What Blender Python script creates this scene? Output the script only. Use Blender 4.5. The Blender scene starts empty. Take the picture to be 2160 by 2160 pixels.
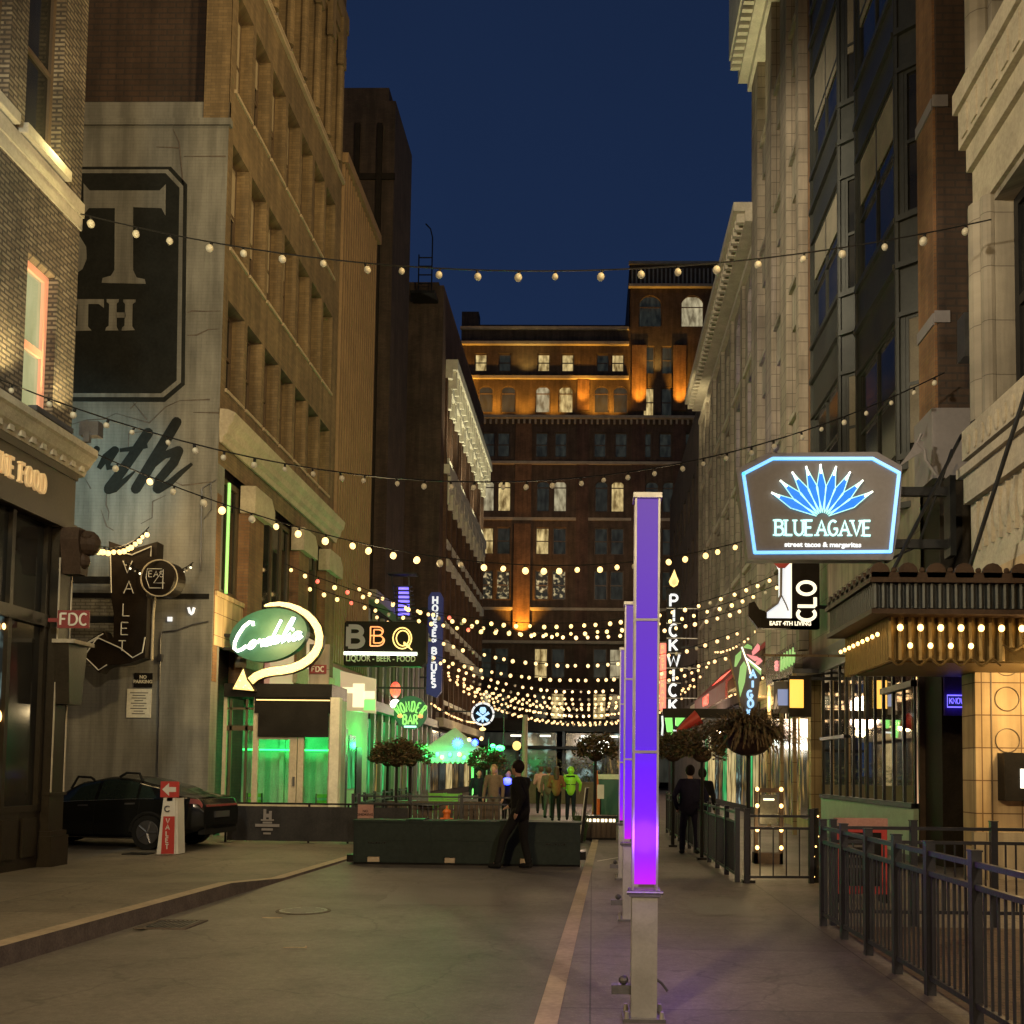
import bpy, bmesh, math, random
from mathutils import Matrix, Vector
R = math.radians
random.seed(7)
SC = bpy.context.scene
COL = SC.collection

# ------------------------------------------------------------------ camera
EYE = Vector((0, 0, 1.65)); F = 2160.0; CX, CY = 1206.16, 1496.16
CR = (Matrix.Rotation(R(1.2), 3, 'Z') @ Matrix.Rotation(R(93.4), 3, 'X') @ Matrix.Rotation(R(0.66), 3, 'Z'))
cd = bpy.data.cameras.new('camera'); cam = bpy.data.objects.new('camera', cd); COL.objects.link(cam)
cam.matrix_world = Matrix.Translation(EYE) @ CR.to_4x4()
cd.sensor_width = 36; cd.lens = 36; cd.shift_x = -0.0584; cd.shift_y = 0.19267
cd.clip_start = 0.1; cd.clip_end = 1000
SC.camera = cam

# ------------------------------------------------------------------ night sky
W = bpy.data.worlds.new('World'); SC.world = W; W.use_nodes = True
wn = W.node_tree.nodes; wl = W.node_tree.links; bg = wn['Background']
tc = wn.new('ShaderNodeTexCoord'); sx = wn.new('ShaderNodeSeparateXYZ'); wl.new(tc.outputs['Generated'], sx.inputs[0])
cr = wn.new('ShaderNodeValToRGB'); wl.new(sx.outputs['Z'], cr.inputs[0]); wl.new(cr.outputs[0], bg.inputs[0])
e = cr.color_ramp.elements
e[0].position = 0.0; e[0].color = (0.022, 0.038, 0.075, 1)
e[1].position = 0.75; e[1].color = (0.0085, 0.018, 0.050, 1)
m_ = e.new(0.35); m_.color = (0.0125, 0.028, 0.080, 1)
bg.inputs[1].default_value = 0.85; e[0].color = (0.026, 0.040, 0.076, 1); cn = wn.new('ShaderNodeTexNoise'); cn.inputs['Scale'].default_value = 2.2; cn.inputs['Detail'].default_value = 5; wl.new(tc.outputs['Generated'], cn.inputs['Vector']); cm = wn.new('ShaderNodeMapRange'); wl.new(cn.outputs['Fac'], cm.inputs[0]); cm.inputs[3].default_value = 0.72; cm.inputs[4].default_value = 1.02; wl.new(cm.outputs[0], bg.inputs[1])
SC.view_settings.view_transform = 'Standard'; SC.view_settings.look = 'None'
SC.view_settings.exposure = 0; SC.view_settings.gamma = 1
SC.cycles.use_denoising = True
try: SC.cycles.denoiser = 'OPENIMAGEDENOISE'
except Exception: pass
SC.cycles.max_bounces = 5; SC.cycles.diffuse_bounces = 2; SC.cycles.glossy_bounces = 3
SC.cycles.sample_clamp_indirect = 3; SC.cycles.caustics_reflective = False; SC.cycles.caustics_refractive = False

# ------------------------------------------------------------------ unseen fill lights added to brighten the street and the facades
def lamp(kind, name, loc, power, col, target=None, size=0.2, spot=60, blend=0.6):
    l = bpy.data.lights.new(name, kind); l.energy = power; l.color = col
    if kind == 'AREA': l.size = size
    else: l.shadow_soft_size = size
    if kind == 'SPOT': l.spot_size = R(spot); l.spot_blend = blend
    o = bpy.data.objects.new(name, l); COL.objects.link(o); o.location = loc
    if target is not None:
        o.rotation_euler = (Vector(target) - Vector(loc)).to_track_quat('-Z', 'Y').to_euler()
    return o
SOD = (1.0, 0.71, 0.32); WARM = (1.0, 0.74, 0.38); NEU = (1.0, 0.85, 0.60)
lamp('POINT', 'added_street_fill', (-5.4, -7, 9.0), 6200, SOD, size=0.35)  # added fill behind the camera for assumed street lighting, no lamp built there
lamp('POINT', 'added_street_fill', (6.5, -9, 9.5), 6200, (1.0, 0.78, 0.50), size=0.35)  # second added fill, unseen to the rear right, without a lamp post
lamp('SPOT', 'added_facade_fill', (5.6, 10, 15), 8500, SOD, (-8.8, 30, 12), size=0.5, spot=80)  # this and the next four: added spots without fixtures, brightening the facades
lamp('SPOT', 'added_facade_fill', (5.4, 15, 24), 5800, SOD, (-8.8, 30, 23), size=0.5, spot=75)
lamp('SPOT', 'added_facade_fill', (-8.0, 12, 18), 22000, NEU, (6.2, 39, 14), size=0.5, spot=50, blend=.5)
lamp('SPOT', 'added_facade_fill', (-8.2, 4, 12), 9800, NEU, (6.2, 11.6, 9), size=0.5, spot=46, blend=.35)
lamp('SPOT', 'added_facade_fill', (-8.0, 13, 15), 1500, NEU, (6.2, 24, 14), size=0.5, spot=60)
lamp('SPOT', 'added_wall_fill', (-6.5, 9, 9), 1000, (0.93, 1.0, 0.84), (-12.5, 23.3, 8), size=0.3, spot=95)  # added fill for the grey side wall, no fixture there

# ------------------------------------------------------------------ helpers
def ray(px, py): return CR @ Vector(((px - CX) / F, -(py - CY) / F, -1))
def A(px, py, Y):
    v = ray(px, py); return EYE + v * (Y / v.y)
def tag(o, label, cat, group=None, kind=None):
    if label: o['label'] = label
    if cat: o['category'] = cat
    if group: o['group'] = group
    if kind: o['kind'] = kind
    return o
def thing(name, label, cat, loc=(0, 0, 0), group=None):
    o = bpy.data.objects.new(name, None); COL.objects.link(o); o.location = loc
    o.empty_display_size = 0.2
    return tag(o, label, cat, group)
def wloc(o):
    v = Vector((0, 0, 0))
    while o: v += o.location; o = o.parent
    return v
def copy_tree(o, parent=None):
    c = o.copy(); COL.objects.link(c); c.parent = parent
    for ch in list(o.children): copy_tree(ch, c)
    return c

class MB:
    def __init__(s): s.v = []; s.f = []; s.m = []
    def quad(s, *p, m=0):
        n = len(s.v); s.v += [tuple(q) for q in p]; s.f.append(tuple(range(n, n + len(p)))); s.m.append(m)
    def box(s, x0, x1, y0, y1, z0, z1, m=0):
        n = len(s.v)
        s.v += [(x0, y0, z0), (x1, y0, z0), (x1, y1, z0), (x0, y1, z0), (x0, y0, z1), (x1, y0, z1), (x1, y1, z1), (x0, y1, z1)]
        for f in ((0, 3, 2, 1), (4, 5, 6, 7), (0, 1, 5, 4), (1, 2, 6, 5), (2, 3, 7, 6), (3, 0, 4, 7)):
            s.f.append(tuple(n + i for i in f)); s.m.append(m)
        return s
    def mbox(s, mp, u0, u1, d0, d1, z0, z1, m=0):
        n = len(s.v)
        s.v += [mp(*q) for q in ((u0, d0, z0), (u1, d0, z0), (u1, d1, z0), (u0, d1, z0), (u0, d0, z1), (u1, d0, z1), (u1, d1, z1), (u0, d1, z1))]
        for f in ((0, 3, 2, 1), (4, 5, 6, 7), (0, 1, 5, 4), (1, 2, 6, 5), (2, 3, 7, 6), (3, 0, 4, 7)):
            s.f.append(tuple(n + i for i in f)); s.m.append(m)
        return s
    def prism(s, pts, mp, d0, d1, m=0):            # polygon in (u,z), extruded along d
        n = len(s.v); k = len(pts)
        s.v += [mp(u, d0, z) for u, z in pts] + [mp(u, d1, z) for u, z in pts]
        s.f.append(tuple(range(n, n + k))); s.m.append(m)
        s.f.append(tuple(range(n + 2 * k - 1, n + k - 1, -1))); s.m.append(m)
        for i in range(k):
            j = (i + 1) % k; s.f.append((n + i, n + j, n + k + j, n + k + i)); s.m.append(m)
        return s
    def cyl(s, p0, p1, r0, r1=None, n=10, m=0, cap=True):
        r1 = r0 if r1 is None else r1
        p0 = Vector(p0); p1 = Vector(p1); a = (p1 - p0)
        if a.length < 1e-6: return s
        q = a.to_track_quat('Z', 'Y'); b = len(s.v)
        for p, r in ((p0, r0), (p1, r1)):
            for i in range(n):
                t = 2 * math.pi * i / n; s.v.append(tuple(p + q @ Vector((r * math.cos(t), r * math.sin(t), 0))))
        for i in range(n):
            j = (i + 1) % n; s.f.append((b + i, b + j, b + n + j, b + n + i)); s.m.append(m)
        if cap:
            s.f.append(tuple(b + n - 1 - i for i in range(n))); s.m.append(m)
            s.f.append(tuple(b + n + i for i in range(n))); s.m.append(m)
        return s
    def tube(s, pts, r, n=6, m=0, closed=False):
        pts = [Vector(p) for p in pts]; k = len(pts); b = len(s.v)
        rr = r if isinstance(r, (list, tuple)) else [r] * k
        up = Vector((0.13, 0.21, 0.97))
        for i, p in enumerate(pts):
            if closed: t = pts[(i + 1) % k] - pts[i - 1]
            else: t = pts[min(i + 1, k - 1)] - pts[max(i - 1, 0)]
            t = t.normalized() if t.length > 1e-9 else Vector((0, 0, 1))
            a = t.cross(up); a = a.normalized() if a.length > 1e-3 else t.orthogonal().normalized()
            c = t.cross(a)
            for j in range(n):
                w = 2 * math.pi * j / n; s.v.append(tuple(p + (a * math.cos(w) + c * math.sin(w)) * rr[i]))
        for i in range(k if closed else k - 1):
            i2 = (i + 1) % k
            for j in range(n):
                j2 = (j + 1) % n; s.f.append((b + i * n + j, b + i * n + j2, b + i2 * n + j2, b + i2 * n + j)); s.m.append(m)
        if not closed:
            s.f.append(tuple(b + n - 1 - j for j in range(n))); s.m.append(m)
            s.f.append(tuple(b + (k - 1) * n + j for j in range(n))); s.m.append(m)
        return s
    def ball(s, c, r, n=10, k=7, sc=(1, 1, 1), m=0):
        b = len(s.v); c = Vector(c)
        s.v.append(tuple(c + Vector((0, 0, -r * sc[2]))))
        for i in range(1, k):
            ph = math.pi * i / k
            for j in range(n):
                t = 2 * math.pi * j / n
                s.v.append((c.x + r * sc[0] * math.sin(ph) * math.cos(t), c.y + r * sc[1] * math.sin(ph) * math.sin(t), c.z - r * sc[2] * math.cos(ph)))
        s.v.append(tuple(c + Vector((0, 0, r * sc[2])))); T = len(s.v) - 1
        for j in range(n):
            j2 = (j + 1) % n; s.f.append((b, b + 1 + j2, b + 1 + j)); s.m.append(m)
            s.f.append((T, b + 1 + (k - 2) * n + j, b + 1 + (k - 2) * n + j2)); s.m.append(m)
        for i in range(k - 2):
            for j in range(n):
                j2 = (j + 1) % n; a = b + 1 + i * n
                s.f.append((a + j, a + j2, a + n + j2, a + n + j)); s.m.append(m)
        return s
    def ribbon(s, pts, w, mp, d0, d1, m=0):         # flat brush stroke in (u,z)
        k = len(pts); ww = w if isinstance(w, (list, tuple)) else [w] * k
        L = []; Rr = []
        for i in range(k):
            a = Vector(pts[max(i - 1, 0)]); b = Vector(pts[min(i + 1, k - 1)]); t = (b - a)
            if t.length < 1e-9: t = Vector((1, 0))
            t.normalize(); n_ = Vector((-t.y, t.x)) * ww[i] / 2; p = Vector(pts[i])
            L.append(p + n_); Rr.append(p - n_)
        for i in range(k - 1):
            s.prism([tuple(L[i]), tuple(L[i + 1]), tuple(Rr[i + 1]), tuple(Rr[i])], mp, d0, d1, m)
        return s
    def build(s, name, mats, parent=None, smooth=False, label=None):
        if not isinstance(mats, (list, tuple)): mats = [mats]
        off = wloc(parent) if parent else Vector((0, 0, 0))
        me = bpy.data.meshes.new(name)
        me.from_pydata([(a - off.x, b - off.y, c - off.z) for a, b, c in s.v], [], s.f)
        for m in mats: me.materials.append(m)
        me.polygons.foreach_set('material_index', s.m)
        if smooth: me.polygons.foreach_set('use_smooth', [True] * len(s.f))
        bm = bmesh.new(); bm.from_mesh(me); bmesh.ops.recalc_face_normals(bm, faces=bm.faces); bm.to_mesh(me); bm.free()
        me.update()
        o = bpy.data.objects.new(name, me); COL.objects.link(o)
        if parent: o.parent = parent
        if label: o['label'] = label
        return o
def build_each(mb, name, mats, parent, smooth=False):   # one object per separate piece (touching pieces stay together)
    par = list(range(len(mb.v)))
    def fd(i):
        while par[i] != i: par[i] = par[par[i]]; i = par[i]
        return i
    for f in mb.f:
        for k in f[1:]: par[fd(k)] = fd(f[0])
    comp = {}
    for i in range(len(mb.v)): comp.setdefault(fd(i), []).append(i)
    B = []
    for r, vs in comp.items():
        P = [mb.v[i] for i in vs]; B.append([[min(p[k] for p in P) - .012 for k in range(3)], [max(p[k] for p in P) + .012 for k in range(3)], {r}])
    ch = True
    while ch:
        ch = False; out = []
        for b in B:
            for o in out:
                if all(b[0][k] <= o[1][k] and b[1][k] >= o[0][k] for k in range(3)):
                    o[0] = [min(x, y) for x, y in zip(o[0], b[0])]; o[1] = [max(x, y) for x, y in zip(o[1], b[1])]; o[2] |= b[2]; ch = True; break
            else: out.append(b)
        B = out
    for lo, hi, rs in B:
        q = MB(); mp_ = {}
        for f, m in zip(mb.f, mb.m):
            if fd(f[0]) in rs:
                for i in f:
                    if i not in mp_: mp_[i] = len(q.v); q.v.append(mb.v[i])
                q.f.append(tuple(mp_[i] for i in f)); q.m.append(m)
        q.build(name, mats, parent, smooth)
def fL(c): return lambda u, d, z: (c - d, u, z)       # facade on the left side, facing +X, depth d goes inwards
def fR(c): return lambda u, d, z: (c + d, u, z)       # facade on the right side, facing -X
def fY(c): return lambda u, d, z: (u, c + d, z)       # facing the viewer
def wall(mb, mp, u0, u1, z0, z1, holes, t=0.3, m=0):
    us = sorted({u0, u1} | {h[0] for h in holes} | {h[1] for h in holes})
    zs = sorted({z0, z1} | {h[2] for h in holes} | {h[3] for h in holes})
    for i in range(len(us) - 1):
        for j in range(len(zs) - 1):
            a, b, c, d = us[i], us[i + 1], zs[j], zs[j + 1]
            if b - a < 1e-5 or d - c < 1e-5: continue
            um, zm = (a + b) / 2, (c + d) / 2
            if any(h[0] < um < h[1] and h[2] < zm < h[3] for h in holes): continue
            mb.quad(mp(a, 0, c), mp(b, 0, c), mp(b, 0, d), mp(a, 0, d), m=m)
    for h in holes:
        a, b, c, d = h[:4]; arch = len(h) > 4 and h[4]
        mb.quad(mp(a, 0, c), mp(b, 0, c), mp(b, t, c), mp(a, t, c), m=m)
        if arch:
            r = (b - a) / 2; zc = d - r; uc = (a + b) / 2; N = 10
            mb.quad(mp(a, 0, c), mp(a, t, c), mp(a, t, zc), mp(a, 0, zc), m=m)
            mb.quad(mp(b, 0, c), mp(b, t, c), mp(b, t, zc), mp(b, 0, zc), m=m)
            P = [(uc - r * math.cos(math.pi * k / N), zc + r * math.sin(math.pi * k / N)) for k in range(N + 1)]
            for k in range(N):
                p, q = P[k], P[k + 1]
                mb.quad(mp(p[0], 0, p[1]), mp(q[0], 0, q[1]), mp(q[0], 0, d), mp(p[0], 0, d), m=m)
                mb.quad(mp(p[0], 0, p[1]), mp(q[0], 0, q[1]), mp(q[0], t, q[1]), mp(p[0], t, p[1]), m=m)
        else:
            mb.quad(mp(a, 0, c), mp(a, t, c), mp(a, t, d), mp(a, 0, d), m=m)
            mb.quad(mp(b, 0, c), mp(b, t, c), mp(b, t, d), mp(b, 0, d), m=m)
            mb.quad(mp(a, 0, d), mp(b, 0, d), mp(b, t, d), mp(a, t, d), m=m)
def win(parent, mp, a, b, c, d, dep, fm, pm, fw=0.07, rail=True, mull=0, sill=None, name='window', arch=False, blind=None):
    mb = MB(); f0, f1 = dep - 0.09, dep - 0.01
    mb.mbox(mp, a, a + fw, f0, f1, c, d); mb.mbox(mp, b - fw, b, f0, f1, c, d)
    mb.mbox(mp, a + fw, b - fw, f0, f1, c, c + fw); mb.mbox(mp, a + fw, b - fw, f0, f1, d - fw, d)
    zm = (c + d) / 2 if not arch else d - (b - a) / 2
    if rail: mb.mbox(mp, a + fw, b - fw, f0, f1, zm - fw / 2, zm + fw / 2)
    for k in range(mull):
        u = a + (b - a) * (k + 1) / (mull + 1); mb.mbox(mp, u - fw / 2, u + fw / 2, f0 + 0.01, f1 - 0.004, c + fw, d - fw)
    o = mb.build(name, fm, parent)
    p = MB(); p.quad(mp(a + fw / 2, dep - 0.04, c + fw / 2), mp(b - fw / 2, dep - 0.04, c + fw / 2), mp(b - fw / 2, dep - 0.04, d - fw / 2), mp(a + fw / 2, dep - 0.04, d - fw / 2))
    p.build('pane', pm, o)
    if blind:
        q = MB(); q.mbox(mp, a + fw, b - fw, dep - 0.075, dep - 0.05, d - fw - (d - c) * blind[0], d - fw); q.build('blind', blind[1], o)
    if sill:
        q = MB(); q.mbox(mp, a - 0.06, b + 0.06, -sill, dep - 0.1, c - 0.12, c + 0.012); q.build('sill', M['sill'], o)
    return o

# ------------------------------------------------------------------ materials
M = {}
def newm(name):
    m = bpy.data.materials.new(name); m.use_nodes = True
    return m, m.node_tree.nodes, m.node_tree.links, m.node_tree.nodes['Principled BSDF']
def coords(n, l, facade=True):
    tc = n.new('ShaderNodeTexCoord'); s = n.new('ShaderNodeSeparateXYZ'); l.new(tc.outputs['Object'], s.inputs[0])
    if not facade: return tc.outputs['Object'], s
    a = n.new('ShaderNodeMath'); a.operation = 'ADD'; l.new(s.outputs[0], a.inputs[0]); l.new(s.outputs[1], a.inputs[1])
    c = n.new('ShaderNodeCombineXYZ'); l.new(a.outputs[0], c.inputs[0]); l.new(s.outputs[2], c.inputs[1])
    return c.outputs[0], s
def mix(n, l, fac, a, b, mode='MIX'):
    x = n.new('ShaderNodeMix'); x.data_type = 'RGBA'; x.blend_type = mode
    if isinstance(fac, float): x.inputs[0].default_value = fac
    else: l.new(fac, x.inputs[0])
    for i, v in ((6, a), (7, b)):
        if isinstance(v, tuple): x.inputs[i].default_value = (*v[:3], 1)
        else: l.new(v, x.inputs[i])
    return x.outputs[2]
def ramp(n, l, src, p0, p1, c0=(0, 0, 0), c1=(1, 1, 1)):
    r = n.new('ShaderNodeValToRGB'); l.new(src, r.inputs[0])
    r.color_ramp.elements[0].position = p0; r.color_ramp.elements[1].position = p1
    r.color_ramp.elements[0].color = (*c0, 1); r.color_ramp.elements[1].color = (*c1, 1)
    return r.outputs[0]
def noise(n, l, vec, scale, det=5, rough=0.6):
    t = n.new('ShaderNodeTexNoise'); l.new(vec, t.inputs['Vector']); t.inputs['Scale'].default_value = scale
    t.inputs['Detail'].default_value = det; t.inputs['Roughness'].default_value = rough
    return t.outputs['Fac']
def solid(name, col, rough=0.6, metal=0.0, var=0.25, scale=3.0, bump=0.15, bs=40.0, streak=True, spec=0.5):
    if max(col) < .06 and metal < .1 and name not in ('car_paint', 'car_glass'): spec = .12
    m, n, l, b = newm(name)
    v, s = coords(n, l, False)
    f = noise(n, l, v, scale); f2 = noise(n, l, v, scale * 9, 3)
    c = mix(n, l, ramp(n, l, f, 0.3, 0.7), tuple(x * (1 - var) for x in col), tuple(min(1, x * (1 + var)) for x in col))
    c = mix(n, l, 0.35, c, mix(n, l, ramp(n, l, f2, 0.35, 0.65), tuple(x * (1 - var) for x in col), tuple(min(1, x * (1 + var)) for x in col)))
    l.new(c, b.inputs['Base Color'])
    rr = n.new('ShaderNodeMapRange'); l.new(f, rr.inputs[0]); rr.inputs[3].default_value = max(0.03, rough - 0.12); rr.inputs[4].default_value = min(1, rough + 0.12)
    l.new(rr.outputs[0], b.inputs['Roughness']); b.inputs['Metallic'].default_value = metal
    b.inputs['Specular IOR Level'].default_value = spec
    if bump:
        bp = n.new('ShaderNodeBump'); bp.inputs['Strength'].default_value = bump; bp.inputs['Distance'].default_value = 0.02
        l.new(noise(n, l, v, bs, 4), bp.inputs['Height']); l.new(bp.outputs[0], b.inputs['Normal'])
    M[name] = m; return m
def brick(name, c1, c2, mortar, w=0.23, h=0.075, ms=0.012, rough=0.85, bump=0.6, dirt=0.5, off=0.5, stain=0.45, bd=0.02):
    m, n, l, b = newm(name)
    v, s = coords(n, l, True)
    t = n.new('ShaderNodeTexBrick'); l.new(v, t.inputs['Vector']); t.inputs['Scale'].default_value = 1
    t.offset = off
    t.inputs['Color1'].default_value = (*c1, 1); t.inputs['Color2'].default_value = (*c2, 1); t.inputs['Mortar'].default_value = (*mortar, 1)
    t.inputs['Mortar Size'].default_value = ms; t.inputs['Brick Width'].default_value = w; t.inputs['Row Height'].default_value = h; t.inputs['Bias'].default_value = 0
    f = noise(n, l, v, 0.7, 6, 0.65)
    st = n.new('ShaderNodeMapping'); l.new(v, st.inputs[0]); st.inputs['Scale'].default_value = (3, 0.25, 1)
    f3 = noise(n, l, st.outputs[0], 1.0, 4)
    c = mix(n, l, ramp(n, l, f, 0.35, 0.75, (1 - dirt, 1 - dirt, 1 - dirt), (1, 1, 1)), (0, 0, 0), t.outputs['Color'], 'MIX')
    mm = n.new('ShaderNodeMix'); mm.data_type = 'RGBA'; mm.blend_type = 'MULTIPLY'; mm.inputs[0].default_value = stain
    l.new(c, mm.inputs[6]); l.new(ramp(n, l, f3, 0.4, 0.62, (0.35, 0.32, 0.3), (1.15, 1.12, 1.1)), mm.inputs[7])
    l.new(mm.outputs[2], b.inputs['Base Color']); b.inputs['Roughness'].default_value = rough
    bp = n.new('ShaderNodeBump'); bp.inputs['Strength'].default_value = bump; bp.inputs['Distance'].default_value = bd
    ad = n.new('ShaderNodeMath'); ad.operation = 'MULTIPLY_ADD'; l.new(noise(n, l, v, 25, 5), ad.inputs[0]); ad.inputs[1].default_value = 0.5
    iv = n.new('ShaderNodeMath'); iv.operation = 'SUBTRACT'; iv.inputs[0].default_value = 1; l.new(t.outputs['Fac'], iv.inputs[1]); l.new(iv.outputs[0], ad.inputs[2])
    l.new(ad.outputs[0], bp.inputs['Height']); l.new(bp.outputs[0], b.inputs['Normal'])
    M[name] = m; return m
def emit(name, col, st, base=(0.6, 0.6, 0.6)):
    m, n, l, b = newm(name)
    b.inputs['Base Color'].default_value = (*base, 1); b.inputs['Emission Color'].default_value = (*col, 1); b.inputs['Emission Strength'].default_value = st
    b.inputs['Roughness'].default_value = 0.4
    M[name] = m; return m
def litpane(name, c0, c1, st, sc=(2.5, 0.8), lo=0.35, hi=0.7):   # a lit room behind curtains and furniture
    m, n, l, b = newm(name)
    v, s = coords(n, l, True); mp = n.new('ShaderNodeMapping'); l.new(v, mp.inputs[0]); mp.inputs['Scale'].default_value = (sc[0], sc[1], 1)
    f = noise(n, l, mp.outputs[0], 1.0, 3, 0.5)
    l.new(ramp(n, l, f, lo, hi, c0, c1), b.inputs['Emission Color']); b.inputs['Emission Strength'].default_value = st
    b.inputs['Base Color'].default_value = (0.03, 0.03, 0.03, 1); b.inputs['Roughness'].default_value = 0.12
    M[name] = m; return m
def ground(name, col, rough, patch=0.25, spk=0.3, joints=None, crack=True):
    m, n, l, b = newm(name)
    v, s = coords(n, l, False)
    f = noise(n, l, v, 0.35, 6, 0.6); g = noise(n, l, v, 60, 2, 0.5); h = noise(n, l, v, 1.7, 7, 0.72); k2 = noise(n, l, v, 14, 4, 0.7)
    c = mix(n, l, ramp(n, l, f, 0.35, 0.68), tuple(x * (1 - patch) for x in col), tuple(x * (1 + patch) for x in col))
    c = mix(n, l, ramp(n, l, g, 0.55, 0.75, (0, 0, 0), (spk, spk, spk)), c, tuple(min(1, x * 2.6) for x in col))
    c = mix(n, l, ramp(n, l, h, 0.56, 0.72, (0, 0, 0), (0.5, 0.5, 0.5)), c, tuple(x * 0.5 for x in col))
    c = mix(n, l, ramp(n, l, k2, 0.35, 0.7, (0.55, 0.55, 0.55), (1.25, 1.25, 1.25)), (0, 0, 0), c, 'MIX') if False else mix(n, l, 0.8, c, ramp(n, l, k2, 0.32, 0.68, (0.72, 0.72, 0.72), (1.2, 1.2, 1.2)), 'MULTIPLY')
    sv = n.new('ShaderNodeTexVoronoi'); l.new(v, sv.inputs['Vector']); sv.inputs['Scale'].default_value = 1.6
    c = mix(n, l, ramp(n, l, sv.outputs['Distance'], 0.035, 0.05, (0.55, 0.55, 0.55), (0, 0, 0)), c, tuple(x * .4 for x in col))
    height = g
    if crack:
        vo = n.new('ShaderNodeTexVoronoi'); vo.feature = 'DISTANCE_TO_EDGE'; vo.inputs['Scale'].default_value = 0.45
        wv = n.new('ShaderNodeTexNoise'); l.new(v, wv.inputs['Vector']); wv.inputs['Scale'].default_value = 1.5; wv.inputs['Detail'].default_value = 6
        av = n.new('ShaderNodeVectorMath'); av.operation = 'ADD'; l.new(v, av.inputs[0]); l.new(wv.outputs['Color'], av.inputs[1]); l.new(av.outputs[0], vo.inputs['Vector'])
        c = mix(n, l, ramp(n, l, vo.outputs['Distance'], 0.0, 0.012, (0.55, 0.55, 0.55), (0, 0, 0)), c, tuple(x * 0.35 for x in col))
    if joints:
        t = n.new('ShaderNodeTexBrick'); l.new(v, t.inputs['Vector']); t.inputs['Scale'].default_value = 1; t.offset = joints[2]
        t.inputs['Brick Width'].default_value = joints[0]; t.inputs['Row Height'].default_value = joints[1]; t.inputs['Mortar Size'].default_value = joints[3]
        t.inputs['Color1'].default_value = (1, 1, 1, 1); t.inputs['Color2'].default_value = (0.75, 0.75, 0.75, 1); t.inputs['Mortar'].default_value = (0.25, 0.25, 0.25, 1); t.inputs['Mortar Smooth'].default_value = 0.3
        c = mix(n, l, 1.0, c, t.outputs['Color'], 'MULTIPLY')
    l.new(c, b.inputs['Base Color'])
    rr = n.new('ShaderNodeMapRange'); l.new(h, rr.inputs[0]); rr.inputs[3].default_value = rough - 0.16; rr.inputs[4].default_value = rough + 0.16
    l.new(rr.outputs[0], b.inputs['Roughness'])
    bp = n.new('ShaderNodeBump'); bp.inputs['Strength'].default_value = 0.35; bp.inputs['Distance'].default_value = 0.01
    l.new(height, bp.inputs['Height']); l.new(bp.outputs[0], b.inputs['Normal'])
    M[name] = m; return m

ground('asphalt', (0.128, 0.118, 0.104), 0.58, patch=.35)
ground('concrete_left', (0.19, 0.165, 0.125), 0.62, patch=.38, joints=(3.2, 2.6, 0.0, 0.008))
ground('concrete_right', (0.15, 0.132, 0.120), 0.55, patch=.35, joints=(2.4, 2.4, 0.0, 0.008))
ground('brick_paving', (0.13, 0.075, 0.05), 0.7, joints=(0.21, 0.105, 0.5, 0.006), crack=False)
ground('cross_road', (0.11, 0.085, 0.085), 0.6)
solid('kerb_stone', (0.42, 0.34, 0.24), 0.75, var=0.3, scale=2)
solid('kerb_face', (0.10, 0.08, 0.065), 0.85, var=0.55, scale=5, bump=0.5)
brick('brick_cream', (0.42, 0.35, 0.24), (0.24, 0.18, 0.12), (0.10, 0.08, 0.06), ms=0.018, bump=1.0, bd=.06, dirt=0.6)
brick('brick_tan', (0.26, 0.185, 0.095), (0.19, 0.135, 0.068), (0.16, 0.12, 0.07), ms=0.006, bump=0.3, dirt=0.35)
brick('brick_dark', (0.12, 0.08, 0.058), (0.09, 0.06, 0.044), (0.075, 0.06, 0.048), ms=0.01, bump=0.4)
brick('brick_red', (0.20, 0.105, 0.065), (0.15, 0.08, 0.05), (0.10, 0.075, 0.055), ms=0.01, bump=0.4)
brick('brick_end', (0.085, 0.05, 0.032), (0.07, 0.042, 0.028), (0.05, 0.036, 0.028), w=0.4, h=0.14, ms=0.02, bump=0.4, dirt=0.4)
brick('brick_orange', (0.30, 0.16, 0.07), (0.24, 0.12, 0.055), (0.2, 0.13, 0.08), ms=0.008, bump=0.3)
brick('plaster_grey', (0.25, 0.25, 0.225), (0.24, 0.24, 0.215), (0.21, 0.212, 0.19), w=0.24, h=0.08, ms=0.006, bump=0.25, dirt=0.3, stain=0.5)
brick('white_brick', (0.34, 0.33, 0.27), (0.30, 0.29, 0.24), (0.17, 0.16, 0.13), ms=0.012, bump=0.6, dirt=0.35)
brick('stone_beige', (0.36, 0.31, 0.235), (0.30, 0.255, 0.19), (0.12, 0.10, 0.075), w=0.9, h=0.42, ms=0.01, bump=0.35, dirt=0.35, off=0.0)
brick('stone_pale', (0.40, 0.36, 0.28), (0.36, 0.32, 0.25), (0.2, 0.17, 0.13), w=1.4, h=0.9, ms=0.008, bump=0.4, dirt=0.4)
brick('stone_gold', (0.62, 0.47, 0.27), (0.55, 0.41, 0.23), (0.2, 0.12, 0.06), w=0.62, h=0.52, ms=0.01, bump=0.3, dirt=0.3, off=0.0)
solid('stone_trim', (0.38, 0.33, 0.24), 0.8, var=0.3, scale=1.6, bump=0.4)
solid('stone_cream', (0.42, 0.37, 0.28), 0.8, var=0.25, scale=2)
solid('stone_white', (0.62, 0.60, 0.50), 0.7, var=0.2, scale=2)
solid('sill', (0.36, 0.29, 0.19), 0.75, var=0.2)
solid('tan_panel', (0.22, 0.145, 0.075), 0.7, var=0.2, scale=0.8)
solid('dark_metal', (0.025, 0.026, 0.028), 0.42, 0.6, var=0.3)
solid('fence_metal', (0.018, 0.018, 0.024), 0.4, 0.15, var=0.3, scale=6)
solid('black_paint', (0.014, 0.013, 0.012), 0.35, var=0.3)
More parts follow.
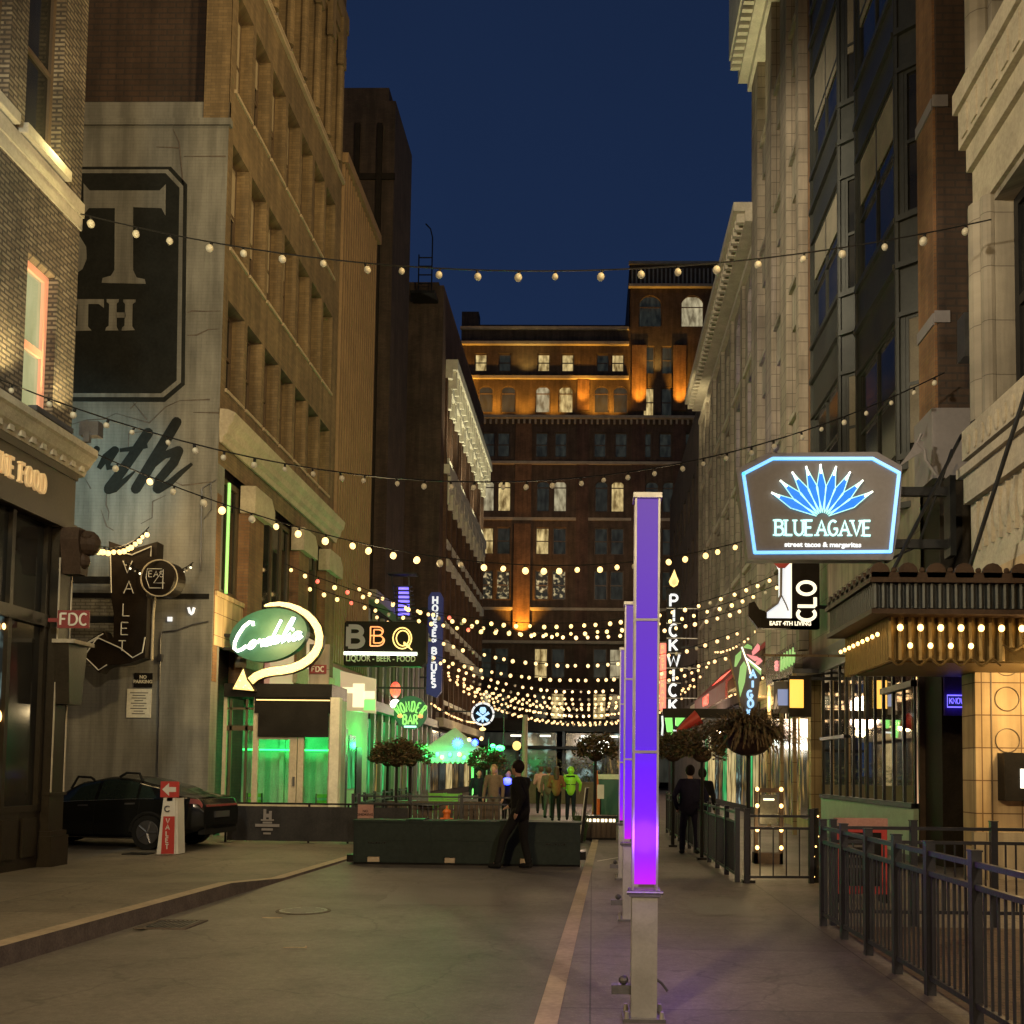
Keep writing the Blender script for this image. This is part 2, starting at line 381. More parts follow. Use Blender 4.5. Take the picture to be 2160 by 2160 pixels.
solid('wood_front', (0.030, 0.024, 0.016), 0.4, var=0.3)
solid('olive_wood', (0.075, 0.058, 0.034), 0.45, var=0.25)
solid('bay_metal', (0.040, 0.042, 0.036), 0.42, 0.3, var=0.3, scale=1.2)
solid('grey_panel', (0.19, 0.17, 0.15), 0.5, var=0.15)
solid('white_paint', (0.62, 0.6, 0.55), 0.5, var=0.1)
solid('brown_frame', (0.10, 0.07, 0.045), 0.5, var=0.2)
solid('steel', (0.42, 0.42, 0.40), 0.36, 0.85, var=0.12, scale=5, bump=0.05)
solid('steel_dark', (0.13, 0.13, 0.14), 0.4, 0.8, var=0.2)
solid('sign_grey', (0.20, 0.185, 0.19), 0.5, var=0.12, scale=1.5)
solid('sign_black', (0.014, 0.010, 0.007), 0.45, var=0.4)
solid('paint_black', (0.018, 0.019, 0.017), 0.7, var=0.35, scale=1.5)
solid('barrier_green', (0.021, 0.030, 0.027), 0.6, var=0.3, scale=1.6)
solid('banner_cloth', (0.035, 0.034, 0.036), 0.85, var=0.3)
solid('car_paint', (0.008, 0.009, 0.009), 0.12, 0.2, var=0.1, bump=0)
solid('car_glass', (0.012, 0.02, 0.018), 0.05, 0.0, var=0.1, bump=0)
solid('rubber', (0.012, 0.012, 0.012), 0.8, var=0.3)
solid('red_paint', (0.42, 0.035, 0.03), 0.5, var=0.15)
solid('dark_red', (0.20, 0.03, 0.028), 0.6, var=0.25)
solid('teal_paint', (0.018, 0.085, 0.066), 0.45, var=0.15)
solid('copper_dark', (0.028, 0.032, 0.034), 0.42, 0.6, var=0.5, scale=5)
solid('brass', (0.16, 0.11, 0.04), 0.5, 0.7, var=0.3, scale=8)
solid('terracotta', (0.045, 0.028, 0.018), 0.6, var=0.4)
solid('skin', (0.45, 0.27, 0.19), 0.6, var=0.06, bump=0)
solid('black_cloth', (0.013, 0.013, 0.013), 0.9, var=0.3)
solid('blue_black_cloth', (0.012, 0.011, 0.025), 0.9, var=0.3)
solid('grey_cloth', (0.10, 0.09, 0.08), 0.9)
solid('brown_cloth', (0.20, 0.09, 0.03), 0.9)
solid('pink_cloth', (0.40, 0.22, 0.19), 0.9)
solid('tan_cloth', (0.15, 0.11, 0.075), 0.9)
solid('navy_cloth', (0.015, 0.02, 0.03), 0.9)
solid('hair_dark', (0.015, 0.01, 0.008), 0.7)
solid('hair_brown', (0.06, 0.03, 0.015), 0.7)
solid('hair_blond', (0.30, 0.20, 0.10), 0.7)
solid('leaf_brown', (0.095, 0.062, 0.024), 0.75, var=0.6, scale=14, bump=0)
solid('leaf_green', (0.055, 0.065, 0.022), 0.75, var=0.6, scale=14, bump=0)
solid('grass_leaf', (0.07, 0.12, 0.04), 0.75, var=0.5, scale=14, bump=0)
solid('chair_green', (0.14, 0.42, 0.05), 0.5)
solid('tent_cloth', (0.45, 0.47, 0.40), 0.75)
solid('bay_blind', (0.17, 0.15, 0.11), 0.8, var=0.25)
solid('violet_glow_panel', (0.10, 0.06, 0.40), 0.5)  # violet light of the nearby neon put into the base colour
solid('blind_cloth', (0.30, 0.25, 0.17), 0.8, var=0.15)
solid('pale_glass', (0.10, 0.10, 0.085), 0.25, var=0.3)
solid('storey_dark', (0.026, 0.021, 0.016), 0.7, var=0.4)
solid('green_wall', (0.34, 0.45, 0.34), 0.6, var=0.2)
solid('wood_planter', (0.065, 0.042, 0.028), 0.7, var=0.35, scale=4)
solid('orange_paint', (0.55, 0.13, 0.02), 0.5)
# window glass seen from outside
m, n, l, b = newm('dark_glass')
v, s = coords(n, l, True); f = noise(n, l, v, 0.8, 4)
l.new(ramp(n, l, f, 0.3, 0.75, (0.008, 0.009, 0.009), (0.035, 0.032, 0.025)), b.inputs['Base Color']); b.inputs['Roughness'].default_value = 0.09
M['dark_glass'] = m
def clear(name, tint, rough=0.03, alpha=0.25):
    m, n, l, b = newm(name)
    g = n.new('ShaderNodeBsdfGlossy'); g.inputs['Roughness'].default_value = rough; g.inputs['Color'].default_value = (0.8, 0.8, 0.8, 1)
    t = n.new('ShaderNodeBsdfTransparent'); t.inputs[0].default_value = (*tint, 1)
    fr = n.new('ShaderNodeFresnel'); fr.inputs[0].default_value = 1.22
    ms = n.new('ShaderNodeMixShader'); l.new(fr.outputs[0], ms.inputs[0]); l.new(t.outputs[0], ms.inputs[1]); l.new(g.outputs[0], ms.inputs[2])
    l.new(ms.outputs[0], n['Material Output'].inputs[0]); M[name] = m
clear('clear_glass', (0.85, 0.9, 0.85))
emit('bulb_lit', (1.0, 0.60, 0.20), 2.3, (1, 0.9, 0.7)); emit('bulb_amber', (1.0, 0.55, 0.16), 5.0)
emit('bulb_far', (1.0, 0.58, 0.24), 1.9, (1, 0.9, 0.7)); emit('bulb_dim', (1.0, 0.78, 0.45), 0.07, (0.42, 0.38, 0.28)); emit('arrow_bulb', (1.0, 0.8, 0.3), 1.6); emit('bulb_red', (1.0, 0.04, 0.04), 1.6)
emit('neon_white', (0.95, 1.0, 0.82), 3.5); emit('neon_cream', (1.0, 0.86, 0.55), 2.6); emit('neon_gold', (1.0, 0.62, 0.16), 1.6)
emit('arrow_amber', (1.0, 0.60, 0.10), 1.35); emit('neon_blue', (0.05, 0.45, 1.0), 1.5); emit('leaf_blue', (0.0, 0.24, 0.90), 0.95, (0.02, 0.05, 0.2))
emit('neon_cyan', (0.45, 1.0, 0.95), 1.3); emit('cyan_line', (0.35, 1.0, 0.85), 1.0); emit('green_disc_glow', (0.02, 0.12, 0.05), 0.5, (0.02, 0.06, 0.03)); emit('text_white', (0.95, 1.0, 1.0), 1.2); emit('neon_red', (1.0, 0.03, 0.02), 1.5); emit('neon_orange', (1.0, 0.25, 0.05), 1.3)
emit('neon_green', (0.2, 1.0, 0.10), 0.8); emit('leaf_neon', (0.30, 0.9, 0.18), 0.5); emit('petal_neon', (1.0, 0.25, 0.28), 0.9)
emit('neon_violet', (0.16, 0.12, 1.0), 2.2); emit('sky_blue_neon', (0.30, 0.65, 1.0), 1.2); emit('letter_cream', (1.0, 0.88, 0.62), 1.3); emit('letter_dim', (1.0, 0.8, 0.6), 0.10, (0.15, 0.12, 0.09))
emit('flame', (1.0, 0.35, 0.08), 1.4); emit('led_green', (0.02, 1.0, 0.15), 5); emit('led_blue', (0.02, 0.04, 1.0), 7); emit('tube_green', (0.1, 1.0, 0.15), 1.2)
emit('screen_white', (1.0, 0.95, 0.75), 2.2); emit('box_yellow', (1.0, 0.50, 0.04), 1.5); emit('fascia_glow', (1.0, 0.55, 0.15), 0.55, (0.7, 0.55, 0.3))
emit('teal_lamp', (0.2, 1.0, 1.0), 3); emit('hivis', (0.30, 1.0, 0.03), 0.02, (0.28, 0.7, 0.04)); emit('letter_pale', (0.9, 0.95, 1.0), 0.8)
emit('sign_blue_face', (0.015, 0.02, 0.10), 0.5, (0.02, 0.03, 0.1)); emit('brass_letter', (1.0, 0.6, 0.25), 0.25, (0.7, 0.5, 0.25)); emit('neon_steel', (0.7, 0.65, 0.5), 0.05, (0.5, 0.48, 0.4))
emit('green_face', (0.03, 0.9, 0.10), 0.9); emit('pink_panel', (0.45, 0.16, 0.12), 0.6)
litpane('pane_warm', (0.16, 0.10, 0.03), (1.0, 0.75, 0.32), 0.85); litpane('pane_cream', (0.25, 0.2, 0.11), (0.95, 0.82, 0.5), 0.55)
litpane('pane_dim', (0.012, 0.014, 0.011), (0.05, 0.055, 0.042), 0.45); litpane('pane_purple', (0.03, 0.01, 0.2), (0.10, 0.06, 0.9), 0.8)
litpane('pane_shop', (0.03, 0.02, 0.008), (0.9, 0.52, 0.14), 0.7, (3, 0.7), 0.5, 0.8); litpane('pane_green', (0.004, 0.06, 0.012), (0.06, 0.75, 0.20), 0.8, (3, 0.9))
litpane('pane_street', (0.01, 0.015, 0.015), (0.5, 0.75, 0.7), 0.7, (1.2, 1.2), 0.52, 0.75); litpane('pane_salmon', (0.55, 0.55, 0.24), (0.80, 0.76, 0.38), 0.6); emit('salmon_frame_glow', (0.9, 0.40, 0.20), 0.4, (.7, .3, .2))  # frame emission stands for the lamp light falling on the window reveal
# column light panels: violet diffuser, LED bank at the foot shifts to magenta
m, n, l, b = newm('panel_violet')
tcn = n.new('ShaderNodeTexCoord'); sp = n.new('ShaderNodeSeparateXYZ'); l.new(tcn.outputs['Object'], sp.inputs[0])
rp = n.new('ShaderNodeValToRGB'); mr = n.new('ShaderNodeMapRange'); l.new(sp.outputs[2], mr.inputs[0]); mr.inputs[1].default_value = 1.2; mr.inputs[2].default_value = 3.5; l.new(mr.outputs[0], rp.inputs[0])
E_ = rp.color_ramp.elements
E_[0].position = 0.0; E_[0].color = (0.62, 0.0, 0.85, 1); E_[1].position = 1.0; E_[1].color = (0.12, 0.05, 0.36, 1)
for p_, c_ in ((0.10, (0.22, 0.0, 1.0)), (0.30, (0.13, 0.0, 1.0)), (0.36, (0.10, 0.012, 0.72)), (0.66, (0.11, 0.025, 0.52))):
    q_ = E_.new(p_); q_.color = (*c_, 1)
l.new(rp.outputs[0], b.inputs['Emission Color']); b.inputs['Emission Strength'].default_value = 1.0
b.inputs['Base Color'].default_value = (0.03, 0.02, 0.07, 1); b.inputs['Roughness'].default_value = 0.25
M['panel_violet'] = m

# ------------------------------------------------------------------ stroke letters
def arc(cx, cz, rx, rz, a0, a1, n=10): return [(cx + rx * math.cos(R(a0 + (a1 - a0) * k / n)), cz + rz * math.sin(R(a0 + (a1 - a0) * k / n))) for k in range(n + 1)]
G = {
 'A': (0.8, [[(0, 0), (.4, 1), (.8, 0)], [(.17, .36), (.63, .36)]]),
 'B': (0.66, [[(0, 0), (0, 1)], [(0, 1), (.3, 1)] + arc(.32, .77, .26, .23, 90, -90) + [(0, .54)], [(0, .54), (.32, .54)] + arc(.34, .27, .3, .27, 90, -90) + [(0, 0)]]),
 'C': (0.7, [arc(.36, .5, .36, .5, 50, 310, 16)]),
 'D': (0.72, [[(0, 0), (0, 1), (.3, 1)] + arc(.3, .5, .4, .5, 90, -90, 12) + [(0, 0)]]),
 'E': (0.6, [[(0, 0), (0, 1)], [(0, 1), (.56, 1)], [(0, .52), (.45, .52)], [(0, 0), (.56, 0)]]),
 'F': (0.56, [[(0, 0), (0, 1)], [(0, 1), (.54, 1)], [(0, .52), (.42, .52)]]),
 'G': (0.74, [arc(.37, .5, .37, .5, 50, 330, 16) + [(.7, .45)], [(.42, .45), (.74, .45)]]),
 'H': (0.7, [[(0, 0), (0, 1)], [(.68, 0), (.68, 1)], [(0, .5), (.68, .5)]]),
 'I': (0.1, [[(.05, 0), (.05, 1)]]),
 'K': (0.66, [[(0, 0), (0, 1)], [(.62, 1), (.02, .42)], [(.2, .58), (.66, 0)]]),
 'L': (0.56, [[(0, 0), (0, 1)], [(0, 0), (.54, 0)]]),
 'M': (0.84, [[(0, 0), (0, 1), (.42, .3), (.84, 1), (.84, 0)]]),
 'N': (0.72, [[(0, 0), (0, 1), (.7, 0), (.7, 1)]]),
 'O': (0.78, [arc(.39, .5, .38, .5, 0, 360, 20)]),
 'P': (0.62, [[(0, 0), (0, 1)], [(0, 1), (.3, 1)] + arc(.32, .73, .28, .27, 90, -90) + [(0, .46)]]),
 'Q': (0.8, [arc(.39, .5, .38, .5, 0, 360, 20), [(.45, .25), (.8, -.05)]]),
 'R': (0.66, [[(0, 0), (0, 1)], [(0, 1), (.3, 1)] + arc(.32, .75, .28, .25, 90, -90) + [(0, .5)], [(.3, .5), (.64, 0)]]),
 'S': (0.6, [arc(.3, .75, .27, .25, 30, 270, 10) + arc(.3, .25, .28, .25, 90, -150, 10)[1:]]),
 'T': (0.7, [[(.35, 0), (.35, 1)], [(0, 1), (.7, 1)]]),
 'U': (0.7, [[(0, 1), (0, .35)] + arc(.34, .35, .34, .35, 180, 360, 10) + [(.68, 1)]]),
 'V': (0.76, [[(0, 1), (.38, 0), (.76, 1)]]),
 'W': (1.0, [[(0, 1), (.25, 0), (.5, .8), (.75, 0), (1, 1)]]),
 'Y': (0.7, [[(0, 1), (.35, .5), (.7, 1)], [(.35, .5), (.35, 0)]]),
 'Z': (0.62, [[(0, 1), (.6, 1), (0, 0), (.6, 0)]]),
 '4': (0.66, [[(.48, 0), (.48, 1), (0, .3), (.64, .3)]]),
 '1': (0.3, [[(0, .8), (.18, 1), (.18, 0)]]),
 '&': (0.7, [[(.68, 0), (.1, .78)] + arc(.3, .82, .18, .18, 180, 0, 6) + [(.1, .35)] + arc(.27, .22, .25, .22, 150, 330, 6) + [(.66, .45)]]),
 '-': (0.4, [[(0, .45), (.35, .45)]]), ' ': (0.35, []), '.': (0.15, [[(.05, 0), (.05, .08)]]),
}
def twidth(t, h, sp): return sum(G[c][0] * h + sp for c in t) - sp
def letters(mb, text, u0, z0, h, mp, w, d0, d1, sp=None, serif=0, tube=False, center=False, vertical=False, m=0, xs=1.0, pitch=None):
    sp = h * 0.28 if sp is None else sp
    if center and not vertical: u0 -= twidth(text, h, sp) * xs / 2
    for i, c in enumerate(text):
        gw, st = G[c]
        ox = u0 - (gw * h * xs / 2 if vertical else 0); oz = z0 - i * (pitch or h * 1.25) if vertical else z0
        for pl in st:
            P = [(ox + p[0] * h * xs, oz + p[1] * h) for p in pl]
            if tube: mb.tube([mp(p[0], d0, p[1]) for p in P], w / 2, 5, m)
            else: mb.ribbon(P, w, mp, d0 - .0012 * st.index(pl), d1, m)
            if serif:
                for e_, nb in ((0, 1), (-1, -2)):
                    x, z = pl[e_]; x2, z2 = pl[nb]
                    if abs(z2 - z) > 0.25 and (z < 0.02 or z > 0.98):
                        mb.prism([(ox + x * h * xs - serif, oz + z * h - w * .3), (ox + x * h * xs + serif, oz + z * h - w * .3), (ox + x * h * xs + serif, oz + z * h + w * .3), (ox + x * h * xs - serif, oz + z * h + w * .3)], mp, d0 - 0.002, d1, m)
        if not vertical: u0 += gw * h * xs + sp * xs
def ftext(s, size, mp, u, z, d, name, mat, parent, bold=0.0, ext=0.004, sx=1.0):
    c = bpy.data.curves.new(name, 'FONT'); c.body = s; c.size = size; c.extrude = ext; c.offset = bold; c.align_x = 'CENTER'; c.resolution_u = 3
    t = bpy.data.objects.new('tmp', c); me = bpy.data.meshes.new_from_object(t); bpy.data.objects.remove(t)
    off = wloc(parent)
    for v in me.vertices: v.co = Vector(mp(u + v.co.x * sx, d - v.co.z, z + v.co.y)) - off
    me.materials.clear(); me.materials.append(mat)
    o = bpy.data.objects.new(name, me); COL.objects.link(o); o.parent = parent
    return o
#PART2
# ================================================================== THE SETTING
def sheet(name, pts, z, mat):
    mb = MB(); mb.quad(*[(x, y, z) for x, y in pts]); o = mb.build(name, mat); o['kind'] = 'structure'; return o
sheet('ground', [(-300, -200), (300, -200), (300, 500), (-300, 500)], -0.02, M['asphalt'])
sheet('road', [(-5.05, -30), (-0.9, -30), (-0.07, 21), (-0.07, 36), (-4.3, 36), (-4.3, 21)], 0.0, M['asphalt'])
def kx(y): return -4.85 + (y - 8.43) * 0.046                        # left kerb line
def kr(y): return -0.36 + (y - 6.76) * 0.021                        # right kerb line
def kz(y): return 0.15 if y < 13.2 else (0.15 - 0.135 * min(1, (y - 13.2) / 1.9))
mb = MB(); ys = [-30, 0, 6, 10, 12, 13.2, 13.6, 14.1, 14.6, 15.1, 20, 36]
for a, b_ in zip(ys, ys[1:]):
    mb.quad((-8.9, a, kz(a)), (kx(a) - .17, a, kz(a)), (kx(b_) - .17, b_, kz(b_)), (-8.9, b_, kz(b_)))
o = mb.build('pavement', M['concrete_left']); o['kind'] = 'structure'
mb = MB()
for a, b_ in zip(ys, ys[1:]):
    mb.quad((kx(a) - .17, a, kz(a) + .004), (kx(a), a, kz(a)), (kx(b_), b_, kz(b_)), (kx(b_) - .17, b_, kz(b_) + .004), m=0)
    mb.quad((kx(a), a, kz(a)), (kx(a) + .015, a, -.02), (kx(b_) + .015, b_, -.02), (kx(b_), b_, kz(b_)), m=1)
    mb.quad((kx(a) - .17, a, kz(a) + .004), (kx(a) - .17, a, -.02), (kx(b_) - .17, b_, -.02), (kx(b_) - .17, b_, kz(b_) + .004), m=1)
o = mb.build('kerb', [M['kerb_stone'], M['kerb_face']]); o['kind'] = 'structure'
sheet('alley', [(-40, 16.7), (-8.9, 16.7), (-8.9, 23.4), (-40, 23.4)], 0.012, M['asphalt'])
mb = MB()
for a, b_ in zip(ys, ys[1:]): mb.quad((kr(a), a, .012), (kr(a) + .15, a, .012), (kr(b_) + .15, b_, .012), (kr(b_), b_, .012))
o = mb.build('kerb_strip', M['kerb_stone']); o['kind'] = 'structure'
sheet('pavement', [(kr(-30) + .15, -30), (8.5, -30), (8.5, 36), (kr(36) + .15, 36)], 0.008, M['concrete_right'])
sheet('patio_paving', [(2.62, 2), (6.3, 2), (6.3, 11.15), (2.62, 11.15)], 0.014, M['brick_paving'])
sheet('promenade', [(-8.9, 36), (8.5, 36), (8.5, 90), (-8.9, 90)], 0.006, M['cross_road'])
mb = MB(); mb.quad((.1, 18.6, .013), (1.2, 20.9, .013), (1.22, 20.98, .013), (.1, 18.72, .013)); o = mb.build('painted_line', M['white_paint']); o['kind'] = 'structure'

# ================================================================== LEFT: restaurant with cream brick
b1 = thing('restaurant_building', 'cream painted brick restaurant with dark wooden shopfront and FINE FOOD lettering at the near left', 'building', (-8.8, 16.7, 0))
g = fL(-8.8)
mb = MB()
H1 = [(15.2, 16.08, 6.9, 9.55), (14.95, 15.98, 11.4, 14.3), (13.3, 14.5, 11.4, 14.3), (12.9, 13.9, 6.9, 9.55), (14.95, 15.98, 15.8, 18), (13.3, 14.5, 15.8, 18)]
wall(mb, g, -12, 16.7, 6.7, 20, H1, 0.28); mb.quad((-8.8, 16.7, 6.7), (-22, 16.7, 6.7), (-22, 16.7, 20), (-8.8, 16.7, 20))
mb.box(-22, -9.1, -12, 16.69, 6.6, 20.2); mb.box(-22, -8.95, -12, 16.66, 0, 6.7)
mb.build('wall', M['brick_cream'], b1)
mb = MB(); mb.mbox(g, -12, 16.72, -0.06, 0.05, 10.92, 11.16); mb.mbox(g, -12, 16.72, -0.03, 0.05, 10.7, 10.92); mb.mbox(g, 14.8, 16.1, -0.15, 0.1, 11.2, 11.36); mb.mbox(g, 13.2, 14.6, -0.15, 0.1, 11.2, 11.36)
mb.build('sill_band', M['stone_cream'], b1)
win(b1, g, 15.2, 16.08, 6.9, 9.55, 0.24, M['salmon_frame_glow'], M['pane_salmon'], 0.12, mull=0)
for a, b_, c, d in H1[1:3] + H1[4:]: win(b1, g, a, b_, c, d, 0.25, M['brown_frame'], M['dark_glass'], 0.08)
# cornice over the shopfront
mb = MB()
prof = [(-.02, 6.5), (-.13, 6.52), (-.16, 6.62), (-.22, 6.68), (-.3, 6.82), (-.34, 6.86), (-.34, 6.97), (-.2, 7.02), (.02, 7.02)]
for y0, y1 in ((-12, 16.95),):
    mb2 = [(d, z) for d, z in prof]; n0 = len(mb.v)
    mb.v += [(-8.8 - d, y0, z) for d, z in mb2] + [(-8.8 - d, y1, z) for d, z in mb2]; k = len(mb2)
    for i in range(k): j = (i + 1) % k; mb.f.append((n0 + i, n0 + j, n0 + k + j, n0 + k + i)); mb.m.append(0)
    mb.f.append(tuple(range(n0, n0 + k))); mb.m.append(0); mb.f.append(tuple(range(n0 + 2 * k - 1, n0 + k - 1, -1))); mb.m.append(0)
for k in range(60): mb.mbox(g, 16.7 - k * .3, 16.82 - k * .3, -.19, -.1, 6.56, 6.66)
mb.build('cornice', M['stone_trim'], b1)
mb = MB(); mb.mbox(g, -12, 16.72, -.1, .15, 5.55, 6.5); mb.mbox(g, -12, 16.72, -.16, -.1, 5.5, 5.62); mb.mbox(g, -12, 16.72, -.14, -.1, 6.38, 6.5); mb.build('fascia', M['olive_wood'], b1)
mb = MB(); letters(mb, 'FINE FOOD', 14.3, 5.9, 0.28, g, 0.05, -.15, -.1, sp=.09, serif=0.05, xs=0.66); mb.build('lettering', M['brass_letter'], b1)
mb = MB()
for y0, y1 in ((16.25, 16.7), (12.4, 12.8), (8.4, 8.8), (4.4, 4.8)):
    mb.mbox(g, y0, y1, -.12, .15, .5, 5.5); mb.mbox(g, y0 - .04, y1 + .05, -.2, .15, 0, .5); mb.mbox(g, y0 - .03, y1 + .04, -.17, .15, .5, .58); mb.mbox(g, y0 - .02, y1 + .03, -.15, .15, 1.15, 1.19)
build_each(mb, 'pilaster', M['wood_front'], b1)
mb = MB()
for y0, y1 in ((16.25, 16.7), (12.4, 12.8)):
    for q in (y0 + .015, y1 - .04): mb.mbox(g, q, q + .025, -.135, -.12, 1.2, 5.0)
build_each(mb, 'pilaster_bead', M['stone_cream'], b1)
mb = MB()
for y in (16.47, 12.6):                                              # carved bracket
    mb.prism([(y - .2, 5.5), (y + .22, 5.5), (y + .24, 5.3), (y + .16, 5.0), (y + .12, 4.75), (y - .1, 4.75), (y - .15, 5.0), (y - .22, 5.3)], g, -.42, -.1)
    mb.ball((-8.32, y + .02, 5.28), .19, 10, 7, (1, 1, 1.1)); mb.ball((-8.42, y, 4.98), .14, 8, 6); mb.ball((-8.3, y - .1, 5.38), .08); mb.ball((-8.3, y + .13, 5.38), .08)
build_each(mb, 'bracket', M['terracotta'], b1)
mb = MB(); mb.mbox(g, 4.8, 16.25, .0, .1, .9, 1.0); mb.mbox(g, 4.8, 16.25, -.02, .1, 3.85, 4.05)
for y in (6.2, 8.8, 10, 12.8, 14, 15.1, 16.1): mb.mbox(g, y, y + .09, -.01, .1, 1.0, 5.5)
mb.mbox(g, 4.8, 16.25, .02, .12, .0, .9)
for k in range(6): mb.mbox(g, 12.95 + k * .55, 13.35 + k * .55, -.02, .02, .2, .8)
mb.build('shop_frame', M['wood_front'], b1)
for a, b_ in ((12.9, 14), (14.1, 15.1), (15.2, 16.1), (10.1, 12.4)):
    mb = MB(); mb.quad(g(a, .06, 1), g(b_, .06, 1), g(b_, .06, 3.85), g(a, .06, 3.85)); mb.build('shop_window', M['pane_street'] if a == 14.1 else M['dark_glass'], b1)
    mb = MB(); mb.quad(g(a, .06, 4.05), g(b_, .06, 4.05), g(b_, .06, 5.5), g(a, .06, 5.5)); mb.build('transom_window', M['dark_glass'], b1)
mb = MB()
for y, z, r in ((15.0, 2.35, .1), (14.85, 2.0, .07), (14.6, 2.55, .08), (15.05, 4.0 - .3, .05)): mb.ball((-8.83, y, z), r, 8, 6, (.1, 1, 1))
build_each(mb, 'shop_lamp', M['bulb_amber'], b1)
t = thing('wall_planter', 'tapered dark wall box fixed on the restaurant corner pilaster', 'wall box', (-8.7, 16.48, 2.7))
mb = MB(); mb.prism([(16.2, 3.62), (16.82, 3.62), (16.68, 2.62), (16.3, 2.62)], g, -.36, -.12); mb.build('box', M['wood_front'], t)
mb = MB(); mb.mbox(g, 16.17, 16.85, -.46, -.1, 3.6, 3.66); mb.build('rim', M['stone_trim'], t)
t = thing('fire_hose_sign', 'red FDC sign sticking out from the corner of the cream brick restaurant', 'sign', (-8.75, 16.6, 4.04), 'red FDC signs')
mb = MB(); qa = A(122, 1287, 16.0); qb = A(187, 1325, 16.0); mb.box(qa.x, qb.x, 16.0, 16.03, qb.z, qa.z); mb.box(-8.7, qa.x + .1, 16.03, 16.08, qb.z + .1, qb.z + .16); mb.build('panel', M['dark_red'], t)
mb = MB(); letters(mb, 'FDC', qa.x + .05, qb.z + .05, .18, fY(15.995), .03, -.004, .003, sp=.04); mb.build('lettering', M['stone_white'], t)
t = thing('ledge_floodlight', 'small floodlight on the shop cornice shining on the grey painted wall', 'floodlight', (-8.5, 16.8, 7.02))
mb = MB(); mb.box(-8.55, -8.45, 16.6, 16.68, 7.02, 7.2); mb.box(-8.66, -8.34, 16.68, 16.86, 7.16, 7.4); mb.build('housing', M['steel_dark'], t)
mb = MB(); mb.box(-8.64, -8.36, 16.861, 16.87, 7.18, 7.38); mb.build('lamp', M['teal_lamp'], t)
lamp('SPOT', 'ledge_flood', (-8.6, 17.0, 7.3), 1100, (.25, .85, 1.0), (-12.1, 23.3, 8.3), .1, 46, 1.0)
t = thing('window_floodlight', 'slim floodlight on the cornice lighting the lit window and brick from below', 'floodlight', (-8.55, 15.7, 7.02))
mb = MB(); mb.box(-8.64, -8.5, 15.1, 16.2, 7.02, 7.1); mb.build('housing', M['steel_dark'], t)
lamp('SPOT', 'cornice_up_light', (-8.42, 16.25, 7.15), 330, (1, .80, .38), (-8.86, 16.0, 11.2), .06, 95, 1.0)
lamp('SPOT', 'cornice_up_light', (-8.42, 14.6, 7.15), 280, (1, .80, .38), (-8.86, 14.8, 11.5), .06, 95, 1.0)
lamp('POINT', 'ledge_up_light', (-8.5, 15.6, 11.5), 30, (1, .85, .35), size=.05)

# ================================================================== LEFT: tall tan building with the painted grey side wall
b2 = thing('tan_office_building', 'tall tan brick building with rows of narrow deep windows and a painted grey side wall', 'building', (-8.8, 23.3, 0))
g = fL(-8.8); gy = fY(23.3)
rows = [(10.58, 12.75), (14.02, 16.6), (17.92, 20.45)]
H2 = [(23.62 + 1.38 * k, 24.78 + 1.38 * k, a, c) for k in range(7) for a, c in rows]
H2t = [(23.62 + 1.38 * k, 24.78 + 1.38 * k, 22.0, 26.2) for k in range(7)]
mb = MB(); wall(mb, g, 23.3, 33.8, 8.7, 27.5, H2 + H2t, .42); mb.build('wall', M['brick_tan'], b2)
mb = MB(); mb.box(-24, -9.22, 23.75, 33.79, 0, 36); mb.box(-9.22, -8.8, 23.31, 33.8, 27.5, 36); mb.build('core', M['brick_dark'], b2)
mb = MB(); mb.quad(gy(-24, 0, 0), gy(-8.8, 0, 0), gy(-8.8, 0, 16.9), gy(-24, 0, 16.9)); mb.quad(gy(-8.8, .45, 0), gy(-8.8, 0, 0), gy(-8.8, 0, 8.7), gy(-8.8, .45, 8.7)); mb.quad((-24, 23.3, 16.9), (-8.8, 23.3, 16.9), (-8.8, 23.8, 16.9), (-24, 23.8, 16.9))
mb.build('side_wall', M['plaster_grey'], b2)
mb = MB(); mb.mbox(gy, -24, -8.74, -.07, .1, 16.84, 17.0); mb.mbox(gy, -24, -8.8, .02, .1, 17.0, 17.45)
mb.build('wall_coping', M['plaster_grey'], b2)
mb = MB(); mb.mbox(gy, -9.42, -8.82, 0.0, .44, 17.0, 36); mb.build('corner_pier', M['brick_tan'], b2)
mb = MB(); mb.mbox(gy, -24, -9.42, .3, .44, 17.45, 36); mb.build('upper_wall', M['brick_end'], b2)
mb = MB(); mb.mbox(gy, -14.5, -8.9, -.03, .0, 5.5, 5.62, m=1)
mb.quad(gy(-14.5, -.006, 3.9), gy(-10.55, -.006, 3.9), gy(-10.55, -.006, 5.5), gy(-14.5, -.006, 5.5)); mb.build('whitewashed_brick', [M['white_brick'], M['black_paint']], b2)
mb = MB()
for z, d in ((10.5, .05), (13.95, .05), (17.85, .05), (21.85, .07)):
    for k in range(7): mb.mbox(g, 23.58 + 1.38 * k, 24.84 + 1.38 * k, -d, .3, z, z + .08)
mb.mbox(g, 23.3, 33.85, -.1, .02, 21.62, 21.75)
build_each(mb, 'sill_band', M['sill'], b2)
for i, (a, b_, c, d) in enumerate(H2):
    win(b2, g, a, b_, c, d, .40, M['brown_frame'], M['dark_glass'], .07, blind=(.3 + .5 * ((i * 7) % 5) / 5, M['blind_cloth']) if i % 3 else None)
for a, b_, c, d in H2t: win(b2, g, a, b_, c, d, .38, M['grey_panel'], M['dark_glass'], .26, rail=False)
mb = MB()                                                            # upper half columns with carved capitals
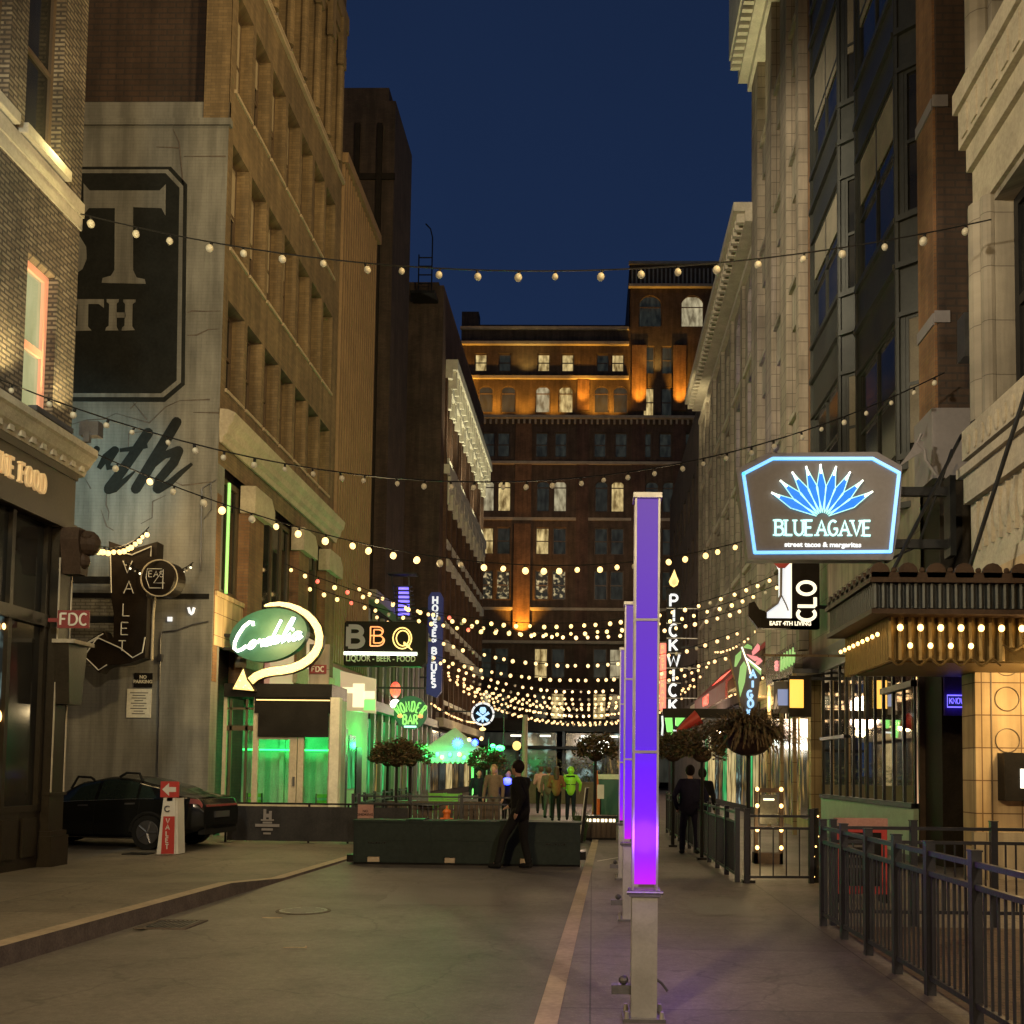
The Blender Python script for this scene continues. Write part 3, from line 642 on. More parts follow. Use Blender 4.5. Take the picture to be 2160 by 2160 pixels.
for k in range(8):
    y = 23.47 + 1.38 * k; y = min(y, 33.6)
    mb.cyl((-8.78, y, 22.0), (-8.78, y, 25.3), .13, .12, 10); mb.mbox(g, y - .2, y + .2, -.18, .02, 25.3, 25.75)
    mb.prism([(y - .18, 25.75), (y + .18, 25.75), (y + .22, 26.9), (y - .22, 26.9)], g, -.16, .02)
build_each(mb, 'half_column', M['brick_tan'], b2)
mb = MB(); mb.mbox(g, 23.3, 33.81, -.12, .1, 26.9, 27.5); mb.mbox(g, 23.3, 33.8, -.06, .1, 26.4, 26.9); mb.build('upper_cornice', M['brick_tan'], b2)
mb = MB(); prof = [(-.02, 9.2), (-.08, 9.2), (-.11, 9.34), (-.2, 9.42), (-.23, 9.58), (-.33, 9.7), (-.37, 9.9), (-.2, 9.98), (.02, 10.0)]
n0 = len(mb.v); k = len(prof); mb.v += [(-8.8 - d, 23.3, z) for d, z in prof] + [(-8.8 - d, 34.0, z) for d, z in prof]
for i in range(k): j = (i + 1) % k; mb.f.append((n0 + i, n0 + j, n0 + k + j, n0 + k + i)); mb.m.append(0)
mb.f.append(tuple(range(n0, n0 + k))); mb.m.append(0); mb.f.append(tuple(range(n0 + 2 * k - 1, n0 + k - 1, -1))); mb.m.append(0)
mb.build('lower_cornice', M['stone_trim'], b2)
mb = MB()                                                            # second storey between cornice and shop
for a, b_ in ((23.33, 23.6), (25.25, 26.35), (29.6, 30.6), (32.6, 33.8)): mb.mbox(g, a, b_, -.12 if a > 24 else -.012, .3, 3.6, 8.0)
build_each(mb, 'brick_pier', M['brick_orange'], b2)
mb = MB()
for a, b_ in ((25.15, 26.45), (29.5, 30.7), (32.5, 33.85)):
    mb.mbox(g, a, b_, -.2, .1, 8.0, 8.68); mb.prism([(a + .0, 8.0), (b_ + .3, 8.0), (b_ + .3, 8.4), (b_, 8.68), (a, 8.68)], g, -.28, -.2); mb.mbox(g, a, b_, -.18, .1, 4.1, 4.6)
build_each(mb, 'pier_capital', M['stone_trim'], b2)
for a, b_ in ((23.6, 25.25), (26.35, 29.6), (30.6, 32.6)):
    win(b2, g, a, b_, 5.75, 8.6, .25, M['olive_wood'], M['dark_glass'], .14, rail=False, mull=1 if b_ - a < 2.2 else 3)
mb = MB(); mb.mbox(g, 24.25, 24.33, .05, .1, 5.8, 8.5); mb.build('lit_window_strip', M['neon_green'], b2)
mb = MB(); mb.mbox(g, 23.36, 27.4, -.02, .1, 4.45, 5.6); mb.mbox(g, 23.36, 29.6, -.06, .1, 5.6, 5.72); mb.build('lit_fascia', M['stone_gold'], b2)
mb = MB(); mb.mbox(g, 27.4, 33.8, -.05, .1, 3.6, 5.6); mb.build('shop_fascia', M['pink_panel'], b2)
mb = MB()                                                            # conduit and cracks on the grey wall
mb.tube([A(331, 1700, 23.26), A(337, 1420, 23.26), A(338, 1350, 23.26), A(342, 1333, 23.26), A(372, 1330, 23.26), A(405, 1318, 23.26), A(440, 1311, 23.26)], .018, 5)
mb.tube([A(424, 1205, 23.26), A(426, 1030, 23.26), A(455, 1012, 23.26)], .015, 5); mb.tube([A(445, 1020, 23.26), A(446, 1075, 23.26), A(430, 1095, 23.26)], .012, 5)
mb.box(*[q for q in (A(332, 1380, 23.2).x, A(341, 1380, 23.2).x)], 23.2, 23.3, 4.05, 4.2); mb.build('conduit', M['steel_dark'], b2)
cr_ = [[(395, 660), (405, 656), (430, 657), (465, 656)], [(395, 708), (415, 707), (440, 695), (463, 694)], [(152, 895), (185, 886), (220, 884), (245, 872), (315, 892), (350, 858), (380, 845), (443, 843)], [(280, 848), (310, 885)], [(290, 848), (275, 862)], [(408, 870), (462, 871)], [(225, 1040), (224, 1065), (230, 1080), (228, 1098)], [(213, 1075), (225, 1110), (240, 1119)], [(350, 1045), (322, 1058), (321, 1092), (297, 1105)], [(365, 1015), (385, 1024), (420, 1020), (455, 1015)], [(270, 960), (272, 915), (300, 910)], [(180, 1010), (192, 1031)], [(375, 440), (388, 410), (378, 300), (365, 272)], [(388, 330), (476, 330)], [(330, 310), (377, 312)]]
mb = MB()
for c in cr_: mb.ribbon([(A(x, y, 23.3).x, A(x, y, 23.3).z) for x, y in c], [.012 + .012 * ((i * 5) % 3) for i in range(len(c))], gy, -.008, -.003)
build_each(mb, 'wall_crack', M['kerb_face'], b2)

# painted wall advert and script, on the grey wall
def PP(lst, Y): return [(A(x, y, Y).x, A(x, y, Y).z) for x, y in lst]
t = thing('painted_wall_sign', 'large black octagonal painted panel reading EAST FOURTH on the grey side wall', 'wall sign', (-12, 23.3, 13))
z1 = lambda L: [(x / 2.683, y / 2.683) for x, y in L]
mb = MB(); o1 = [(-200, 352), (361, 352), (395, 389), (390, 812), (348, 848), (-200, 845)]
mb.prism(PP(o1, 23.3), gy, -.008, -.002, m=0)
mb.prism(PP([(-200, 358), (355, 358), (387, 393), (382, 807), (345, 838), (-200, 837)], 23.3), gy, -.012, -.006, m=1)
mb.prism(PP([(-200, 366), (350, 366), (379, 397), (373, 803), (340, 830), (-200, 829)], 23.3), gy, -.016, -.010, m=0)
mb.build('panel', [M['paint_black'], M['plaster_grey']], t)
mb = MB(); d0, d1 = -.020, -.014
T = z1([(475, 1040), (510, 1080), (905, 1080), (940, 1045), (938, 1222), (915, 1180), (755, 1175), (755, 1530), (775, 1572), (822, 1582), (826, 1608), (578, 1603), (583, 1575), (630, 1562), (650, 1530), (652, 1180), (505, 1180), (476, 1215)])
mb.prism(PP(T, 23.3), gy, d0, d1)
mb.ribbon(PP([(100, 495), (140, 496), (162, 508), (172, 525), (173, 545), (166, 562), (150, 574), (120, 576)], 23.3), [.2, .25, .25, .25, .25, .25, .22, .15], gy, d0, d1)
mb.prism(PP(z1([(380, 1695), (590, 1695), (590, 1745), (560, 1722), (502, 1722), (500, 1850), (520, 1872), (395, 1876), (400, 1855), (440, 1845), (442, 1725), (380, 1725)]), 23.3), gy, d0, d1)
mb.prism(PP(z1([(605, 1695), (675, 1695), (672, 1712), (662, 1720), (662, 1850), (672, 1872), (598, 1872), (603, 1855), (617, 1845), (620, 1722), (607, 1712)]), 23.3), gy, d0, d1)
mb.prism(PP(z1([(700, 1697), (770, 1697), (768, 1712), (752, 1722), (750, 1848), (765, 1870), (690, 1873), (694, 1855), (706, 1845), (710, 1722), (700, 1712)]), 23.3), gy, d0, d1)
mb.prism(PP(z1([(660, 1770), (712, 1770), (712, 1800), (660, 1800)]), 23.3), gy, d0, d1)
mb.build('lettering', M['plaster_grey'], t)
t = thing('painted_script', 'black brush script word ending in rth painted on the grey wall below the panel', 'wall lettering', (-11, 23.3, 8.8))
z2 = lambda L: [(x / 2.683, 640 + y / 2.683) for x, y in L]
mb = MB()
for pts, w in (([(300, 800), (400, 830), (470, 890), (520, 860), (548, 825)], [.2, .3, .3, .3, .25]), ([(548, 825), (510, 900)], [.28, .1]), ([(560, 935), (600, 870), (650, 828)], [.2, .32, .3]), ([(655, 830), (612, 900), (615, 930), (655, 930)], [.3, .28, .25, .1]),
               ([(838, 735), (760, 850), (690, 950), (618, 1045)], [.45, .42, .42, .42]), ([(615, 1055), (650, 1050), (710, 1000), (765, 950)], [.38, .3, .2, .06]), ([(680, 832), (760, 822), (835, 805)], [.15, .2, .2]),
               ([(1000, 672), (930, 790), (850, 920), (770, 1050)], [.42, .45, .45, .42]), ([(830, 960), (930, 860), (1010, 835)], [.1, .3, .4]), ([(1012, 835), (985, 900), (900, 1000), (890, 1050)], [.4, .4, .36, .36]), ([(895, 1055), (960, 1020), (1030, 955), (1088, 908)], [.34, .28, .2, .12])):
    P_ = PP(z2(pts), 23.3); w = [v * .56 for v in w]; kk = kk + .0015 if 'kk' in globals() else .004; mb.ribbon(P_, w, gy, -.004 - kk, -.003)
    for i in (0, -1):
        r = w[i] / 2
        if r > .06: mb.prism([(P_[i][0] + r * math.cos(q), P_[i][1] + r * math.sin(q)) for q in [k * math.pi / 5 for k in range(10)]], gy, -.0045 - kk, -.0035)
mb.build('strokes', M['paint_black'], t)
t = thing('wall_notice', 'white framed notice sheet with small print on the grey wall', 'notice', (-10.43, 23.28, 3.1))
mb = MB(); mb.mbox(gy, -10.72, -10.16, -.03, -.002, 2.74, 3.4); mb.build('sheet', M['stone_white'], t)
mb = MB()
for i in range(9): w_ = (.42, .3, .34, .2, .36, .26, .38, .22, .3)[i]; mb.mbox(gy, -10.44 - w_ / 2, -10.44 + w_ / 2, -.034, -.03, 3.3 - i * .06, 3.32 - i * .06)
mb.build('print', M['grey_cloth'], t)
t = thing('parking_sign', 'small black NO PARKING sign above the white notice', 'sign', (-10.36, 23.28, 3.6))
mb = MB(); mb.mbox(gy, -10.57, -10.15, -.03, -.002, 3.44, 3.77); mb.build('panel', M['black_paint'], t)
ftext('NO\nPARKING', .105, gy, -10.36, 3.64, -.032, 'lettering', M['stone_white'], t, bold=.004)
t = thing('wall_lamp', 'small pale blue lit tag light on the grey wall right of the arrow sign', 'light', tuple(A(405, 1287, 23.25)))
mb = MB(); mb.ribbon(PP([(399, 1282), (402, 1293), (405, 1296), (408, 1293), (411, 1282)], 23.3), .05, gy, -.06, -.02); mb.mbox(gy, A(401, 0, 23.3).x, A(410, 0, 23.3).x, -.06, -.02, 4.97, 5.07); mb.build('glass', M['letter_pale'], t)

# VALET arrow sign
Ys = 22.2; gs = fY(Ys)
t = thing('valet_arrow_sign', 'big unlit dark VALET arrow sign bending left in front of the grey wall', 'sign', (-10.2, Ys, 5))
z3 = lambda L: [(x / 2.683, 1240 + y / 2.683) for x, y in L]
body = z2([(632, 1353), (762, 1398), (905, 1356), (900, 1480), (842, 1660)]) + z3([(850, 60), (842, 300), (835, 400), (790, 415), (745, 432), (690, 440), (640, 440), (605, 455), (578, 485), (442, 348), (605, 250), (625, 290), (660, 285), (660, 150)]) + z2([(640, 1640)])
mb = MB(); mb.prism(PP(body, Ys), gs, -.14, .2); mb.build('cabinet', M['sign_black'], t)
mb = MB()
for L in (z2([(650, 1645), (645, 1420), (660, 1408), (765, 1432), (875, 1385), (872, 1440)]), z3([(840, 285), (825, 370), (770, 400), (700, 345), (580, 290), (455, 350), (578, 470), (625, 440)]), z3([(455, 350), (605, 265)]), z3([(480, 415), (580, 275)])):
    mb.tube([(a, Ys - .17, c) for a, c in PP(L, Ys)], .014, 5)
for ch, (x, y) in (('V', (716, 1465)), ('A', (722, 1580)), ('L', (717, 1707)), ('E', (707, 1812))):
    q = A(x / 2.683, 640 + y / 2.683, Ys); letters(mb, ch, q.x, q.z - .27, .27, gs, .024, -.17, 0, tube=True)
q = A(692 / 2.683, 1240 + 310 / 2.683, Ys); letters(mb, 'T', q.x, q.z - .2, .22, gs, .024, -.17, 0, tube=True)
mb.build('neon_tube', M['neon_steel'], t)
mb = MB(); mb.box(-14.6, -10.5, Ys - .02, Ys + .12, 5.66, 5.8); mb.box(-14.6, -10.5, Ys - .02, Ys + .12, 4.78, 4.92)
mb.box(-14.7, -14.5, Ys - .04, 23.3, 4.7, 5.9); mb.box(-10.3, -10.2, Ys + .1, 23.3, 5.66, 5.8); mb.build('support_arm', M['dark_metal'], t)
mb = MB(); mb.tube([A(327, 1255, Ys + .1), A(323, 1300, Ys + .1), A(320, 1390, Ys + .1), A(322, 1392, Ys + .1)], .03, 6); mb.build('cable', M['stone_trim'], t)
t = thing('round_district_sign', 'round dark drum sign with EAST 4TH in neon tubing beside the VALET arrow', 'sign', (-9.75, Ys, 5.7))
c0 = A(337, 1220, Ys - .2)
mb = MB(); mb.cyl((c0.x, Ys - .24, c0.z), (c0.x + .1, Ys + .14, c0.z), .39, .39, 28); mb.build('drum', M['sign_black'], t)
mb = MB(); mb.tube([(c0.x + .40 * math.cos(k * math.pi / 14), Ys - .24, c0.z + .40 * math.sin(k * math.pi / 14)) for k in range(28)], .018, 5, closed=True); mb.build('rim', M['stone_trim'], t)
mb = MB(); letters(mb, 'EAST', c0.x, c0.z + .02, .13, gs, .016, -.26, 0, sp=.03, tube=True, center=True); letters(mb, '4', c0.x - .1, c0.z - .24, .42, gs, .022, -.27, 0, tube=True); letters(mb, 'TH', c0.x + .14, c0.z - .1, .08, gs, .012, -.26, 0, sp=.02, tube=True)
mb.tube([(c0.x + a, Ys - .25, c0.z + b_) for a, b_ in ((-.26, .2), (.26, .2), (.28, 0), (.2, -.22), (-.2, -.22), (-.28, 0))], .01, 5, closed=True)
mb.build('neon_tube', M['neon_steel'], t)

# ================================================================== glass vestibule with green light inside
b = thing('glass_vestibule', 'glazed dark roofed entrance room with cream doors and green light inside', 'entrance pavilion', (-7.5, 24.2, 0))
gv = fY(24.2)
mb = MB(); mb.box(-8.78, -6.2, 24.1, 25.6, 3.3, 3.62); mb.box(-8.05, -6.2, 24.14, 24.2, 2.92, 3.3); mb.build('roof', M['black_paint'], b)
mb = MB(); mb.box(-7.95, -6.27, 24.12, 24.16, 2.36, 3.22); mb.build('blind', M['black_paint'], b)
mb = MB(); mb.box(-8.0, -6.25, 24.10, 24.135, 3.22, 3.245); mb.build('blind_rail', M['neon_gold'], b)
mb = MB()
for a, b_ in ((-8.8, -8.72), (-8.08, -7.95), (-7.2, -7.02), (-7.0, -6.86), (-6.27, -6.2)): mb.box(a, b_, 24.17, 24.27, 0, 2.36 if a > -8 and a < -6.3 else 3.3)
mb.box(-7.95, -6.27, 24.18, 24.26, 0, .78); mb.box(-8.72, -8.08, 24.18, 24.26, 0, .78); mb.box(-7.95, -7.2, 24.18, 24.26, 2.3, 2.37)
mb.build('frame', M['stone_cream'], b)
mb = MB(); mb.box(-6.2, -5.98, 24.0, 24.25, 0, 3.3); build_each(mb, 'post', M['stone_white'], b)
mb = MB(); mb.mbox(gv, -8.66, -8.6, .0, .05, .8, 3.25); mb.mbox(gv, -8.28, -8.22, .0, .05, .8, 3.25); mb.mbox(gv, -8.72, -8.08, .0, .05, 2.5, 2.62); mb.mbox(gv, -8.72, -8.08, .0, .05, 3.0, 3.05); build_each(mb, 'muntin', M['olive_wood'], b)
for a, b_ in ((-8.72, -8.08), (-7.95, -7.2), (-6.86, -6.27)):
    mb = MB(); mb.quad((a, 24.22, .78), (b_, 24.22, .78), (b_, 24.22, 3.3), (a, 24.22, 3.3)); mb.build('glass', M['clear_glass'], b)
mb = MB(); mb.box(-7.09, -7.05, 24.12, 24.17, 1.2, 1.42); mb.build('door_handle', M['steel_dark'], b)
mb = MB(); mb.box(-8.78, -6.2, 25.5, 25.6, 0, 3.3); mb.quad((-6.21, 24.3, .0), (-6.21, 25.5, .0), (-6.21, 25.5, 3.3), (-6.21, 24.3, 3.3)); mb.box(-8.78, -6.2, 24.3, 25.5, .01, .03); mb.build('inner_wall', M['green_wall'], b)
mb = MB()
for x in (-8.5, -7.8, -7.35, -6.7, -6.45): mb.box(x, x + .12, 25.38, 25.5, .03, 2.6)
build_each(mb, 'inner_post', M['green_wall'], b)
lamp('AREA', 'vestibule_light', (-7.5, 24.8, 3.25), 60, (.08, 1, .25), (-7.5, 24.8, 0), .5)
mb = MB(); mb.box(-8.7, -6.4, 25.3, 25.36, 2.05, 2.09); mb.build('led_strip', M['led_green'], b)
for x in (-8.3, -6.6):
    t = thing('dining_chair', 'green lit chair inside the glass vestibule' + (' at its left pane' if x < -8 else ' behind the right door'), 'chair', (x, 24.9, .03), 'chairs in the glass vestibule')
    mb = MB(); mb.box(x - .2, x + .2, 24.7, 25.1, .45, .5); mb.build('seat', M['chair_green'], t)
    mb = MB()
    for z in (.6, .75, .9): mb.box(x - .2, x + .2, 25.08, 25.11, z, z + .09)
    mb.build('backrest', M['chair_green'], t)
    mb = MB()
    for dx in (-.19, .17):
        for dy in (.01, .37): mb.box(x + dx, x + dx + .03, 24.7 + dy, 24.73 + dy, .03, .45 if dy < .1 else 1.0)
    mb.build('legs', M['steel_dark'], t)

# ================================================================== ribbed building, low shops, dark tower, red brick building
b = thing('ribbed_building', 'narrow building with vertical orange brown ribbed panels right of the tan brick block', 'building', (-8.8, 36.4, 0))
mb = MB(); mb.box(-24, -8.86, 33.82, 39.3, 0, 22.6); mb.build('wall', M['tan_panel'], b)
mb = MB()
for k in range(16): y = 33.9 + k * .34; mb.box(-8.86, -8.72, y, y + .13, 5.2, 22.5)
mb.build('ribs', M['tan_panel'], b)
mb = MB(); mb.box(-24, -8.6, 33.82, 39.35, 22.4, 22.75); mb.build('coping', M['tan_panel'], b)
g = fL(-8.8)
mb = MB(); mb.box(-8.86, -8.7, 33.85, 39.3, 0, 5.0); mb.build('shopfront', M['green_wall'], b)
for a, b_, h in ((34.6, 36.0, 3.0), (37.4, 38.3, 2.4)):
    mb = MB(); mb.mbox(fL(-8.7), a, b_, -.05, .02, 0.05, h); mb.build('door', M['black_paint'], b)
mb = MB(); mb.mbox(fL(-8.7), 36.3, 37.2, -.04, .0, .9, 2.8); mb.build('shop_window', M['pane_green'], b)
lamp('POINT', 'green_wash', (-7.6, 33.0, 3.4), 70, (.03, 1, .15), size=.15); lamp('POINT', 'green_wash', (-7.6, 37.5, 2.6), 130, (.03, 1, .12), size=.15)
lamp('POINT', 'green_wash', (-7.4, 43.5, 2.6), 200, (.03, 1, .18), size=.15); lamp('POINT', 'pink_wash', (-7.0, 50, 4.5), 120, (1, .55, .6), size=.2)

b = thing('low_shop_row', 'low dark shop row with green lit fronts between ribbed and red brick buildings', 'building', (-8.8, 47, 0))
mb = MB(); mb.box(-24, -9.0, 39.32, 56.9, 0, 8.6); mb.build('wall', M['storey_dark'], b)
mb = MB()
for k in range(12): y = 39.6 + k * 1.45; mb.box(-9.0, -8.82, y, y + .3, 0, 7.9)
mb.box(-9.0, -8.6, 39.4, 56.9, 3.9, 4.3); mb.box(-9.0, -8.5, 39.4, 56.9, 8.2, 8.6); build_each(mb, 'pilaster', M['grey_panel'], b)
for k in range(11):
    y = 39.95 + k * 1.45; mb = MB(); mb.mbox(fL(-8.98), y, y + 1.05, -.03, 0, .5, 3.6); mb.build('shop_window', M[('pane_green', 'pane_shop', 'pane_green', 'pane_dim')[k % 4]], b)
    mb = MB(); mb.mbox(fL(-8.98), y, y + 1.05, -.03, 0, 4.8, 7.6); mb.build('window', M[('pane_dim', 'dark_glass')[k % 2]], b)
b = thing('dark_tower', 'tall dark windowless tower rising behind the ribbed building', 'building', (-13, 50, 0))
mb = MB(); mb.box(-26, -9.95, 48, 52.5, 0, 34.2); mb.box(-26, -10.3, 48.05, 52, 34.2, 34.9); mb.build('wall', M['brick_dark'], b)
mb = MB()
for x in (-13.3, -11.9, -10.8): mb.box(x, x + .25, 47.85, 48, 0, 33)
mb.box(-26, -9.9, 47.9, 48, 30.2, 30.5); build_each(mb, 'pilaster_strip', M['storey_dark'], b)
t = thing('roof_ladder', 'dark caged roof ladder standing beside the dark tower', 'ladder', (-9.1, 53.5, 28))
mb = MB(); x0, x1 = -10.1, -9.35
mb.tube([(x0, 56, 28.4), (x0, 56, 30.6)], .04, 5); mb.tube([(x1, 56, 28.4), (x1, 56, 31.6), (x1 - .12, 56, 32.1), (x1 - .4, 56, 32.4)], .04, 5); mb.build('rails', M['dark_metal'], t)
mb = MB()
for k in range(4): mb.box(x0, x1, 55.98, 56.02, 28.9 + k * .5, 28.96 + k * .5)
build_each(mb, 'rung', M['dark_metal'], t)
mb = MB(); mb.box(-10.5, -9.1, 55.6, 56.9, 28.2, 28.35); mb.build('platform', M['dark_metal'], t)

b5 = thing('red_brick_building', 'dark red brick building with cream window hoods floodlit on its upper floors', 'building', (-8.8, 66, 0))
g = fL(-8.8); NW = 9; pitch = 2.2
H5 = [(58.9 + pitch * k, 60.4 + pitch * k, a, c) for k in range(NW) for a, c in ((5.6, 8.6), (10.2, 13.4), (15.0, 18.0), (19.8, 23.6))]
mb = MB(); wall(mb, g, 57, 78.6, 4.4, 29.3, H5, .3); mb.build('wall', M['brick_red'], b5)
mb = MB(); mb.box(-24, -9.1, 57, 78.6, 0, 29.5); mb.box(-9.1, -8.8, 56.97, 57.0, 4.4, 29.3); mb.build('side_wall', M['brick_dark'], b5)
for k, (a, b_, c, d) in enumerate(H5): win(b5, g, a, b_, c, d, .26, M['brown_frame'], M['pane_cream'] if d > 23 and k % 3 else M['dark_glass'], .12)
mb = MB()
for a, b_, c, d in H5:
    if c < 12: h0 = d; mb.mbox(g, a - .12, b_ + .12, -.3, .02, d, d + .5); mb.mbox(g, a - .1, b_ + .1, -.18, .02, c - .25, c)
    else: mb.mbox(g, a - .15, b_ + .15, -.34, .02, d, d + .7); mb.mbox(g, a - .2, a + .1, -.3, .02, d - .9, d); mb.mbox(g, b_ - .1, b_ + .2, -.3, .02, d - .9, d); mb.mbox(g, a - .1, b_ + .1, -.2, .02, c - .3, c)
build_each(mb, 'window_hood', M['stone_white'], b5)
mb = MB(); mb.mbox(g, 58.3, 78.8, -.7, .02, 24.9, 25.5); mb.mbox(g, 58.3, 78.8, -.4, .02, 24.4, 24.9); mb.mbox(g, 58.3, 78.8, -.35, .02, 18.75, 19.3)
for k in range(19): mb.prism([(58.6 + k * 1.1, 24.9), (58.95 + k * 1.1, 24.9), (58.9 + k * 1.1, 23.9), (58.7 + k * 1.1, 23.9)], g, -.6, -.02)
mb.build('cornice', M['stone_white'], b5)
mb = MB()
for k in range(NW + 1): y = 58.3 + pitch * k; mb.mbox(g, y, y + .36, -.18, .02, 4.4, 18.7); mb.mbox(g, y, y + .36, -.12, .02, 19.3, 24.4)
build_each(mb, 'pilaster', M['brick_red'], b5)
mb = MB(); mb.mbox(g, 57, 78.6, -.45, .02, 4.0, 4.5); mb.build('shop_cornice', M['stone_trim'], b5)
for k in range(7):
    mb = MB(); mb.mbox(fL(-9.08), 57.4 + k * 3, 59.8 + k * 3, -.06, .0, .4, 3.8); mb.build('shop_window', M[('pane_shop', 'pane_dim', 'pane_warm')[k % 3]], b5)
for y in (59.5, 65, 71, 76.5): lamp('SPOT', 'facade_up_light', (-6.9, y, 19.0), 1000, (1, .9, .55), (-9.2, y + .8, 24.5), .15, 110, .9)
lamp('POINT', 'shop_lights', (-6.6, 62, 4.5), 120, WARM, size=.3); lamp('POINT', 'shop_lights', (-6.6, 72, 4.5), 120, WARM, size=.3)

# ================================================================== END OF THE STREET: hotel like red brown block with orange uplights
bE = thing('end_building', 'big brown stone block closing the street with orange uplit bays and arched windows', 'building', (0, 100, 0))
g = fY(100)
HE = []; st = []
def addw(x, w, z0, z1, arch, style): HE.append((x - w / 2, x + w / 2, z0, z1, arch)); st.append(style)
for x, s in ((-11.6, 1), (-9.2, 0), (-5.3, 2), (-2.9, 1), (.6, 0), (2.1, 1)): addw(x, 1.25, 41.4, 43.2, False, s)
for x, s in ((-11.05, 0), (-8.8, 0), (-5.35, 3), (-3.05, 2), (.5, 0), (2.4, 0)): addw(x, 1.5, 37.2, 39.9, True, s)
for x in (-10.7, -9.2, -5.4, -3.5, .4, 2.5, 4.9, 6.9, 9): addw(x, 1.25, 32.7, 35.2, False, 0)
for i, x in enumerate((-10.7, -9.05, -5.2, -3.5, .6, 2.2, 5.6, 7.3)):
    addw(x, 1.35, 27.2, 30.3, True, (3, 2, 0, 3, 0, 2, 0, 0)[i]); addw(x, 1.35, 22.9, 25.6, False, (2, 0, 2, 0, 0, 0, 0, 0)[i])
    addw(x, 1.35, 18.4, 21.3, False, (4, 4, 4, 4, 0, 0, 0, 0)[i]); addw(x, 1.35, 10.6, 13.6, False, (0, 0, 2, 0, 0, 3, 0, 0)[i]); addw(x, 1.35, 6.6, 9.2, False, (3, 0, 0, 2, 2, 0, 0, 0)[i])
for x, s in ((5.2, 2), (7.0, 0)): addw(x, 1.1, 41.2, 44.0, False, 0); addw(x, 1.1, 36.8, 39.8, False, s)
for x, s in ((5.3, 0), (9.5, 3)): addw(x, 2.3, 46.0, 49.2, True, s)
litpane('pane_party', (.02, .02, .015), (.9, .7, .35), .8, (2.5, 2.5), .5, .72)
mb = MB(); wall(mb, g, -13.6, 3.2, 3.6, 45.8, [h for h in HE if h[1] < 3.2], .35); wall(mb, g, 3.2, 22, 3.6, 52.6, [h for h in HE if h[0] > 3.2], .35)
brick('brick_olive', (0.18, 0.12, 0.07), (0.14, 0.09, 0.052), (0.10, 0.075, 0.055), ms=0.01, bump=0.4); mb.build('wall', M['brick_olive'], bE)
mb = MB(); mb.box(-13.6, 3.2, 100.36, 116, 0, 45.8); mb.box(3.2, 22, 100.36, 116, 0, 52.6); mb.box(3.18, 3.3, 100, 100.36, 45.8, 52.6); mb.box(-13.6, -11.9, 100.05, 101.5, 45.8, 47.5)
mb.box(-12.4, 3.1, 100.6, 112, 45.8, 46.4); mb.build('core', M['brick_dark'], bE)
ps = [M['pane_dim'], M['pane_warm'], M['pane_warm'], M['pane_cream'], M['pane_party']]
for h, s in zip(HE, st): win(bE, g, h[0], h[1], h[2], h[3], .3, M['brown_frame'], ps[s], .1, mull=0, arch=h[4])
mb = MB()
for z, d, x0, x1 in ((44.0, .45, -13.7, 3.2), (40.55, .35, -13.7, 3.2), (36.5, .5, -13.8, 22), (31.9, .35, -13.7, 22), (45.6, .25, -13.7, 3.2), (17.3, .25, -13.7, 22), (26.3, .12, -13.6, 22), (14.0, .5, -13.7, 22), (3.4, .6, -13.7, 22), (49.9, .5, 3.1, 22), (52.3, .3, 3.1, 22)): mb.mbox(g, x0, x1, -d, .05, z, z + .28)
for k in range(44): mb.mbox(g, 3.4 + k * .42, 3.55 + k * .42, -.12, .02, 50.4, 51.9)
for k in range(60): mb.mbox(g, -13.4 + k * .56, -13.2 + k * .56, -.3, .02, 36.0, 36.5)
mb.build('string_courses', M['stone_trim'], bE)
mb = MB()
for a, b_ in ((-1.9, -.7), (3.55, 4.9), (7.65, 8.9)): mb.mbox(g, a, b_, -.16, .02, 3.6, 36.4)
build_each(mb, 'pilaster', M['brick_red'], bE)
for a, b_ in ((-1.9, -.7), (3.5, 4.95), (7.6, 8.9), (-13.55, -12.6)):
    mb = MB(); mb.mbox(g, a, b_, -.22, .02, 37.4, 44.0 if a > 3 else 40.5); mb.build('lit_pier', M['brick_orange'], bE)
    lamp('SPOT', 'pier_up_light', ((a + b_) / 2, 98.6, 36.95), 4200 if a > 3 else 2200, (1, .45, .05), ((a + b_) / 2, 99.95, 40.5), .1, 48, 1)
for x in (-12, -9.9, -7.2, -4.2, -.2, 1.6): lamp('SPOT', 'ledge_up_light', (x, 98.5, 36.95), 620, (1, .45, .05), (x, 100.2, 39.2), .1, 130, 1)
lamp('SPOT', 'pier_up_light', (-7.15, 98.7, 14.5), 3800, (1, .42, .05), (-7.15, 99.9, 20), .1, 95, 1)
mb = MB(); mb.mbox(g, -8.0, -6.35, -.3, .02, 14.2, 25.9); mb.mbox(g, -8.0, -6.35, -.2, .02, 26.6, 36); mb.build('lit_pier', M['brick_orange'], bE)  # brighter brick than its neighbours, part of the uplit strip is in its colour
for x in (-6.9, 5.9): lamp('SPOT', 'ledge_up_light', (x, 98.9, 41.2), 260, (1, .7, .2), (x, 100.2, 45), .1, 130, 1)
lamp('SPOT', 'added_front_fill', (-2, 84, 20), 2200, (1, .66, .4), (-2, 100, 26), .5, 110, 1)  # added fill in mid-air to lift the brick of this block
mb = MB(); mb.mbox(g, -13.6, 22, .05, .3, 0, 3.4); mb.build('ground_floor', M['storey_dark'], bE)
for i in range(8):
    x = -12.6 + i * 2.4; mb = MB(); mb.mbox(g, x, x + 1.9, -.02, .05, .5, 3.1); mb.build('shop_window', M[('pane_dim', 'pane_street', 'pane_street', 'pane_shop')[i % 4]], bE)
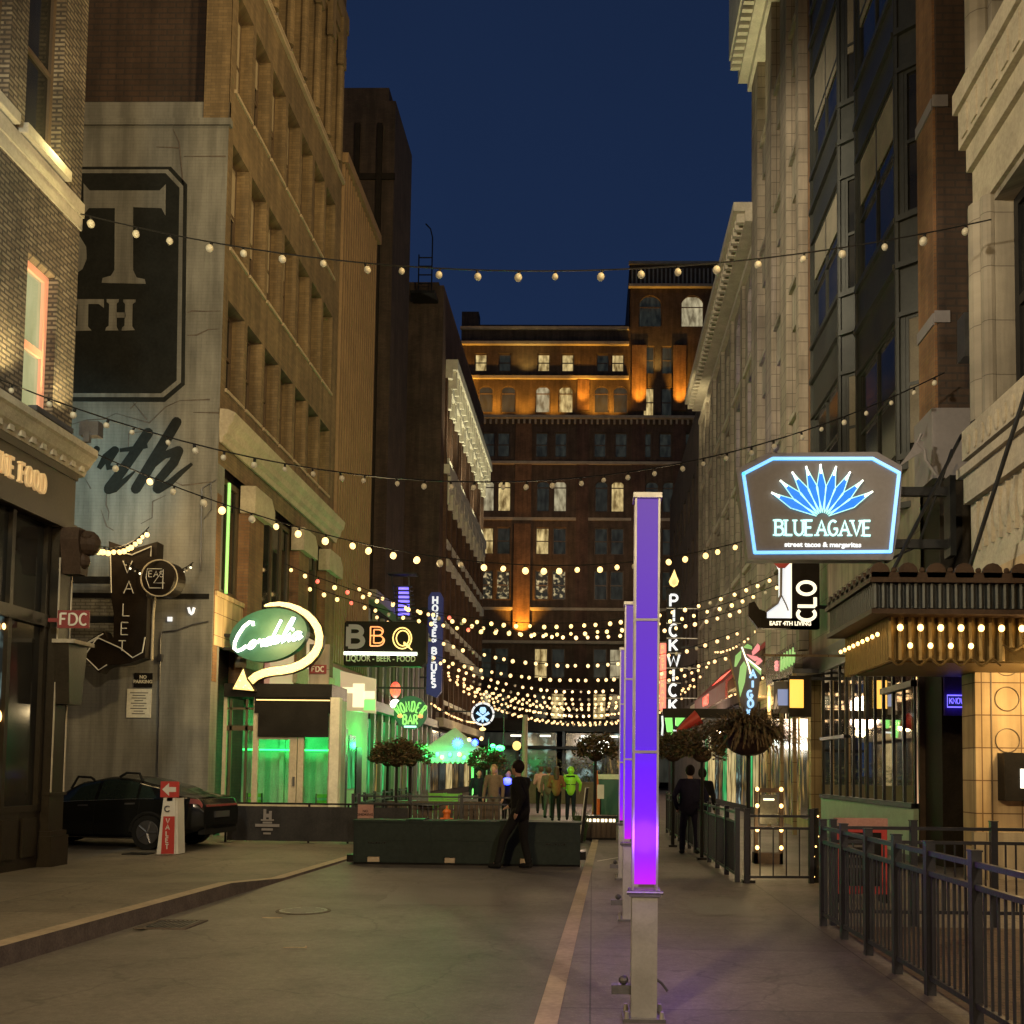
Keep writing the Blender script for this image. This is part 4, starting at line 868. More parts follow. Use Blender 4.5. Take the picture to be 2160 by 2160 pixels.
# ================================================================== RIGHT SIDE
g = fR(6.2)
b = thing('far_dark_building', 'dark brown building at the far right end of the street', 'building', (6.2, 70, 0))
H = [(60.5 + 3 * k, 62 + 3 * k, a, a + 2.4) for k in range(7) for a in (6, 10, 14, 18)]
mb = MB(); wall(mb, g, 59.2, 84, 0, 24, H, .3); mb.box(6.5, 24, 59.2, 84, 0, 24.4); mb.build('wall', M['brick_dark'], b)
for h in H: win(b, g, *h[:4], .26, M['brown_frame'], M['dark_glass'], .1)

b4 = thing('low_stone_building', 'beige stone building with a bracketed overhanging cornice and violet lit windows', 'building', (6.2, 49, 0))
pit = 3.4
H = [(39.6 + pit * k, 41.3 + pit * k, a, a + 3.0, a > 17) for k in range(6) for a in (6.3, 10.6, 14.6, 18.6)]
mb = MB(); wall(mb, g, 38.5, 59.1, 4.6, 23.2, H, .5); mb.build('wall', M['stone_beige'], b4)
mb = MB(); mb.box(6.7, 22, 38.5, 59.1, 0, 23.2); mb.box(6.2, 6.7, 59.0, 59.1, 0, 23.2); mb.build('core', M['brick_dark'], b4)
for i, h in enumerate(H): win(b4, g, *h[:4], .42, M['olive_wood'], M['pane_purple'] if (i % 4 == 3 and i // 4 in (0, 1)) or i in (2, 6) else M['dark_glass'], .14, mull=1)
mb = MB(); 
for z, d, h in ((23.2, 1.0, .35), (22.8, .55, .4), (22.0, .2, .25), (5.0, .6, .4), (9.8, .12, .2), (13.9, .12, .2), (18.0, .12, .2)): mb.mbox(g, 38.3 if z > 22.5 else 38.5, 59.2, -d, .02, z, z + h)
for k in range(40): mb.mbox(g, 38.5 + k * .52, 38.72 + k * .52, -.85, -.02, 22.85, 23.2)
mb.build('cornice', M['stone_cream'], b4)
mb = MB()
for k in range(7): y = 38.55 + pit * k; mb.mbox(g, y, y + .42, -.16, .02, 5.4, 22)
build_each(mb, 'pilaster', M['stone_beige'], b4)
lamp('SPOT', 'cornice_light', (4.4, 55, 20.5), 350, (1, .85, .5), (6.0, 57, 23.2), .1, 120, 1)
lamp('SPOT', 'violet_flood', (3.2, 33, 7.8), 420, (.5, .25, 1), (6.6, 35.5, 15.5), .2, 36, 1)

b3 = thing('tall_stone_building', 'tall pale stone building with a lit crown cornice and deep narrow bays', 'building', (6.2, 34, 0))
H = [(y, y + w, z, z + 3.0) for y, w in ((30.0, 1.25), (32.6, 1.35), (35.5, 1.35)) for z in (8.5, 12.65, 16.8, 20.95, 25.1)]
mb = MB(); wall(mb, g, 29.5, 38.5, 4.8, 29.2, H, .7); mb.build('wall', M['stone_beige'], b3)
mb = MB(); mb.box(6.9, 22, 29.5, 38.5, 0, 30.5); mb.box(6.2, 6.9, 38.45, 38.49, 0, 29.2); mb.build('core', M['brick_dark'], b3)
for i, h in enumerate(H): win(b3, g, *h[:4], .62, M['dark_metal'], M['pane_purple'] if i in (7, 12) else M['dark_glass'], .1)
mb = MB()
for y0, y1 in ((29.5, 29.9), (31.4, 32.4), (34.1, 35.3), (37.1, 38.5)): mb.mbox(g, y0, y1, -.28, .02, 5.2, 28.6)
build_each(mb, 'pier', M['stone_beige'], b3)
mb = MB()
for z in (8.0, 12.15, 16.3, 20.45, 24.6): 
    for y0, y1 in ((29.9, 31.4), (32.4, 34.1), (35.3, 37.1)): mb.prism([(y0, z - .9), (y1, z - .9), (y1, z + .42), (y0, z + .42)], g, -.1, .02); mb.mbox(g, y0, y1, -.22, .02, z + .3, z + .45)
build_each(mb, 'spandrel', M['stone_pale'], b3)
mb = MB(); mb.mbox(g, 29.3, 38.8, -.4, .02, 28.3, 28.7); mb.mbox(g, 29.3, 38.9, -.75, .02, 28.7, 29.3); mb.mbox(g, 29.3, 39.0, -1.0, .02, 29.3, 29.7); mb.mbox(g, 29.3, 39.0, -1.1, .02, 29.7, 34)
for k in range(24): mb.mbox(g, 29.5 + k * .38, 29.68 + k * .38, -1.12, -.75, 28.9, 29.3)
mb.build('crown_cornice', M['stone_white'], b3)
lamp('SPOT', 'crown_light', (3.6, 35, 22), 900, (1, .85, .45), (5.6, 36.5, 29), .15, 60, 1)

b2r = thing('bay_window_building', 'dark building with two tall metal bay window stacks and an orange brick edge', 'building', (6.2, 24, 0))
mb = MB(); mb.box(6.9, 22, 18.5, 29.5, 0, 34); mb.build('core', M['brick_dark'], b2r)
mb = MB(); mb.box(6.2, 7.0, 18.5, 19.42, 8.3, 34); mb.box(6.2, 6.9, 29.1, 29.49, 5, 34); mb.build('brick_edge', M['brick_orange'], b2r)
mb = MB(); mb.box(6.25, 9, 18.42, 18.5, 8.3, 34); mb.build('end_wall', M['brick_end'], b2r)
mb = MB()
for z in (9.9, 14.0, 18.1, 22.2): mb.box(6.17, 6.2, 18.5, 19.43, z, z + .22); mb.box(6.17, 6.45, 18.39, 18.42, z, z + .22)
mb.box(6.1, 7.1, 18.38, 19.42, 7.0, 8.3); build_each(mb, 'stone_block', M['sign_grey'], b2r)
mb = MB(); mb.box(6.25, 7.3, 18.46, 18.5, 0, 7.0); mb.box(6.25, 7.2, 18.5, 19.4, 0, 7.0); mb.build('dark_pier', M['storey_dark'], b2r)
mb = MB(); wall(mb, g, 19.42, 29.1, 4.9, 7.9, [], .2); mb.quad(g(19.42, .66, 7.9), g(29.1, .66, 7.9), g(29.1, .66, 34), g(19.42, .66, 34)); mb.build('lower_wall', M['stone_pale'], b2r)
def bay(y0, y1, zs, z0, z1, nm):
    c = 0.75; P = [(6.86, y0), (6.2 - .15, y0 + c), (6.05, y1 - c), (6.86, y1)]      # plan of the bay
    o = MB(); glass = []; trim = MB()
    segs = [(P[0], P[1]), (P[1], P[2]), (P[2], P[3])]
    for (ax, ay), (bx, by) in segs:
        L = math.hypot(bx - ax, by - ay); tx, ty = (bx - ax) / L, (by - ay) / L; nx, ny = ty, -tx
        mpp = (lambda ax, ay, tx, ty, nx, ny: lambda u, d, z: (ax + tx * u + nx * d, ay + ty * u + ny * d, z))(ax, ay, tx, ty, nx, ny)
        hs = [(.16, L - .16, a, c2) for a, c2 in zs]
        wall(o, mpp, 0, L, z0, z1, hs, .1)
        for h in hs: glass.append((mpp, h, L))
        for a, c2 in zs:
            trim.mbox(mpp, .0, L, -.08, .02, a - .12, a); trim.mbox(mpp, 0, L, -.06, .02, c2, c2 + .1); trim.mbox(mpp, 0, L, -.1, .02, a - 1.1, a - .98)
        trim.mbox(mpp, -.03, .05, -.05, .04, z0, z1); trim.mbox(mpp, L - .05, L + .03, -.05, .04, z0, z1)
    o.quad(*[(x, y, z0) for x, y in P]); o.build('bay_front', M['bay_metal'], b2r); trim.build('bay_trim', M['bay_metal'], b2r)
    for i, (mpp, h, L) in enumerate(glass):
        mid = L > 1.6
        win(b2r, mpp, *h, .1, M['bay_metal'], M['dark_glass'] if not (nm == 0 and i == 3) else M['pane_dim'], .07, rail=True, mull=1 if mid else 0, blind=((.9, .35, .55, .0)[i % 4] or .2, M['bay_blind']) if (i % 3 != 1) else None)
bay(19.5, 24.1, [(8.0, 10.8), (12.9, 15.9), (17.8, 20.8), (22.7, 25.6)], 7.7, 33, 0)
bay(24.3, 29.0, [(8.8, 11.5), (13.6, 16.5), (18.5, 21.4), (23.4, 26.3)], 7.7, 33, 1)

# ground floor of the right side: glazed front, shops
mb = MB(); mb.box(6.0, 6.3, 19.4, 29.4, 4.3, 4.9); mb.box(6.0, 6.3, 19.4, 27.2, 0, .12); mb.build('shop_lintel', M['steel_dark'], b2r)
mb = MB(); mb.box(6.02, 6.12, 19.4, 27.2, .12, 1.0); mb.build('stall_riser', M['green_wall'], b2r)
mb = MB()
for y in (19.4, 20.1, 20.8, 21.5, 22.15, 22.8, 23.4, 24.0, 24.6, 25.3, 26.2, 27.1): mb.box(6.05, 6.09, y, y + .07, 1.0, 4.3)
mb.box(5.98, 6.12, 19.4, 27.2, 1.0, 1.1); mb.box(5.99, 6.11, 19.4, 21.5, 3.3, 3.42); mb.box(5.99, 6.11, 24.6, 27.2, 2.5, 2.58); mb.build('shop_mullions', M['dark_metal'], b2r)
mb = MB()
for y in (19.49, 22.89, 24.69, 27.15): mb.box(6.035, 6.05, y, y + .02, 1.0, 4.3)
build_each(mb, 'mullion_edge', M['brass'], b2r)
for i, (a, b_) in enumerate(zip((19.49, 20.19, 20.89, 21.59, 22.24, 22.89, 23.49, 24.09, 24.69, 25.39, 26.29), (20.1, 20.8, 21.5, 22.15, 22.8, 23.4, 24.0, 24.6, 25.3, 26.2, 27.1))):
    mb = MB(); mb.quad((6.08, a, 1.1), (6.08, b_, 1.1), (6.08, b_, 4.3), (6.08, a, 4.3)); mb.build('shop_window', M['clear_glass'], b2r)
mb = MB(); mb.quad((6.88, 19.5, 0.1), (6.88, 27, .1), (6.88, 27, 4.3), (6.88, 19.5, 4.3)); litpane('shop_back_glow', (.03, .02, .015), (.85, .48, .26), 1.0, (1.6, .35), .40, .68); mb.build('shop_glow_panel', M['shop_back_glow'], b2r)  # glowing backdrop, the lit interior and bright streaks are painted into its emission
mb = MB(); mb.box(6.15, 6.88, 19.42, 19.5, 0, 4.3); mb.box(6.15, 6.88, 27.1, 27.2, 0, 4.3); mb.box(6.15, 6.88, 19.5, 27.1, .9, .96); mb.build('display_shelf', M['wood_planter'], b2r)
lamp('AREA', 'display_light', (6.5, 23.4, 4.25), 70, (1, .72, .5), (6.5, 23.4, 0), .5); lamp('POINT', 'green_display_light', (6.5, 20.1, 1.4), 14, (.1, 1, .3), size=.05)
mb = MB()
for k in range(18): mb.ball((6.7, 19.7 + k * .42, 3.75 + .12 * math.sin(k * 1.3)), .035, 6, 4)
mb.build('string_bulbs', M['bulb_lit'], b2r)
t = thing('fir_tree_ornament', 'small red and white dotted display tree behind the glazed front', 'display tree', (6.45, 21.2, .96))
mb = MB()
for k in range(6): mb.cyl((6.42, 21.2, 1.3 + k * .22), (6.42, 21.2, 1.56 + k * .22), .2 - k * .03, .05, 10)
mb.cyl((6.42, 21.2, .96), (6.42, 21.2, 1.32), .04, .04, 6); mb.build('tree', M['red_paint'], t)
mb = MB()
for k in range(50): a = random.random() * 6.28; z = random.random(); mb.ball((6.42 + (.2 - .15 * z) * math.cos(a), 21.2 + (.2 - .15 * z) * math.sin(a), 1.32 + z * 1.2), .014, 5, 4)
mb.build('dots', M['letter_pale'], t)

# further shops on the right
mb = MB(); mb.box(6.25, 6.9, 29.5, 38.5, 0, 4.8); mb.box(5.8, 6.25, 29.5, 38.5, 4.3, 4.8); mb.build('shop_base', M['stone_gold'], b3)
for k in range(6):
    mb = MB(); mb.mbox(fR(6.25), 29.8 + k * 1.45, 30.9 + k * 1.45, -.03, .0, .3, 4.0); mb.build('shop_window', M['pane_shop'], b3)
mb = MB(); mb.box(6.3, 6.7, 38.5, 59, 0, 4.6); mb.build('shop_base', M['storey_dark'], b4)
for k in range(13):
    mb = MB(); mb.mbox(fR(6.28), 38.9 + k * 1.55, 40.1 + k * 1.55, -.03, .0, .3, 3.9); mb.build('shop_window', M[('pane_warm', 'pane_green', 'pane_shop', 'pane_street', 'pane_warm')[k % 5]], b4)
for y, c in ((31, WARM), (36, WARM), (42, WARM), (50, (1, .6, .6)), (58, WARM)): lamp('POINT', 'shop_spill', (5.4, y, 3.8), 90, c, size=.2)
t = thing('canopy', 'light wooden storefront canopy frame with pale fascia beside the yellow lit box', 'canopy', (5.6, 28, 4))
mb = MB(); mb.box(5.35, 6.25, 27.3, 31.5, 4.3, 4.42); mb.build('roof', M['steel_dark'], t)
mb = MB(); mb.box(5.3, 5.35, 27.3, 31.5, 4.3, 5.1); mb.build('fascia', M['pale_glass'], t)
mb = MB()
for y in (27.35, 29.2, 31.3): mb.box(5.32, 5.42, y, y + .1, 0, 4.3)
build_each(mb, 'post', M['stone_gold'], t)
mb = MB()
for k in range(5): mb.tube([(5.28, 28.9 - .42 * k, 4.5), (5.28, 28.8 - .42 * k, 4.95), (5.28, 28.65 - .42 * k, 4.55), (5.28, 28.55 - .42 * k, 4.8)], .022, 5)
mb.build('lettering', M['leaf_neon'], t)
mb = MB()
for k in range(6): a = k * 1.047; mb.ball((5.27, 29.5 + .11 * math.cos(a), 4.72 + .11 * math.sin(a)), .055, 6, 5)
build_each(mb, 'blossom', M['petal_neon'], t)
t = thing('menu_light_box', 'square lit amber sign box on a dark bracket under the canopy', 'sign', (4.9, 25.5, 3.2))
mb = MB(); q0 = A(1664, 1425, 25.5); q1 = A(1712, 1512, 25.5); mb.box(q0.x, q1.x, 25.5, 25.65, q1.z, q0.z); mb.build('cabinet', M['wood_front'], t)
mb = MB(); mb.box(q0.x + .02, q0.x + .36, 25.48, 25.5, q1.z + .22, q0.z - .1); mb.build('face', M['box_yellow'], t)
mb = MB(); mb.box(q1.x, 6.2, 25.55, 25.6, q0.z - .1, q0.z - .02); build_each(mb, 'bracket', M['dark_metal'], t)
t = thing('photo_banner', 'pale hanging banner with a blue and sand coloured picture', 'banner', (4.6, 25.8, 3.2))
q0 = A(1632, 1437, 25.8); q1 = A(1668, 1505, 25.8)
mb = MB(); mb.box(q0.x, q1.x, 25.8, 25.83, q1.z, q0.z); mb.build('cloth', M['grey_panel'], t)
emit('banner_blue', (.2, .35, .75), .5); emit('banner_sand', (.7, .45, .25), .35)
mb = MB(); mb.box(q0.x + .1, q1.x - .02, 25.79, 25.8, q1.z + .2, q0.z - .2); mb.build('picture', M['banner_blue'], t)
mb = MB(); mb.prism([(q0.x, q1.z + .1), (q0.x + .12, q1.z + .12), (q0.x + .06, q0.z - .3)], fY(25.8), -.02, -.01); mb.build('picture_figure', M['banner_sand'], t)
mb = MB(); mb.tube([(q0.x - .03, 25.8, q0.z + .01), (6.2, 25.8, q0.z + .25)], .025, 6); mb.build('rod', M['dark_metal'], t)

t = thing('red_awning', 'dark red awning with two lines of red lettering on the right side shops', 'awning', (5.6, 40, 4))
mb = MB(); mb.prism([(6.2, 6.4), (4.7, 4.9), (4.7, 4.3), (4.78, 4.3), (4.78, 4.85), (6.2, 6.2)], lambda u, d, z: (u, 36.5 + d, z), 0, 11); mb.build('cloth', M['dark_red'], t)
mb = MB(); gl = lambda u, d, z: (5.4 - (z - 5.6) * -.0 + d - (5.6 - z) * 1.0 * 0 - .35, 41.5 - u, z)
letters(mb, 'CUBAN FOOD', -2.4, 5.35, .34, lambda u, d, z: (6.2 - (6.4 - z) + d - .02, 41.5 - u, z), .06, -.03, 0); letters(mb, 'MARKET', -2.2, 4.42, .36, lambda u, d, z: (4.68 + d, 41.5 - u, z), .07, -.01, .01)
mb.build('lettering', M['neon_red'], t)

# near right building: pale stone with carved band, windows and arcade
b1r = thing('carved_stone_building', 'pale carved stone building with huge dark windows at the near right', 'building', (6.2, 17, 0))
g = fR(6.45)
H = [(11.8, 16.3, 7.5, 11.0), (11.8, 16.3, 13.5, 18.5), (6.5, 11, 7.5, 11.0), (6.5, 11, 13.5, 18.5)]
mb = MB(); wall(mb, g, -8, 17, 4.6, 22, H, .5); mb.box(6.45, 6.95, 16.99, 17, 4.6, 22); mb.build('wall', M['stone_pale'], b1r)
mb = MB(); mb.box(6.95, 22, -8, 16.98, 4.9, 22); mb.box(8.6, 22, 5, 16.4, 0, 4.9); mb.build('core', M['brick_dark'], b1r)
for h in H: win(b1r, g, *h, .4, M['dark_metal'], M['dark_glass'], .16, mull=2)
mb = MB()
mb.mbox(g, -8, 17.05, -.3, .02, 12.3, 12.95); mb.mbox(g, -8, 17.1, -.38, .02, 12.95, 13.3); mb.mbox(g, -8, 17.03, -.18, .02, 11.9, 12.3); mb.mbox(g, -8, 17.02, -.08, .02, 11.1, 11.9)
for k in range(30): mb.mbox(g, 16.6 - k * .42, 16.84 - k * .42, -.33, -.29, 12.38, 12.88)
mb.mbox(g, -8, 17.05, -.3, .02, 6.9, 7.4); mb.mbox(g, -8, 17.1, -.38, .02, 6.6, 6.75); mb.mbox(g, -8, 17.0, -.3, .02, 6.15, 6.6); mb.mbox(g, -8, 17.0, -.18, .02, 5.05, 6.15); mb.mbox(g, -8, 17.0, -.25, .02, 4.85, 5.05)
mb.build('carved_band', M['stone_trim'], b1r)
mb = MB()
for k in range(44): y = 16.75 - k * .3; mb.ball((6.27, y, 5.72), .2, 8, 7, (.35, .55, 1.5)); mb.mbox(g, y - .16, y - .13, -.24, -.16, 5.3, 6.1)
for k in range(44): y = 16.75 - k * .3; mb.ball((6.14, y, 7.1), .12, 6, 5, (.3, .8, 1.4))
build_each(mb, 'egg_carving', M['stone_trim'], b1r)
mb = MB()
for y, r in ((16.66, .22), (16.4, .12)): mb.cyl((6.38, y, 7.45), (6.38, y, 11.1), r, r, 12)
mb.cyl((6.4, 16.7, 13.4), (6.4, 16.7, 22), .24, .24, 12); build_each(mb, 'column', M['stone_pale'], b1r)
mb = MB(); mb.box(6.08, 8.6, 16.4, 16.98, 0.0, 4.9); mb.build('entrance_pier', M['stone_gold'], b1r)
mb = MB(); mb.box(6.0, 8.6, 16.3, 16.4, 0, .75); mb.build('pier_base', M['stone_pale'], b1r)
mb = MB()
for z in (3.42, 2.86, 2.2): mb.tube([(6.58 + .19 * math.cos(k * math.pi / 14), 16.39, z + .19 * math.sin(k * math.pi / 14)) for k in range(28)], .008, 5, closed=True)
for x in (6.32, 6.86): mb.box(x, x + .02, 16.385, 16.4, .75, 4.9)
build_each(mb, 'stone_roundel', M['brown_frame'], b1r)
mb = MB(); mb.box(6.2, 8.6, 12, 16.3, 4.7, 4.85); mb.box(8.5, 8.6, 8, 16.3, 0, 4.7); mb.build('porch_ceiling', M['stone_gold'], b1r)
lamp('POINT', 'porch_light', (6.9, 15.0, 3.1), 230, (1, .66, .28), size=.25)
t = thing('conduit_box', 'grey metal box high on the carved stone corner', 'junction box', (6.0, 17.2, 8.8))
mb = MB(); mb.box(6.2, 6.42, 17.0, 17.35, 8.7, 9.45); mb.build('housing', M['steel_dark'], t)
t = thing('porch_lantern', 'black square wall lantern with a lit white face on the golden stone pier', 'lantern', (6.75, 16.3, 1.6))
mb = MB(); mb.box(6.42, 7.3, 16.12, 16.4, 1.25, 2.0); mb.build('housing', M['black_paint'], t)
mb = MB(); mb.box(6.66, 6.9, 16.1, 16.12, 1.45, 1.75); mb.build('face', M['screen_white'], t)

t = thing('blue_neon_sign', 'small blue neon sign reading KNOW THE BIZ on the dark door wall', 'neon sign', (6.5, 18.4, 2.9))
q0 = A(1997, 1467, 18.4); q1 = A(2056, 1492, 18.4); gq = fY(18.4)
mb = MB(); mb.mbox(gq, q0.x, q1.x + .2, -.02, .02, q1.z, q0.z); mb.build('backing', M['sign_blue_face'], t)
mb = MB(); mb.tube([(q0.x, 18.37, q1.z), (q0.x, 18.37, q0.z), (q1.x + .2, 18.37, q0.z), (q1.x + .2, 18.37, q1.z)], .012, 5, closed=True); letters(mb, 'KNOW THE BIZ', q0.x + .04, q1.z + .06, .1, gq, .014, -.03, 0, sp=.016, tube=True, xs=.75); mb.build('neon_tube', M['neon_violet'], t)
mb = MB(); mb.box(6.28, 6.98, 18.41, 18.46, 2.7, 4.0); mb.build('panel', M['violet_glow_panel'], t)

# ------------------------------------------------------------------ marquee with bulbs
t = thing('theatre_marquee', 'fluted dark metal theatre marquee with shell crest and rows of amber bulbs underneath', 'marquee', (6.2, 15.8, 3.3))
mb = MB(); X0, X1, Y0, Y1 = 3.98, 8.4, 14.6, 17.35
mb.box(X0 + .06, X1, Y0 + .06, Y1, 3.98, 4.4)
k = 0; x = X0
while x < X1: mb.cyl((x + .05, Y0 + .05, 4.02), (x + .05, Y0 + .05, 4.38), .045, .045, 8); x += .115
y = Y0
while y < Y1: mb.cyl((X0 + .05, y + .06, 4.02), (X0 + .05, y + .06, 4.38), .045, .045, 8); y += .115
mb.build('fluted_box', M['copper_dark'], t)
mb = MB(); mb.box(X0 - .05, X1, Y0 - .05, Y1 + .02, 4.38, 4.45); mb.box(X0 - .03, X1, Y0 - .03, Y1 + .02, 3.93, 4.0); mb.box(X0 - .02, X1, Y0 - .02, Y1, 4.45, 4.53)
x = X0 + .1
while x < X1: mb.cyl((x, Y0 - .02, 4.53), (x, Y0 + .05, 4.53), .14, .14, 12); mb.ball((x + .2, Y0, 4.56), .045, 6, 5); x += .4
y = Y0 + .2
while y < Y1: mb.cyl((X0 - .02, y, 4.53), (X0 + .05, y, 4.53), .09, .09, 12); y += .3
mb.build('crest', M['terracotta'], t)
mb = MB(); xa, ya = X0 + .28, Y0 + .25
mb.box(xa + .08, X1, ya + .12, Y1, 3.3, 3.95)
x = xa
while x < X1:                                                        # scalloped brass fins
    mb.cyl((x + .06, ya + .08, 3.5 if x > xa + 1.6 else 3.3), (x + .06, ya + .08, 3.93), .055, .055, 8); x += .145
y = ya
while y < Y1: mb.cyl((xa + .05, y + .05, 3.28), (xa + .05, y + .05, 3.93), .05, .05, 8); y += .13
mb.build('brass_valance', M['brass'], t)
mb = MB()
pts = []; x = xa
while x < xa + 1.65: pts += [(x, ya, 3.27 + .05 * math.cos((x - xa) * 2 * math.pi / .3))]; x += .03
mb.tube(pts, .018, 5); pts = []; x = xa + 1.65
while x < X1: pts += [(x, ya, 3.5 + .05 * math.cos((x - xa) * 2 * math.pi / .4))]; x += .03
mb.tube(pts, .018, 5); mb.build('scalloped_edge', M['brass'], t)
def mbulb(nm, loc, r, mat, parent):
    mb = MB(); mb.ball((loc[0], loc[1], loc[2]), r, 10, 8, (1, 1, 1.15)); return mb.build(nm, mat, parent, True)
for i in range(12): mbulb('bulb', (xa + .16 + i * .29, ya - .07, 3.76), .045, M['bulb_amber'], t)
for i in range(4): mbulb('bulb', (xa + .3 + i * .29, ya - .07, 3.5), .038, M['bulb_amber'], t)
for i in range(9): mbulb('bulb', (xa - .08, ya + .25 + i * .28, 3.7), .03, M['bulb_amber'], t)
mb = MB()
for i in range(12): x = xa + .16 + i * .29; mb.cyl((x, ya - .07, 3.62), (x, ya - .07, 3.70), .02, .02, 8)
build_each(mb, 'socket', M['brass'], t)
mb = MB(); mb.tube([(4.3, 15, 4.46), (6.2, 17.2, 7.4)], .03, 6); mb.tube([(5.4, 14.9, 4.46), (6.0, 13.5, 7.6)], .035, 6); mb.build('tie_rod', M['dark_metal'], t)
mb = MB(); mb.box(4.4, 8.4, 15.0, 17.2, 3.28, 3.32); mb.build('soffit', M['brass'], t)

# ------------------------------------------------------------------ hanging agave sign
Yb = 17.5; gs = fY(Yb)
t = thing('agave_sign', 'grey eight sided BLUE AGAVE sign with blue neon border and glowing agave leaves', 'sign', (4, Yb, 6))
o8 = PP([(1553, 990), (1618, 955), (1850, 953), (1903, 983), (1898, 1100), (1883, 1181), (1578, 1180), (1567, 1090)], Yb)
mb = MB(); mb.prism(o8, gs, 0, .32); mb.build('cabinet', M['sign_grey'], t)
b8 = PP([(1568, 1000), (1630, 968), (1840, 968), (1896, 998), (1884, 1105), (1878, 1164), (1592, 1166), (1583, 1100), (1568, 1000)], Yb)
mb = MB()
for p, q in zip(b8, b8[1:]): mb.ribbon([p, q], .055, gs, -.03, 0)
for p in b8: mb.prism([(p[0] + .028 * math.cos(k), p[1] + .028 * math.sin(k)) for k in [j * .785 for j in range(8)]], gs, -.031, 0)
mb.build('neon_border', M['neon_blue'], t)
z7 = lambda L: [(1400 + x / 2.542, 700 + y / 2.542) for x, y in L]
cc = Vector(PP(z7([(850, 1008)]), Yb)[0])
tips = [Vector(p) for p in PP(z7([(575, 865), (622, 800), (686, 755), (760, 725), (838, 714), (921, 725), (997, 755), (1065, 800), (1117, 860)]), Yb)]
mbb = MB(); mbl = MB(); mbt = MB()
for tp in tips:
    d = tp - cc; L_ = d.length; d.normalize(); n_ = Vector((-d.y, d.x)); w = .085
    a1 = cc + d * L_ * .12; l1 = cc + d * L_ * .58 + n_ * w; r1 = cc + d * L_ * .58 - n_ * w
    mbb.prism([tuple(a1), tuple(l1), tuple(tp), tuple(r1)], gs, -.02, 0)
    for P_ in ([a1, l1, tp], [a1, r1, tp]): mbl.tube([(p.x, Yb - .04, p.y) for p in P_], .009, 5)
    tt = tp - d * .16; mbt.tube([(tt.x, Yb - .045, tt.y), (tp.x, Yb - .045, tp.y)], .016, 5)
mbb.build('agave_leaves', M['leaf_blue'], t); mbl.build('leaf_outline', M['cyan_line'], t); mbt.build('leaf_tips', M['neon_white'], t)
mb = MB(); q = PP(z7([(592, 1090), (1113, 1090)]), Yb)
tx = 'BLUE AGAVE'; h = .255; sp = .05
G2 = twidth('BLUE', h, sp) + twidth('AGAVE', h, sp) + .06; xs = (q[1][0] - q[0][0]) / G2
letters(mb, 'BLUE', q[0][0] + .02, q[0][1] - .0, h, gs, .034, -.03, 0, sp=sp, serif=.042, xs=xs * .97)
letters(mb, 'AGAVE', q[0][0] + (twidth('BLUE', h, sp) + .08) * xs, q[0][1], h, gs, .034, -.03, 0, sp=sp, serif=.042, xs=xs * .97)
mb.build('lettering', M['neon_cyan'], t)
ftext('street tacos & margaritas', .115, gs, (q[0][0] + q[1][0]) / 2, q[0][1] - .2, -.012, 'small_lettering', M['text_white'], t, bold=.003, sx=1.12)
mb = MB(); mb.box(o8[3][0] - .05, 6.2, Yb + .1, Yb + .22, 6.47, 6.62); mb.box(o8[4][0] - .1, 6.2, Yb + .1, Yb + .22, 5.55, 5.7); mb.box(6.1, 6.2, Yb, Yb + .32, 5.4, 6.8); mb.build('mounting_arm', M['dark_metal'], t)
mb = MB(); mb.tube([(5.0, Yb + .16, 5.3), (5.6, Yb + .16, 5.6), (6.2, Yb + .16, 7.3)], .025, 5); mb.build('brace', M['dark_metal'], t)
t = thing('torn_banner_bracket', 'pale torn banner arm hanging above the agave sign mount', 'bracket', (5.9, 17.9, 7.4))
mb = MB(); mb.tube([A(1943, 915, 18), A(1936, 935, 18), A(1950, 950, 18), A(1952, 970, 18), A(1975, 1003, 18)], .03, 6); mb.prism(PP([(1935, 925), (1948, 930), (1950, 950), (1930, 962), (1895, 985), (1922, 950)], 18), fY(18), 0, .03); mb.build('arm', M['sign_grey'], t)

# CLO leasing blade sign behind it
Yc = 27.0; gs = fY(Yc)
t = thing('cocktail_blade_sign', 'dark blade sign with tall sideways letters, cocktail glass picture and EAST 4TH LIVING', 'sign', (5.2, Yc, 6))
q0 = A(1668, 1150, Yc); q1 = A(1729, 1326, Yc); ql = A(1605, 1326, Yc)
mb = MB(); mb.box(q0.x, q1.x, Yc, Yc + .25, q1.z, q0.z); mb.box(ql.x, q1.x, Yc, Yc + .25, q1.z, q1.z + .27)
mb.prism(PP([(1580, 1272), (1592, 1268), (1602, 1285), (1618, 1290), (1618, 1312), (1600, 1325), (1580, 1300)], Yc), gs, .02, .2); mb.build('cabinet', M['sign_black'], t)
mb = MB(); mb.prism(PP([(1630, 1170), (1670, 1170), (1670, 1303), (1612, 1303), (1612, 1290), (1632, 1278), (1645, 1265), (1645, 1200)], Yc), gs, .04, .2); mb.build('picture', M['letter_pale'], t)
mb = MB(); mb.box(q0.x - .03, q0.x + .02, Yc - .03, Yc, q1.z + .27, q0.z)
mb.build('light_edge', M['letter_cream'], t)
mb = MB(); mb.prism(PP([(1631, 1186), (1668, 1186), (1656, 1198), (1643, 1198)], Yc), gs, -.01, .04); mb.build('glass_bowl', M['red_paint'], t)
mb = MB(); mb.tube([A(1648, 1198, Yc), A(1647, 1255, Yc), A(1640, 1272, Yc), A(1615, 1290, Yc)], .035, 5); mb.tube([A(1648, 1255, Yc), A(1658, 1275, Yc), A(1663, 1288, Yc)], .02, 5); mb.build('glass_stem', M['grey_panel'], t)
